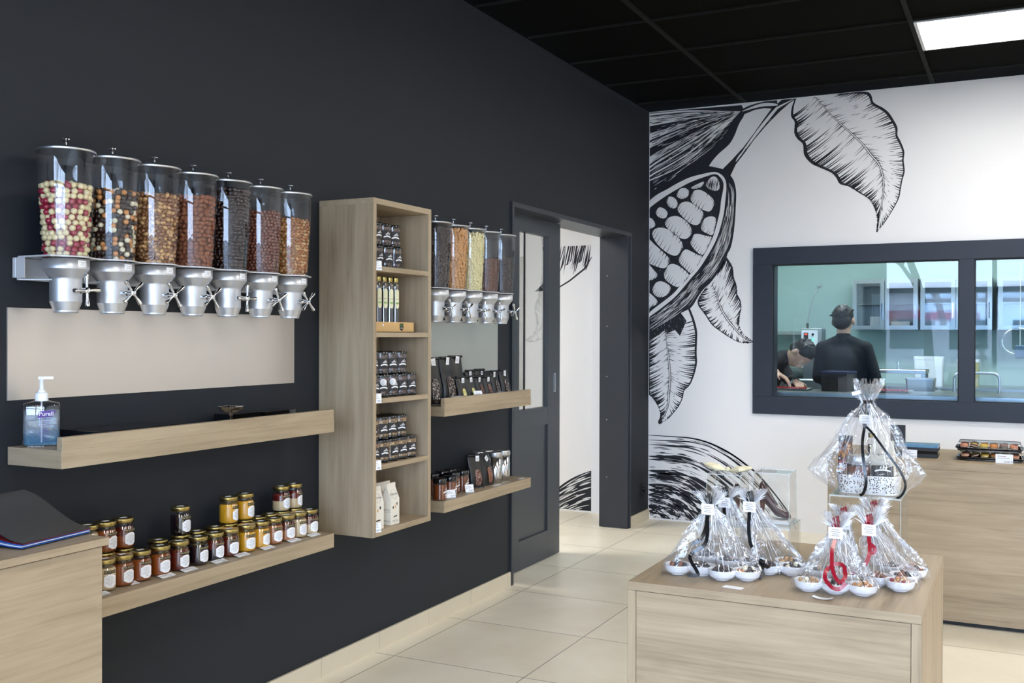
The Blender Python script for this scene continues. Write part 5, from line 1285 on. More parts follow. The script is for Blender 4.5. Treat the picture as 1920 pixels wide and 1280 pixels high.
def pack(label, bowls, neck, nz, ftop, seed, ribbon, mixes, group, ribbonpath, tagz, labelside=0.0, flare=.034, dishlab='', tailw=.0088):
    cx = sum(q[0] for q in bowls)/len(bowls); cy = sum(q[1] for q in bowls)/len(bowls)
    dsh = empty('sectioned_dish', (cx, cy, IZ+.001)); tag(dsh, dishlab, 'dish', 'white joined-bowl dishes in the gift packs')
    for x, y in bowls:
        b = MB(); b.lathe(bowlprof(1.08), 32, c=(x-cx, y-cy, 0)); b.build('bowl', 'porcelain', dsh)
    q = random.Random(seed)
    for bi, (x, y) in enumerate(bowls):
        mx_ = mixes[bi % len(mixes)]
        for k in range(9):
            kd = q.choice(mx_); s = .0062 if kd not in ('cube', 'chd') else .0068
            if k < 6: a = 2*PI*k/6+q.uniform(-.2, .2); rr_ = .0170; z = .0215
            else: a = 2*PI*k/3+q.uniform(-.2, .2); rr_ = .0072; z = .0275
            c = bpy.data.objects.new('chocolate_piece', PM[kd]); COL.objects.link(c); c.location = (x+rr_*math.cos(a), y+rr_*math.sin(a), IZ+z); c.scale = (s, s, s); c.rotation_euler = (q.uniform(0, 6), q.uniform(0, 6), q.uniform(0, 6))
            nm_ = {'ball_i': 'ivory ball', 'ball_c': 'caramel ball', 'ball_d': 'dark ball', 'cube': 'dark chocolate chunk', 'alm': 'beige almond', 'red': 'raspberry red ball', 'dus': 'cocoa-dusted almond', 'chd': 'dark chocolate disc'}[kd]
            tag(c, '%s in the white dish of the %s' % (nm_, label), 'candy', '%ss of the %s' % (nm_, label))
    g = empty('gift_wrap', (cx, cy, IZ+.0005)); tag(g, 'clear cellophane wrap of the '+label, 'gift wrap')
    nk = (neck[0]-cx, neck[1]-cy)
    film('cellophane', g, [(x-cx, y-cy) for x, y in hull([(x, y, BR) for x, y in bowls], .006)], nk, nz, ftop, seed, pleats=120, flare=flare, crumple=.005)
    b = MB(); b.lathe([(.0105, -.004), (.0115, 0), (.0105, .004)], 16, T=TR(nk[0], nk[1], nz), caps=False)
    # loop above the card and tails below it, in front of the neck
    fx_ = nk[0]; fy_ = nk[1]-.0125
    b.strip([(fx_-.002, fy_, nz), (fx_-.004, fy_-.006, nz+.012), (fx_-.002, fy_-.008, nz+.026), (fx_+.001, fy_-.004, nz+.030), (fx_+.003, fy_, nz+.018), (fx_+.002, fy_, nz)], tailw*1.25, 0, None, (0, -1, .05))
    slope = (neck[1]-min(q_[1] for q_ in bowls)+BR+.004)/(nz-.022)
    for path in ribbonpath: b.strip(smooth3([(fx_+dx, fy_+dy*.5-slope*min(-dz, nz-.03)-.004, max(nz+dz, .002)) for dx, dy, dz in path]), tailw, 0, None, (.0, -1, .0), None)
    b.build('ribbon', ribbon, g)
    b = MB(); T = TR(fx_+labelside, fy_-.009, nz+tagz) @ RX(math.radians(8))
    b.box(-.0155, .0155, -.0004, 0, -.0135, .0135, T=T)
    for z, l in ((.007, .7), (.002, .9), (-.003, .6), (-.007, .75)): b.box(-.012*l, .012*l, -.0006, -.0004, z, z+.0011, 1, T=T)
    b.build('gift_label', ['white', 'print'], g)
def smooth3(pts, k=6):
    out = []; n = len(pts)
    for i in range(n-1):
        p0, p1, p2, p3 = pts[max(i-1, 0)], pts[i], pts[i+1], pts[min(i+2, n-1)]
        for j in range(k):
            t = j/k; out.append(tuple(.5*(2*p1[q]+(p2[q]-p0[q])*t+(2*p0[q]-5*p1[q]+4*p2[q]-p3[q])*t*t+(3*p1[q]-p0[q]-3*p2[q]+p3[q])*t**3) for q in range(3)))
    out.append(pts[-1]); return out
GB, GR = 'black-ribboned gift packs on the display block', 'red-ribboned gift packs on the display block'
pack('front left black-ribboned gift pack', [(1.688, 2.405), (1.743, 2.420), (1.799, 2.397), (1.853, 2.420)], (1.762, 2.425), .170, .036, 101, 'ribbon_black', [['cube', 'dus'], ['cube', 'ball_d'], ['cube', 'choc' if 0 else 'cube'], ['ball_i', 'ball_c', 'ball_d']], GB,
     [[(0, 0, -.02), (.0, -.006, -.05), (-.010, -.008, -.075), (-.028, -.010, -.086)], [(0, 0, -.02), (.006, -.006, -.06), (.002, -.008, -.085), (-.024, -.014, -.105), (-.026, -.020, -.118), (-.006, -.03, -.140), (-.004, -.034, -.150), (-.028, -.036, -.152)]], -.006, dishlab='white porcelain dish of four joined bowls, front left on the display block')
pack('rear black-ribboned gift pack', [(1.722, 2.545), (1.782, 2.520), (1.840, 2.535)], (1.772, 2.54), .172, .030, 102, 'ribbon_black', [['cube', 'alm'], ['dus', 'cube'], ['dus', 'cube']], GB, [[(0, 0, -.02), (.003, -.005, -.045), (.0, -.006, -.06)]], -.008, dishlab='white porcelain dish of three joined bowls, behind the front left one')
pack('right black-ribboned gift pack', [(1.884, 2.505), (1.940, 2.520), (1.918, 2.575)], (1.842, 2.51), .171, .034, 103, 'ribbon_black', [['cube', 'ball_d'], ['ball_i', 'ball_d', 'ball_d'], ['cube', 'alm']], GB, [[(0, 0, -.02), (.002, -.006, -.06), (.008, -.008, -.09), (.014, -.01, -.10)]], -.008, dishlab='white porcelain dish of three joined bowls, middle of the display block')
pack('front red-ribboned gift pack', [(2.003, 2.385), (2.061, 2.388), (2.119, 2.398)], (2.062, 2.405), .143, .038, 104, 'ribbon_red', [['alm', 'ball_d', 'ball_i'], ['ball_d', 'chd'], ['ball_c', 'ball_d', 'alm']], GR,
     [[(0, 0, -.02), (-.004, -.012, -.045), (.0, -.016, -.078), (.010, -.018, -.098), (.020, -.016, -.106)], [(.020, -.016, -.106), (.028, -.012, -.092), (.022, -.004, -.072), (.006, -.0, -.070), (-.012, -.006, -.082), (-.014, -.014, -.100), (.002, -.02, -.116), (.018, -.018, -.118), (.030, -.014, -.105)]], -.006, dishlab='white porcelain dish of three joined bowls, front right on the display block')
pack('right red-ribboned gift pack', [(2.135, 2.505), (2.190, 2.478), (2.192, 2.545)], (2.124, 2.48), .142, .046, 105, 'ribbon_red', [['ball_d', 'dus'], ['red', 'ball_c', 'alm'], ['ball_d', 'dus']], GR, [[(0, 0, -.02), (.004, -.010, -.045), (.002, -.012, -.065), (-.004, -.012, -.082)], [(.004, -.01, -.035), (.014, -.012, -.042), (.014, -.012, -.052), (.006, -.010, -.055)]], -.006, dishlab='white porcelain dish of three joined bowls at the right edge of the display block')
pack('rear left red-ribboned gift pack', [(2.010, 2.515), (2.068, 2.500), (2.05, 2.562)], (2.060, 2.53), .145, .034, 106, 'ribbon_red', [['alm', 'ball_d'], ['alm', 'red']], GR, [], -.008, dishlab='white porcelain dish of three joined bowls behind the front red-ribboned pack')
pack('rear right red-ribboned gift pack', [(2.15, 2.635), (2.205, 2.62)], (2.117, 2.62), .152, .036, 107, 'ribbon_red', [['ball_d', 'dus']], GR, [], -.01, dishlab='white porcelain dish of two joined bowls at the back right of the display block')
# black bow lying against the right black-ribboned pack
b = MB(); q_ = random.Random(4)
for k in range(9):
    a = q_.uniform(0, 6.28); l = q_.uniform(.012, .022); c_ = Vector((1.878, 2.452, IZ+.034))
    e = c_+Vector((l*math.cos(a), q_.uniform(-.006, .006), l*.7*math.sin(a))); m_ = c_.lerp(e, .5)+Vector((0, -.008, .004))
    b.strip([tuple(c_), tuple(m_), tuple(e), tuple(e+Vector((0, .006, -.003)))], .008, 0, None, (.2*math.cos(a), -1, .2))
b.strip([(1.882, 2.448, IZ+.026), (1.886, 2.442, IZ+.014), (1.878, 2.438, IZ+.004), (1.882, 2.436, IZ+.001)], .008, 0, None, (0, -1, 0))
tag(b.build('ribbon_bow', 'ribbon_black'), 'curled black ribbon bow resting on the dish of the right black-ribboned pack', 'bow')
b = MB(); b.box(-.023, .023, -.011, .011, 0, .0008, T=TR(1.843, 2.331, IZ+.0006) @ RZ(-.12)); tag(b.build('price_tag', 'white'), 'white price card lying on the table edge before the black-ribboned packs', 'price tag')
b = MB(); n = 8; vs = []
for k in range(n+1): t = k/n; vs += [(-.022+.044*t, -.008, .0005+.004*(2*t-1)**2*(1 if 1 else 0)), (-.022+.044*t, .008, .0005+.004*(2*t-1)**2)]
b.add(vs, [(2*k, 2*k+2, 2*k+3, 2*k+1) for k in range(n)], T=TR(2.045, 2.322, IZ+.0006) @ RZ(-.05)); tag(b.build('price_tag', 'white'), 'curled white price card lying before the red-ribboned packs', 'price tag')
# ------------------------------------------------------------------ acrylic risers
def riser(x0, x1, y0, y1, z, label, th=.004):
    r = empty('acrylic_riser', ((x0+x1)/2, (y0+y1)/2, IZ+.0005)); tag(r, label, 'riser'); w_, d_ = (x1-x0)/2, (y1-y0)/2; h = z-IZ
    b = MB(); b.box(-w_, w_, -d_, d_, h-th, h); b.build('top_plate', 'acryl', r)
    b = MB(); b.box(-w_, w_, -d_-.0003, -d_+.0002, h-th, h); b.box(w_-.0002, w_+.0003, -d_, d_, h-th, h); b.box(-w_-.0003, -w_+.0002, -d_, d_, h-th, h); b.build('polished_edge', 'acryl_edge', r)
    for s in (-1, 1):
        b = MB(); b.box(min(s*w_, s*(w_-th)), max(s*w_, s*(w_-th)), -d_, d_, 0, h-th); l = b.build('side_plate', 'acryl', r)
        b = MB(); b.box(min(s*w_, s*(w_-.0015)), max(s*w_, s*(w_-.0015)), -d_-.0004, -d_+.0002, 0, h-th); b.build('polished_edge', 'acryl_edge', l)
riser(1.990, 2.165, 2.74, 2.915, .920, 'low clear acrylic riser under the gift basket')
riser(1.785, 1.905, 2.66, 2.80, .838, 'clear acrylic riser under the right boxed chocolate shoe')
riser(1.675, 1.785, 2.64, 2.76, .835, 'clear acrylic riser under the left boxed chocolate shoe')
# ------------------------------------------------------------------ chocolate shoes in clear boxes
M['shoechoc'] = pbr('milk_chocolate_shoe', rgb(70, 46, 44), .28, coat=.3); M['pearl'] = pbr('white_sugar_pearls', rgb(236, 232, 224), .3)
def shoe(loc, rz, label, s=1.0):
    r = empty('chocolate_shoe', loc, rz); tag(r, label, 'chocolate shoe')
    # profile along x: heel at -x, toe at +x
    b = MB(); rings = []; n = 16
    st = [(-.040, .062, .040, .010, .070), (-.036, .050, .036, .0125, .074), (-.028, .040, .030, .014, .066), (-.016, .026, .021, .013, .052), (-.002, .012, .010, .0125, .036), (.012, .003, .003, .0145, .024), (.026, .0, .001, .0155, .021), (.036, .0, .0015, .0125, .017), (.043, .002, .003, .006, .010)]
    for x, zc, zb, hw_, zt in st:
        ring = []
        for k in range(n):
            a = 2*PI*k/n; yy = hw_*math.cos(a); top = zt if math.sin(a) > 0 else 0
            z = zb+(zt-zb)*(.5+.5*math.sin(a))
            ring.append((x, yy, z))
        rings.append(ring)
    b.rings(rings, 0, True, caps=True); body = b.build('shoe_upper', 'shoechoc', r)
    b = MB(); b.rings([[(-.036+.003*(1-t)+w_*math.cos(2*PI*k/12), w_*math.sin(2*PI*k/12), .042*(1-t)) for k in range(12)] for t, w_ in ((0, .0095), (.4, .0062), (1, .0052))], 0, True, caps=True); b.build('heel', 'chipmilk', r)
    b = MB(); b.rings([[(x*1, hw_*.62*math.cos(2*PI*k/12), zt+.0006-.002*abs(math.sin(2*PI*k/12))) for k in range(12)] for x, zt, hw_ in ((-.034, .0735, .009), (-.024, .061, .012), (-.012, .0475, .011), (-.001, .0355, .010), (.008, .0285, .006))], 0, True); b.build('inner_sole', 'choc', r)
    b = MB()
    for k in range(26):
        t = k/25; x = -.006+.046*t; b.ico((x, -.0135*math.sin(PI*min(1, .35+t*.6))-.0015, .0035+.006*(1-t)**2), .0012, 1)
        b.ico((.020+.014*math.cos(t*6.28)*.6, .009*math.sin(t*6.28), .021-.004*abs(math.cos(t*3))), .0011, 1)
    b.build('pearl_trim', 'pearl', r)
    r.scale = (s, s*1.05, s*1.3); return r
def clearbox(x0, x1, y0, y1, z0, h, label):
    r = empty('clear_gift_box', ((x0+x1)/2, (y0+y1)/2, z0)); tag(r, label, 'box'); w_, d_ = (x1-x0)/2, (y1-y0)/2
    b = MB(); b.box(-w_, w_, -d_, d_, .001, h); b.build('clear_walls', 'acryl', r)
    b = MB(); e = .0007
    for sx in (-1, 1):
        for sy in (-1, 1): b.box(sx*w_-e, sx*w_+e, sy*d_-e, sy*d_+e, .0, h)
    for z in (.0, h): b.box(-w_, w_, -d_-e, -d_+e, z, z+.0018); b.box(-w_, w_, d_-e, d_+e, z, z+.0018); b.box(-w_-e, -w_+e, -d_, d_, z, z+.0018); b.box(w_-e, w_+e, -d_, d_, z, z+.0018)
    b.build('folded_edges', 'acryl_edge', r)
    b = MB(); b.box(-w_+.002, w_-.002, -d_+.002, d_-.002, .0015, .008); b.build('white_base', 'white', r)
    return r
clearbox(1.803, 1.897, 2.69, 2.785, .839, .132, 'clear box with a chocolate high-heeled shoe, right one')
shoe((1.850, 2.735, .8475), math.radians(-12), 'dark chocolate high-heeled shoe with white pearl trim in the right clear box', 1.0)
bx = clearbox(1.688, 1.778, 2.655, 2.745, .836, .128, 'clear box topped with cream tulle holding the left chocolate shoe')
shoe((1.733, 2.70, .8445), math.radians(150), 'dark chocolate high-heeled shoe in the left clear box, behind the gift packs', 1.0)
b = MB(); q_ = random.Random(9)
for s in (-1, 1):
    rings = []
    for k in range(7):
        t = k/6; x = s*(.004+.062*t); hw_ = .004+.016*math.sin(PI*min(1, t*1.05))**.7; ring = []
        for j in range(12): a = 2*PI*j/12; ring.append((x, hw_*math.cos(a)*(1+.2*q_.uniform(-1, 1)), .006+.014*t*(1 if s < 0 else .6)+hw_*.45*math.sin(a)*(1+.3*q_.uniform(-1, 1))))
        rings.append(ring)
    b.rings(rings, 0, False, caps=True)
b.ico((0, 0, .008), .008, 1); tag(b.build('tulle_bow', 'raffia', loc=(1.735, 2.69, .968)), 'cream tulle bow lying on top of the left clear shoe box', 'bow')
# ------------------------------------------------------------------ gift basket
def meshmat():
    m, nt, out = newmat('white_perforated_sheet'); L = nt.links.new
    tr = N(nt, 'ShaderNodeBsdfTransparent'); b_ = N(nt, 'ShaderNodeBsdfPrincipled'); b_.inputs['Base Color'].default_value = rgb(236, 236, 234); b_.inputs['Roughness'].default_value = .4
    tc = N(nt, 'ShaderNodeTexCoord'); v = N(nt, 'ShaderNodeTexVoronoi'); v.inputs['Scale'].default_value = 210; v.inputs['Randomness'].default_value = .75; L(tc.outputs['Object'], v.inputs['Vector'])
    lt = N(nt, 'ShaderNodeMath', operation='LESS_THAN'); lt.inputs[1].default_value = .36; L(v.outputs['Distance'], lt.inputs[0])
    mx = N(nt, 'ShaderNodeMixShader'); L(lt.outputs[0], mx.inputs[0]); L(b_.outputs[0], mx.inputs[1]); L(tr.outputs[0], mx.inputs[2]); L(mx.outputs[0], out.inputs[0]); return m
M['perf'] = meshmat()
bkx, bky, bkz = 2.077, 2.828, .9215
r = empty('gift_basket', (bkx, bky, bkz)); tag(r, 'white perforated metal basket packed with treats on the acrylic riser', 'basket')
b = MB(); b.rings([rrect(.150, .105, .03, 6, z=.002), rrect(.158, .112, .032, 6, z=.048)], 0, True); b.build('basket_wall', 'perf', r)
b = MB(); b.rings([rrect(.150, .105, .03, 6, z=.0), rrect(.150, .105, .03, 6, z=.002)], 0, False, caps=True); b.build('basket_floor', 'plastic', r)
b = MB(); b.tube([*rrect(.159, .113, .032, 6, z=.048), rrect(.159, .113, .032, 6, z=.048)[0]], .001, 6, caps=False); b.build('rim', 'plastic', r)
o = clone(c0, (bkx+.032, bky+.018, bkz+.003), math.radians(-97)); o.scale = (.95, .95, .82); tag(o, 'cream gable carton with circle logo standing in the gift basket', 'carton')
ck = o
o = make_pouch(.07, .035, .105, .0, None, 88, .5, False, .1); 
for q in list(o.children):
    if q.name.startswith('label'): bpy.data.objects.remove(q)
o.location = (bkx+.036, bky-.026, bkz+.002); o.rotation_euler = (0, math.radians(0), math.radians(-80)); o.scale = (.75, .82, .68)
b = MB(); b.box(-.0005, 0, -.030, .030, .0, .060); brandmark(b, .04, .035, .9, 1)
tag(o, 'short black pouch standing in front of the cream carton in the basket', 'pouch')
b = MB()
for k in range(8):
    a, a2 = math.radians(-26+52*k/8), math.radians(-26+52*(k+1)/8); f = lambda q: .040+.005*math.cos(q*3); Rb = .045
    b.add([(Rb*math.sin(a), -.0006, f(a)), (Rb*math.sin(a2), -.0006, f(a2)), (Rb*math.sin(a2), -.0006, f(a2)+.005), (Rb*math.sin(a), -.0006, f(a)+.005)], [(0, 1, 2, 3)])
for x0, h0 in ((-.008, .008), (-.001, .012), (.006, .009)): b.add([(x0, -.0006, .052), (x0+.004, -.0006, .052), (x0+.005, -.0006, .052+h0), (x0+.002, -.0006, .050+h0)], [(0, 1, 2, 3)])
lg = b.build('pouch_logo', 'white', o); lg.location = (.0205, .0, .035); lg.rotation_euler = (0, 0, PI/2); lg.scale = (1.2, 1, 1.2)
o = clone(j0, (bkx-.024, bky-.022, bkz+.003), math.radians(-95)); tag(o, 'amber spread jar with white logo standing in the gift basket', 'jar')
for q in o.children:
    if q.name.startswith('lid'): q.material_slots[0].link = 'OBJECT'; q.material_slots[0].material = M['alu']
r2 = empty('foil_snack_bag', (bkx-.062, bky+.012, bkz+.003), math.radians(-80)); tag(r2, 'tall brown and orange snack bag at the left side of the basket', 'bag')
M['snack'] = speckle('orange_brown_mix', [(170, 110, 60), (110, 60, 40), (200, 140, 70), (80, 48, 40), (150, 70, 60)], 90, .25, edge=.1)
b = MB(); b.rings([rrect(.020, .036, .008, 5, z=0), rrect(.026, .040, .010, 5, z=.05), rrect(.016, .036, .006, 5, z=.105), rrect(.004, .034, .0018, 5, z=.128)], 0, True, caps=True); b.build('bag_body', 'snack', r2)
b = MB(); b.box(-.0025, .0025, -.018, .018, .126, .142); b.build('bag_header', 'black', r2)
o = clone(s0, (bkx+.002, bky+.03, bkz+.003), -1.2); o.scale = (.8, .8, .8); tag(o, 'slim dark bottle standing at the back of the gift basket', 'bottle')
g = empty('gift_wrap', (bkx, bky, bkz)); g.location.z = bkz-.0008; tag(g, 'large clear cellophane wrap with black ribbon around the white gift basket', 'gift wrap')
q_ = random.Random(77); base = [(.092*math.cos(2*PI*k/48)*(1+.05*math.sin(3*2*PI*k/48)), .070*math.sin(2*PI*k/48)) for k in range(48)]
def bigfilm():
    n = 110; b = MB(); rings = []; ph = [q_.uniform(-1, 1) for _ in range(n)]; ph2 = [q_.uniform(-1, 1) for _ in range(n)]
    prof = [(.001, .084, .060), (.006, .088, .064), (.03, .108, .074), (.055, .122, .080), (.08, .118, .080), (.105, .104, .072), (.13, .088, .062), (.155, .075, .054), (.18, .060, .044), (.205, .042, .032), (.225, .022, .018), (.238, .012, .012), (.250, .018, .014), (.268, .026, .018), (.285, .032, .02), (.300, .034, .02)]
    for li, (z, rx, ry) in enumerate(prof):
        ring = []
        for j in range(n):
            a = 2*PI*j/n; top = z > .24; u = z/.238
            # loose corners of film standing off left and right near the foot
            ear = .030*math.exp(-((z-.05)/.035)**2)*(math.exp(-((a-PI)/.35)**2)+.75*math.exp(-(min(a, 2*PI-a)/.35)**2))
            f = .0045*(1 if j % 2 else -1)*(.5+.5*ph[j])+.006*math.sin(a*5+li*.9)*min(1, u*1.5)+.005*ph2[(j*3+li*11) % n]
            f *= .4 if z < .02 else 1; f = f*.5 if .22 < z < .245 else f
            zz = z+(q_.uniform(-.004, .004) if .02 < z < .22 else 0)-(.03*max(0, ph2[j]) if z > .29 else 0)
            ring.append(((rx+f+ear)*math.cos(a)-.004, (ry+f)*math.sin(a)*(1 if not top or j % 2 else .4), zz))
        rings.append(ring)
    b.rings(rings, 0, False); b.build('cellophane', 'cello', g)
    c = MB()
    for _ in range(70):
        j = q_.randrange(n); a = q_.randrange(2, 9); e = min(15, a+q_.randrange(2, 6)); pts = []
        for i in range(a, e+1): p = Vector(rings[i][(j+(i-a)*q_.choice((0, 0, 1))) % n]); pts.append(p+Vector((p.x, p.y, 0)).normalized()*.0015)
        c.strip(pts, q_.uniform(.0008, .0028), 0, None, tuple(Vector((pts[0].x, pts[0].y, 0)).normalized()), [math.sin(PI*(i+.3)/(len(pts)-.4)) for i in range(len(pts))])
    for _ in range(60):
        j = q_.randrange(n); i = q_.randrange(2, 14); p = Vector(rings[i][j]); nr = Vector((p.x, p.y, 0)).normalized(); d2 = Vector((q_.uniform(-1, 1), q_.uniform(-1, 1), q_.uniform(-1, 1))); d2 = (d2-nr*d2.dot(nr)).normalized()*q_.uniform(.006, .022); pp = p+nr*.0015
        c.strip([pp-d2, pp+d2*.2, pp+d2], q_.uniform(.0006, .0022), 0, None, tuple(nr), [.2, 1, .1])
    c.build('film_crease', 'crease', g)
bigfilm()
b = MB(); b.lathe([(.0125, .233), (.0135, .238), (.0125, .243)], 16, T=TR(-.004, 0, 0), caps=False)
X = -.006; Yf = -.020
b.strip(smooth3([(X+.002, Yf, .200), (X-.006, Yf-.004, .214), (X-.010, Yf-.004, .228), (X-.002, Yf, .238)]), .003, 0, None, (0, -1, 0))
b.strip(smooth3([(X+.004, Yf-.002, .200), (X+.008, Yf-.004, .212), (X+.006, Yf-.002, .230)]), .006, 0, None, (0, -1, 0))
b.strip(smooth3([(X-.001, Yf-.016, .178), (X-.002, Yf-.052, .130), (X+.006, Yf-.068, .07), (X+.010, Yf-.070, .035), (X+.002, Yf-.062, .008), (X-.008, Yf-.052, .0)]), .0075, 0, None, (0, -1, 0))
b.strip(smooth3([(X+.0, Yf-.018, .178), (X+.022, Yf-.040, .160), (X+.055, Yf-.054, .118), (X+.090, Yf-.058, .07), (X+.103, Yf-.054, .035), (X+.094, Yf-.048, .008), (X+.078, Yf-.044, -.004)]), .006, 0, None, (0, -1, 0))
b.box(X-.005, X+.004, Yf-.022, Yf-.016, .174, .183)
b.build('ribbon', 'ribbon_black', g)
b = MB(); T = TR(X+.0, Yf-.012, .196) @ RX(.15)
b.box(-.015, .015, -.0004, 0, -.012, .010, T=T)
for z, l in ((.004, .8), (0, .9), (-.004, .7), (-.008, .8)): b.box(-.011*l, .011*l, -.0006, -.0004, z, z+.001, 1, T=T)
b.box(-.012, .012, -.0004, 0, -.005, .005, T=TR(-.030, -.02, .262) @ RY(-.3)); b.build('gift_label', ['white', 'print'], g)
# ------------------------------------------------------------------ goods on the back counter
def cbox(x0, x1, y0, y1, z0, z1, name, label, mats=('black', 'blackgloss')):
    r = empty(name, ((x0+x1)/2, (y0+y1)/2, z0)); tag(r, label, 'box'); w_, d_ = (x1-x0)/2, (y1-y0)/2; h = z1-z0
    b = MB(); b.box(-w_, w_, -d_, d_, 0, h*.62, c=.001); b.build('box_base', mats[0], r); b = MB(); b.box(-w_-.0005, w_+.0005, -d_-.0005, d_+.0005, h*.6, h, c=.001); b.build('box_lid', mats[1], r); return r
M['bluelid'] = pbr('blue_printed_lid', rgb(92, 138, 172), .25, noise=.3, nscale=60, coat=.3)
cbox(1.885, 2.078, 5.24, 5.37, BZ+.0005, BZ+.030, 'gift_box', 'flat black box, lower one of the stacked pair on the back counter')
cbox(1.885, 2.080, 5.235, 5.37, BZ+.031, BZ+.060, 'gift_box', 'flat black box with blue printed lid, upper one of the stacked pair', ('black', 'bluelid'))
b = MB(); b.box(-.035, .035, -.004, .004, 0, .085, T=RX(-.0)); o = b.build('display_card', 'black', loc=(1.892, 5.40, BZ+.0605)); o.location = (1.885, 5.392, BZ+.0005); tag(o, 'black upright card standing behind the stacked black boxes', 'card'); o.scale = (1, 1, 1.65)
def ptag(x, y, w_, h_, txt, label):
    r = empty('price_tag', (x, y, BZ+.001)); tag(r, label, 'price tag'); T = RX(math.radians(-12))
    b = MB(); b.box(-w_/2, w_/2, -.0004, 0, 0, h_, T=T); b.text(txt, h_*.3, T @ TR(w_*.22, -.0008, h_*.1) @ FY, 1); b.box(-w_*.4, w_*.3, -.0008, -.0005, h_*.55, h_*.58, 1, T=T); b.box(-w_*.4, w_*.1, -.0008, -.0005, h_*.75, h_*.79, 2, T=T); b.build('card', ['white', 'print', 'redball'], r)
ptag(1.958, 5.19, .066, .040, '9,90 €', 'white price card standing before the stacked black boxes')
ptag(2.365, 5.165, .072, .042, '15,00 €', 'white price card standing before the macaron trays')
mcol = [('mac_pink', (206, 130, 100)), ('mac_dark', (96, 62, 50)), ('mac_yellow', (206, 172, 70)), ('mac_orange', (206, 128, 60)), ('mac_grey', (110, 96, 90))]
for n_, c_ in mcol: M[n_] = pbr(n_+'_shell', rgb(*c_), .55, noise=.08, nscale=90)
M['macfill'] = pbr('macaron_filling', rgb(226, 206, 176), .5)
MC = {}
for n_, _ in mcol:
    b = MB(); b.lathe([(0, -.010), (.014, -.009), (.0195, -.004), (.0200, -.0025), (.018, -.002)], 18); b.lathe([(.018, -.0022), (.018, .0022)], 18, mi=1, caps=False); b.lathe([(.018, .002), (.0200, .0025), (.0195, .004), (.014, .009), (0, .010)], 18); MC[n_] = b.mesh('macaron', [n_, 'macfill'])
def mtray(x, y, z, label, seed):
    r = empty('macaron_tray', (x, y, z)); tag(r, label, 'tray'); q = random.Random(seed); w_, d_ = .145, .085
    b = MB(); b.rings([rrect(2*w_-.02, 2*d_-.02, .02, 5, z=.001), rrect(2*w_-.012, 2*d_-.012, .022, 5, z=.012), rrect(2*w_, 2*d_, .024, 5, z=.013), rrect(2*w_, 2*d_, .024, 5, z=.0165), rrect(2*w_-.018, 2*d_-.018, .02, 5, z=.0165), rrect(2*w_-.024, 2*d_-.024, .018, 5, z=.003)], 0, True, caps=True); b.build('tray_base', 'blackgloss', r)
    b = MB(); b.rings([rrect(2*w_-.003, 2*d_-.003, .022, 5, z=.017), rrect(2*w_-.03, 2*d_-.03, .02, 5, z=.040)], 0, True); b.add(rrect(2*w_-.03, 2*d_-.03, .02, 5, z=.040), [tuple(range(20))]); lid = b.build('clear_lid', 'acryl', r)
    b = MB(); ring = rrect(2*w_-.03, 2*d_-.03, .02, 5, z=.040); b.tube([*ring, ring[0]], .0012, 6, caps=False)
    for s1, s2 in ((0, 12), (2, 9)): b.tube([ring[s1], ring[s2]], .0006, 5)
    b.build('lid_edge', 'black', lid)
    for i in range(6):
        for j in range(3):
            k = mcol[(i+(1 if j == 1 else 0)) % 5][0]; c = bpy.data.objects.new('macaron', MC[k]); COL.objects.link(c)
            c.location = (x-w_+.038+i*.042, y-d_+.036+j*.048, z+.0225); c.rotation_euler = (q.uniform(-.25, .25), q.uniform(-.3, .3), q.uniform(0, 6)); c.scale = (.98, .98, .9)
            tag(c, '%s macaron in the %s' % ({'mac_pink': 'salmon pink', 'mac_dark': 'dark brown', 'mac_yellow': 'yellow', 'mac_orange': 'orange', 'mac_grey': 'grey brown'}[k], label.split(' of macarons')[0]), 'macaron', k[4:]+' macarons in the '+label.split(' of macarons')[0])
mtray(2.305, 5.30, BZ+.0008, 'lower clear-lidded tray of macarons on the back counter', 3)
mtray(2.300, 5.305, BZ+.044, 'upper clear-lidded tray of macarons on the back counter', 5)
# ------------------------------------------------------------------ kitchen behind the window
KY0, KY1, KX0, KX1 = YB+.2, 10.1, -.1, 4.6
b = MB(); b.box(KX0-.1, KX1+.1, KY1, KY1+.1, 0, 2.7); struct(b.build('wall_kitchen_back', 'mint'))
b = MB(); b.box(KX0-.1, KX0, KY0, KY1, 0, 2.7); struct(b.build('wall_kitchen_left', 'mint'))
b = MB(); b.box(KX1, KX1+.1, KY0, KY1, 0, 2.7); struct(b.build('wall_kitchen_right', 'mint'))
b = MB(); b.box(KX0, KX1, KY0, KY1, 2.7, 2.8); struct(b.build('ceiling_kitchen', 'wall_white'))
M['lamp3'] = emat('kitchen_lamp_glow', (.95, 1.0, .96, 1), 16)
for i, (x, y) in enumerate(((1.2, 8.3), (3.0, 8.3))):
    r = empty('ceiling_lamp', (x, y, 2.699)); tag(r, 'flat light panel on the kitchen ceiling, '+('left' if i == 0 else 'right')+' one', 'ceiling light', 'kitchen ceiling lamps')
    b = MB(); b.box(-.62, .62, -.32, .32, -.02, 0); b.build('housing', 'rim', r); b = MB(); b.box(-.6, .6, -.3, .3, -.025, -.0205); b.build('diffuser', 'lamp3', r)
M['inox'] = pbr('kitchen_steel', rgb(170, 174, 172), .28, metal=.9)
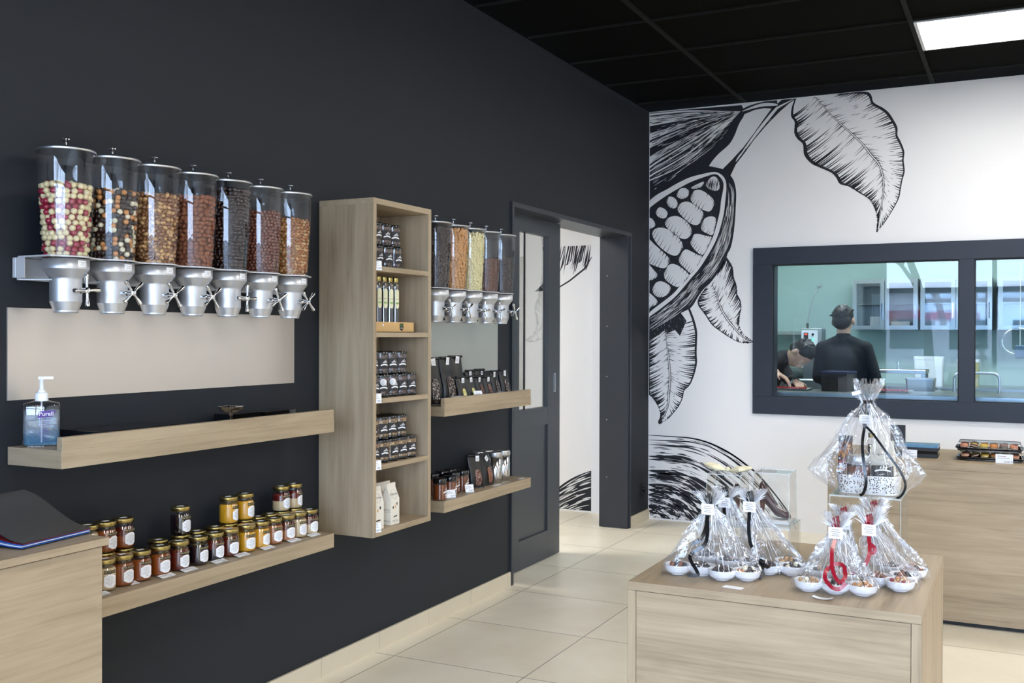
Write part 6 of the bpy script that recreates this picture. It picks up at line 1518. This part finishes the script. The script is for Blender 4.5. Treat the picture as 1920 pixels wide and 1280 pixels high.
# steel counter right behind the window
def ktable(x0, x1, y0, y1, z, label, shelf_=True, splash=0):
    r = empty('steel_table', ((x0+x1)/2, (y0+y1)/2, 0)); tag(r, label, 'table'); w_, d_ = (x1-x0)/2, (y1-y0)/2
    b = MB(); b.box(-w_, w_, -d_, d_, z-.04, z, c=.003); b.build('table_top', 'inox', r)
    for sx in (-1, 1):
        for sy in (-1, 1): b = MB(); b.box(sx*(w_-.04)-.018, sx*(w_-.04)+.018, sy*(d_-.04)-.018, sy*(d_-.04)+.018, .001, z-.041); b.build('leg', 'inox', r)
    b = MB(); b.box(-w_+.03, w_-.03, -d_+.03, d_-.03, .28, .3); b.build('lower_shelf', 'inox', r)
    return r
ktable(.5, 3.9, 7.33, 7.86, .94, 'long steel kitchen worktable right behind the window')
ktable(.3, 4.2, 9.45, 10.05, .90, 'steel kitchen worktable along the mint back wall')
# wall cupboards
def cupboard(x0, x1, label, doors=2):
    r = empty('wall_cupboard', ((x0+x1)/2, 9.9, 1.395)); tag(r, label, 'cabinet'); w_ = (x1-x0)/2; h = .46; y0, y1 = -.14, .195
    b = MB(); t = .02
    b.box(-w_, w_, y0, y1, 0, t); b.box(-w_, w_, y0, y1, h-t, h); b.box(-w_, -w_+t, y0, y1, t, h-t); b.box(w_-t, w_, y0, y1, t, h-t); b.box(-w_, w_, y1-.01, y1, t, h-t); b.box(-w_+t, w_-t, y0+.03, y1, h*.5, h*.5+.008)
    b.build('cupboard_body', 'inox', r)
    for k in range(doors):
        a = -w_+2*w_*k/doors+.003; c = -w_+2*w_*(k+1)/doors-.003
        b = MB(); ringbox(b, a, c, .004, h-.004, .035, y0-.018, y0-.002); dr = b.build('door', 'inox', r)
        b = MB(); b.box(a+.035, c-.035, y0-.012, y0-.009, .039, h-.039); b.build('glass_pane', 'doorglass', dr)
        b = MB(); b.box(c-.026, c-.014, y0-.03, y0-.019, .1, .24); b.build('handle', 'chrome', dr)
    return r
cupboard(1.04, 1.60, 'steel wall cupboard with glass doors, left one on the mint kitchen wall'); cupboard(1.62, 2.20, 'steel wall cupboard with glass doors, middle one on the mint kitchen wall'); cupboard(2.245, 2.62, 'narrow steel wall cupboard seen through the right window pane', 1)
for x0, x1, z0, h_, l in ((1.19, 1.34, 1.4155, .055, 'lower white box stacked in the left kitchen cupboard'), (1.19, 1.34, 1.471, .045, 'upper white box stacked in the left kitchen cupboard'), (1.37, 1.53, 1.4155, .055, 'single white box in the left kitchen cupboard')):
    r = empty('storage_box', ((x0+x1)/2, 9.86, z0)); tag(r, l, 'box'); b = MB(); b.box(-(x1-x0)/2, (x1-x0)/2, -.07, .07, 0, h_*.75); b.build('box_base', 'white', r); b = MB(); b.box(-(x1-x0)/2-.002, (x1-x0)/2+.002, -.072, .072, h_*.75, h_); b.build('box_lid', 'plastic', r)
# control cabinet of the tempering machine
r = empty('control_box', (.855, 8.7, 1.22)); tag(r, 'grey control box with red displays and green lit buttons', 'control box')
b = MB(); b.box(-.075, .095, 0, .18, 0, .18, c=.003); b.build('housing', 'inox', r)
b = MB(); b.box(-.070, .060, -.004, .0, .005, .165); fp = b.build('front_plate', 'plastic', r)
M['greenled'] = emat('green_button_light', (.1, 1, .5, 1), 2.5); M['redled'] = emat('red_display_light', (1, .1, .06, 1), 1.2)
for z, m_ in ((.05, 'greenled'), (.09, 'greenled')): b = MB(); b.lathe([(.009, 0), (.009, .004), (0, .005)], 14, T=TR(.022, -.004, z) @ RX(PI/2)); b.build('button', m_, fp)
b = MB(); b.lathe([(.011, 0), (.009, .008), (0, .009)], 14, T=TR(.022, -.004, .130) @ RX(PI/2)); b.build('dial', 'black', fp)
b = MB(); b.box(-.052, -.015, -.006, -.004, .045, .145); b.build('display_panel', 'printdark', fp)
for z in (.125, .048): b = MB(); b.box(-.046, -.021, -.0075, -.006, z, z+.014); b.build('display', 'redled', fp)
r = empty('tempering_machine', (.86, 8.86, 0)); tag(r, 'steel chocolate machine standing under the control box', 'machine')
b = MB(); b.box(-.30, .28, -.22, .22, .1, .98, c=.01); b.build('machine_body', 'inox', r); b = MB(); b.box(-.06, .06, -.16, -.04, .98, 1.2195); b.build('post', 'inox', r)
b = MB(); b.lathe([(.15, 0), (.21, .06), (.22, .09), (.20, .09), (.14, .02), (0, .015)], 30, T=TR(-.05, .08, .981)); b.build('bowl', 'inox', r)
for sx in (-.26, .24): b = MB(); b.box(sx-.02, sx+.02, -.2, .2, .001, .1); b.build('foot', 'black', r)
# vibrating frame / hose hanging at the left
r = empty('hanging_hose', (.66, 9.9, 1.2)); tag(r, 'thin curved hose hanging on the kitchen wall left of the person', 'hose')
b = MB(); b.tube(smooth3([(.03, .19, .62), (.02, .1, .60), (-.03, .06, .40), (-.06, .06, .25), (-.05, .06, .05), (.0, .08, -.02), (.02, .12, .0)]), .006, 8); b.build('hose', 'alu', r)
b = MB(); b.tube([(-.06, .06, .26), (-.052, .06, .06)], .012, 10); b.build('spring_sleeve', 'inox', r)
b = MB(); b.lathe([(.012, -.01), (.012, .01)], 14, T=TR(.03, .192, .62) @ RX(PI/2)); b.build('wall_hook', 'chrome', r)
r = empty('wall_shelf', (.3, 9.9, 1.35)); tag(r, 'grey steel shelf on the kitchen wall at the left window edge', 'shelf'); b = MB(); b.box(-.38, .34, -.1, .195, 0, .03); b.build('shelf_board', 'inox', r); b = MB(); b.box(-.3, -.28, -.05, .195, -.08, 0); b.box(.26, .28, -.05, .195, -.08, 0); b.build('brackets', 'inox', r)
# black box and trays on the window table
r = empty('black_box', (1.253, 7.66, .9405)); tag(r, 'black box with bluish lid on the steel table before the person', 'box')
b = MB(); b.box(-.098, .092, -.09, .09, 0, .128, c=.002); b.build('box_base', 'black', r)
M['inky'] = pbr('blue_black_lid', rgb(38, 40, 78), .4); b = MB(); b.box(-.10, .094, -.092, .092, .1285, .142, c=.002); b.build('box_lid', 'inky', r); r.rotation_euler = (0, 0, -.25)
M['redgel'] = pbr('red_fruit_jelly', rgb(176, 26, 34), .25, coat=.5, noise=.25, nscale=50)
for xc, wd, l in ((.90, .30, 'metal tray of red sweets before the bending person'), (1.62, .24, 'metal tray of red sweets right of the black box')):
    r = empty('sweets_tray', (xc, 7.62, .9405)); tag(r, l, 'tray'); b = MB(); b.rings([rrect(wd, .2, .02, 4, z=0), rrect(wd+.02, .22, .02, 4, z=.014), rrect(wd+.012, .212, .02, 4, z=.014), rrect(wd-.005, .195, .02, 4, z=.002)], 0, False, caps=True); b.build('tray_base', 'inox', r)
    q = random.Random(int(xc*10)); n_ = 0; red = candymesh('jelly_sweet', 'cube', 'redgel')
    for i in range(int(wd/.026)-1):
        for j in range(6):
            c = bpy.data.objects.new('jelly_sweet', red); COL.objects.link(c); c.location = (xc-wd/2+.02+i*.026, 7.62-.08+j*.03, .9405+.0125); c.scale = (.011, .011, .014); c.rotation_euler = (0, 0, q.uniform(-.4, .4))
            tag(c, 'red jelly sweet on the '+l.replace('metal tray of red sweets', 'kitchen tray'), 'candy', 'red sweets on the '+l)
# right part of the table: small steel stand, boxes, rails
r = empty('steel_stand', (1.60, 8.62, .0)); tag(r, 'steel work stand with shelf board right of the person', 'stand')
b = MB(); b.box(-.27, .17, -.16, .16, 1.045, 1.075, c=.003); b.build('stand_top', 'inox', r)
for x, y in ((-.25, -.14), (.15, -.14), (-.25, .14), (.15, .14)): b = MB(); b.box(x-.015, x+.015, y-.015, y+.015, .001, 1.045); b.build('leg', 'inox', r)
b = MB(); b.box(-.27, .17, -.16, .16, .87, .88); b.build('lower_shelf', 'inox', r)
for x, l, m_ in ((1.40, 'small steel knob fitting on the work stand, left one', 'chrome'), (1.56, 'small steel knob fitting on the work stand, right one', 'chrome')):
    r = empty('bench_clamp', (x, 8.55, 1.0755)); tag(r, l, 'clamp'); b = MB(); b.lathe([(.014, 0), (.014, .012), (.006, .014), (.006, .04), (.013, .045), (.013, .06), (0, .062)], 14); b.build('spindle', m_, r); b = MB(); b.box(-.03, .03, -.012, .012, .0, .008); b.build('foot_plate', 'inox', r)
def plainbox(x, y, z, w_, d_, h_, mat, name, label, cat, lidm=None):
    r = empty(name, (x, y, z)); tag(r, label, cat); b = MB(); b.rings([rrect(w_*.94, d_*.94, .012, 4, z=0), rrect(w_, d_, .014, 4, z=h_*.9)], 0, False, caps=True); b.build('container_body', mat, r)
    b = MB(); b.rings([rrect(w_+.006, d_+.006, .016, 4, z=h_*.9), rrect(w_+.006, d_+.006, .016, 4, z=h_)], 0, False, caps=True); b.build('container_lid', lidm or mat, r); return r
M['yellowish'] = pbr('yellow_content_tub', rgb(190, 180, 130), .4)
plainbox(1.70, 9.7, .9005, .24, .2, .26, 'plastic', 'storage_container', 'white container on the back wall worktable', 'container')
plainbox(2.02, 9.65, .9005, .17, .17, .24, 'yellowish', 'storage_container', 'pale yellowish tub on the back wall worktable', 'container', 'plastic')
plainbox(1.76, 8.15, .93, .2, .16, .10, 'inox', 'storage_container', 'low grey steel bin near the tubular rail', 'container', 'alu'); 
r = empty('side_trolley', (1.95, 8.22, 0)); tag(r, 'steel trolley with a bent tubular push handle behind the window mullion', 'trolley')
b = MB(); b.box(-.32, .5, -.2, .2, .895, .925, c=.004); b.build('trolley_top', 'inox', r); b = MB(); b.box(-.3, .48, -.18, .18, .3, .32); b.build('lower_shelf', 'inox', r)
for x, y in ((-.29, -.17), (.47, -.17), (-.29, .17), (.47, .17)):
    b = MB(); b.box(x-.015, x+.015, y-.015, y+.015, .08, .895); b.build('leg', 'inox', r); b = MB(); b.lathe([(.04, -.012), (.04, .012)], 18, T=TR(x, y, .041) @ RX(PI/2)); b.build('wheel', 'black', r)
b = MB(); b.tube(smooth3([(.045, -.15, .925), (.045, -.15, 1.03), (.065, -.15, 1.062), (.10, -.15, 1.07), (.28, -.15, 1.07), (.32, -.15, 1.062), (.34, -.15, 1.03), (.34, -.15, .925)]), .011, 12); b.build('push_handle', 'alu', r)
for q in bpy.data.objects:
    if q.name.startswith('storage_container') and abs(q.location.x-1.76) < .01: q.location.z = .9255
# wire ring whisk hanging + blue box
r = empty('hanging_utensil', (2.42, 8.7, 1.2)); tag(r, 'blue grey utensil block hanging by thin wires behind the right pane', 'utensil')
b = MB(); b.box(-.035, .035, -.02, .02, -.03, .07, c=.006); b.build('utensil_block', pbr('blue_grey_block', rgb(84, 108, 132), .5), r)
b = MB(); b.tube([(0, 0, .07), (0, 0, 1.499)], .0022, 6); b.build('wire', 'inox', r)
b = MB(); b.tube([(.0+.115*math.cos(a)-.01, .0, .10+.10*math.sin(a)) for a in [PI*2*k/32 for k in range(33)]], .004, 8, caps=False); b.build('wire_ring', 'chrome', r)
# ------------------------------------------------------------------ people
def capsule(b, a, c, ra, rc, seg=16, mi=0):
    a = Vector(a); c = Vector(c); d = (c-a); L_ = d.length; d = d.normalized(); up = Vector((0, 0, 1)) if abs(d.z) < .95 else Vector((1, 0, 0)); u = d.cross(up).normalized(); v = d.cross(u); rings = []
    for k in range(1, 5): t = k/4*PI/2; rings.append((a-d*ra*math.cos(t), ra*math.sin(t)))
    for k in range(0, 4): t = k/4*PI/2; rings.append((c+d*rc*math.sin(t), rc*math.cos(t)))
    b.rings([[tuple(p+(u*math.cos(2*PI*j/seg)+v*math.sin(2*PI*j/seg))*r_) for j in range(seg)] for p, r_ in rings], mi, True, caps=True)
def ell(b, c, r3, rot=None): b.ico(c, 1, 3, 0, r3, rot)
def remeshed(b, name, mat, parent, vox=.01, sm=4, loc=None):
    o = b.build(name, mat, parent)
    m = o.modifiers.new('merge', 'REMESH'); m.mode = 'VOXEL'; m.voxel_size = vox; m.use_smooth_shade = True
    s = o.modifiers.new('smooth', 'SMOOTH'); s.iterations = sm; s.factor = .5
    return o
def hand(b, w, d, n, curl=.5, side=1, s=1.0):
    """palm from the wrist w along d, n = back-of-hand normal; five unequal bent fingers"""
    w = Vector(w); d = Vector(d).normalized(); n = Vector(n).normalized(); x = d.cross(n).normalized()*side
    for k in range(4): capsule(b, w+x*(.026-.017*k)*s, w+d*.085*s+x*(.030-.020*k)*s, .013*s, .011*s, 10)
    for k, (l1, l2, l3) in enumerate(((.042, .024, .019), (.046, .028, .021), (.043, .026, .020), (.034, .02, .017))):
        p = w+d*.085*s+x*(.030-.020*k)*s; dd = d
        for l, r_ in ((l1, .0088), (l2, .0078), (l3, .007)):
            dd = (dd-n*curl*.55).normalized(); q = p+dd*l*s; capsule(b, p, q, r_*s, (r_-.0008)*s, 8); p = q
    p = w+d*.02*s+x*.028*s; q = p+(d*.6+x*.8-n*.3).normalized()*.04*s; capsule(b, p, q, .013*s, .0105*s, 9); q2 = q+(d*.85+x*.25-n*.4).normalized()*.03*s; capsule(b, q, q2, .010*s, .0085*s, 9)
def person(label, pel, chest, neckb, head, look, armL, armR, footL, footR, hairl, s=1.0):
    """joint positions in metres; look = unit vector of the face"""
    r = empty('person', (pel[0], pel[1], 0)); tag(r, label, 'person'); O = Vector((pel[0], pel[1], 0))
    def q(p): return Vector(p)-O
    pel, chest, neckb, head = q(pel), q(chest), q(neckb), q(head); look = Vector(look).normalized()
    up = (head-neckb).normalized(); side = look.cross(up).normalized(); look = up.cross(side)
    rot = Matrix((side, look, up)).transposed()
    b = MB()
    capsule(b, pel, chest, .105*s, .115*s); capsule(b, chest, neckb, .105*s, .05*s); capsule(b, neckb-up*.03, head-up*.04, .052*s, .050*s)
    H_ = lambda x, y, z: head+side*x+look*y+up*z
    ell(b, H_(0, -.008, .022), (.074*s, .092*s, .088*s), rot); ell(b, H_(0, .022, -.035), (.055*s, .062*s, .066*s), rot); ell(b, H_(0, .055, -.085), (.028*s, .026*s, .020*s), rot)
    ell(b, H_(0, .092, -.022), (.012, .020, .026), rot); ell(b, H_(0, .079, -.060), (.024, .010, .007), rot); ell(b, H_(0, .078, -.069), (.020, .010, .006), rot)
    for sx in (-1, 1): ell(b, H_(sx*.031, .072, .002), (.016, .012, .010), rot); ell(b, H_(sx*.079, -.006, -.012), (.010, .020, .032), rot); ell(b, H_(sx*.03, .074, .020), (.02, .012, .006), rot)
    arms = []
    for arm, sgn in ((armL, -1), (armR, 1)):
        sh, el, wr, hd, hn, cu = arm; sh, el, wr = q(sh), q(el), q(wr); arms.append((sh, el, wr))
        capsule(b, sh, el, .045*s, .036*s); capsule(b, el, wr, .036*s, .026*s); hand(b, wr, hd, hn, cu, sgn, s)
    legs = []
    for ft, sgn in ((footL, -1), (footR, 1)):
        ft = q(ft); hip = pel+side*.085*sgn*s+Vector((0, 0, -.03)); knee = hip.lerp(ft, .48)+Vector((look.x, look.y, 0))*.03; legs.append((hip, knee, ft)); capsule(b, hip, knee, .080*s, .055*s); capsule(b, knee, ft+Vector((0, 0, .09)), .055*s, .036*s)
    remeshed(b, 'body', 'skin', r, .0075, 3)
    # hair
    b = MB(); rh = random.Random(3)
    ell(b, H_(0, -.020, .034), (.079*s, .096*s, .087*s), rot); ell(b, H_(0, -.050, -.010), (.073*s, .062*s, .068*s), rot)
    for _ in range(60):
        a = rh.uniform(0, 6.28); e = rh.uniform(-.1, 1.3); p = H_(.080*math.cos(a)*math.cos(e), -.020+.095*math.sin(a)*math.cos(e), .034+.086*math.sin(e))
        if (math.sin(a)*math.cos(e) > .2 and e < .7) or (abs(math.cos(a)) > .8 and e < .35): continue
        dr = (p-H_(0, -.02, .02)).normalized(); capsule(b, p-dr*.012, p+dr*.004+side*rh.uniform(-.02, .02)-up*rh.uniform(-.004, .02), .012, .006, 7)
    if hairl: capsule(b, H_(0, -.07, -.02), H_(0, -.09, -.07), .03, .02)
    remeshed(b, 'hair', 'hair', r, .006, 2)
    for sx in (-1, 1): 
        b = MB(); ell(b, H_(sx*.031, .081, .002), (.0095, .006, .006), rot); b.build('eye', 'white', r); b = MB(); ell(b, H_(sx*.031, .0862, .002), (.0045, .002, .0045), rot); b.build('iris', 'black', r)
    # jacket
    b = MB(); capsule(b, pel+Vector((0, 0, -.06)), chest, .150*s, .150*s); 
    sl, sr = arms[0][0], arms[1][0]; capsule(b, pel+Vector((0, 0, -.05))-side*.05, sl.lerp(chest, .4), .11*s, .09*s); capsule(b, pel+Vector((0, 0, -.05))+side*.05, sr.lerp(chest, .4), .11*s, .09*s)
    capsule(b, sl, sr, .062*s, .062*s); capsule(b, chest, neckb-up*.015, .12*s, .062*s); capsule(b, sl.lerp(neckb, .15), neckb, .055*s, .058*s); capsule(b, sr.lerp(neckb, .15), neckb, .055*s, .058*s)
    for sh, el, wr in arms: capsule(b, sh, el, .062*s, .052*s); capsule(b, el, el.lerp(wr, .88), .052*s, .040*s)
    remeshed(b, 'jacket', 'jacket', r, .011, 5)
    b = MB()
    capsule(b, neckb-up*.02, neckb+up*.018, .066*s, .060*s); remeshed(b, 'collar', 'jacket', r, .008, 3)
    b = MB(); capsule(b, pel+side*-.07, pel+side*.07, .115*s, .115*s)
    for hip, knee, ft in legs: capsule(b, hip, knee, .098*s, .075*s); capsule(b, knee, ft+Vector((0, 0, .06)), .074*s, .058*s)
    remeshed(b, 'trousers', 'jacket', r, .012, 5)
    for (hip, knee, ft), sgn in zip(legs, (-1, 1)):
        b = MB(); f2 = Vector((look.x, look.y, 0)).normalized(); capsule(b, ft+Vector((0, 0, .045))-f2*.05, ft+Vector((0, 0, .038))+f2*.14, .044, .036); capsule(b, ft+Vector((0, 0, .03))-f2*.05, ft+Vector((0, 0, .09)), .035, .042); remeshed(b, 'shoe', 'black', r, .009, 3)
    return r
person('person in a black jacket seen from behind, working in the kitchen', (1.215, 8.12, .80), (1.218, 8.10, 1.13), (1.212, 8.10, 1.305), (1.209, 8.12, 1.455), (.12, 1, -.25),
       ((1.065, 8.09, 1.24), (1.035, 8.08, 1.02), (1.05, 8.30, 1.00), (.2, 1, -.1), (0, 0, 1), .5), ((1.37, 8.09, 1.24), (1.44, 8.08, 1.03), (1.36, 8.30, .99), (-.3, 1, -.1), (0, 0, 1), .5), (1.13, 8.13, .002), (1.30, 8.11, .002), False)
person('person in black bending over the trays at the left window edge', (.50, 8.02, .84), (.64, 7.99, 1.06), (.80, 7.96, 1.17), (.925, 7.93, 1.20), (.75, -.35, -.62),
       ((.72, 8.12, 1.13), (.82, 8.08, .98), (.90, 7.88, .985), (.4, -.9, -.1), (0, 0, 1), .6), ((.70, 7.84, 1.10), (.66, 7.74, 1.03), (.79, 7.70, 1.065), (.75, -.1, -.45), (.4, 0, 1), .7), (.44, 8.12, .002), (.46, 7.95, .002), False, .98)
r = empty('spatula', (.90, 7.68, .985)); tag(r, 'thin steel spatula held by the bending person over the red sweets', 'spatula'); r.rotation_euler = (0, math.radians(28), 0)
b = MB(); b.box(-.006, .006, -.001, .001, -.035, .03); b.build('blade', 'inox', r); b = MB(); b.tube([(0, 0, .03), (0, 0, .075)], .005, 8); b.build('grip', 'black', r)
# ------------------------------------------------------------------ street outside the shop front (seen mirrored in the glass)
M['asphalt'] = pbr('street_asphalt', rgb(120, 122, 124), .9, noise=.1, nscale=3)
b = MB(); b.box(-30, 40, -60, YF-.21, -.12, -.02); struct(b.build('ground', 'asphalt'))
M['bark'] = pbr('tree_bark', rgb(66, 56, 48), .9)
def tree(x, y, h, seed, label):
    q = random.Random(seed); b = MB(); r = empty('bare_tree', (x, y, -.02)); tag(r, label, 'tree')
    def br(p, d, l, rd, n):
        pts = [p]; 
        for k in range(4): d = (d+Vector((q.uniform(-.18, .18), q.uniform(-.18, .18), q.uniform(-.03, .1)))).normalized(); pts.append(pts[-1]+d*l/4)
        b.tube(pts, [rd*(1-.12*k) for k in range(5)], 6 if rd > .02 else 4, caps=False)
        if n:
            for _ in range(4 if n > 1 else 5): i = q.choice((2, 3, 4)); nd = (d+Vector((q.uniform(-1, 1), q.uniform(-1, 1), q.uniform(-.2, .6)))*.9).normalized(); br(pts[i], nd, l*q.uniform(.5, .75), rd*.5, n-1)
    b2 = MB(); 
    br(Vector((0, 0, 0)), Vector((0, 0, 1)), h*.4, .13, 4); b.build('trunk_and_branches', 'bark', r)
tree(.6, -11, 9, 3, 'bare winter tree beyond the shop front, left one'); tree(4.2, -13, 10, 8, 'bare winter tree beyond the shop front, right one')
r = empty('building', (-3, -40, -.02)); tag(r, 'low pale building with a red sign across the street', 'building')
b = MB(); b.box(-9, 10, -3, 3, 0, 3.4); b.build('wall', 'wall_white', r); b = MB(); b.box(-9.2, 10.2, -3.2, 3.2, 3.4, 3.6); b.build('roof', 'rim', r)
b = MB(); b.box(-3.5, 3.5, 3.02, 3.1, 2.2, 2.6); b.build('sign_band', 'redball', r)
b = MB(); [b.box(-8+2.6*k, -6.4+2.6*k, 3.005, 3.02, .8, 2.2) for k in range(6)]; b.build('window', 'blackgloss', r)
# ------------------------------------------------------------------ light, world, view
w = bpy.data.worlds.new('world'); sc.world = w; w.use_nodes = True
bg = w.node_tree.nodes['Background']; bg.inputs[0].default_value = (.55, .73, 1.03, 1); bg.inputs[1].default_value = 19.5
for x0, x1 in ((.42, 6.23),):
    L_ = bpy.data.lights.new('daylight_portal', 'AREA'); L_.shape = 'RECTANGLE'; L_.size = x1-x0; L_.size_y = 2.6; L_.cycles.is_portal = True
    lo = bpy.data.objects.new('daylight_portal', L_); COL.objects.link(lo); lo.location = ((x0+x1)/2, YF-.22, 1.39); lo.rotation_euler = (PI/2, 0, 0)
sc.view_settings.view_transform = 'Standard'; sc.view_settings.look = 'None'; sc.view_settings.exposure = 0.22; sc.view_settings.gamma = 1; sc.view_settings.use_curve_mapping = False
cy = sc.cycles; cy.use_denoising = True; cy.max_bounces = 12; cy.diffuse_bounces = 4; cy.glossy_bounces = 5; cy.transmission_bounces = 8; cy.transparent_max_bounces = 40
cy.caustics_reflective = False; cy.caustics_refractive = False; cy.sample_clamp_indirect = 6; cy.blur_glossy = .5
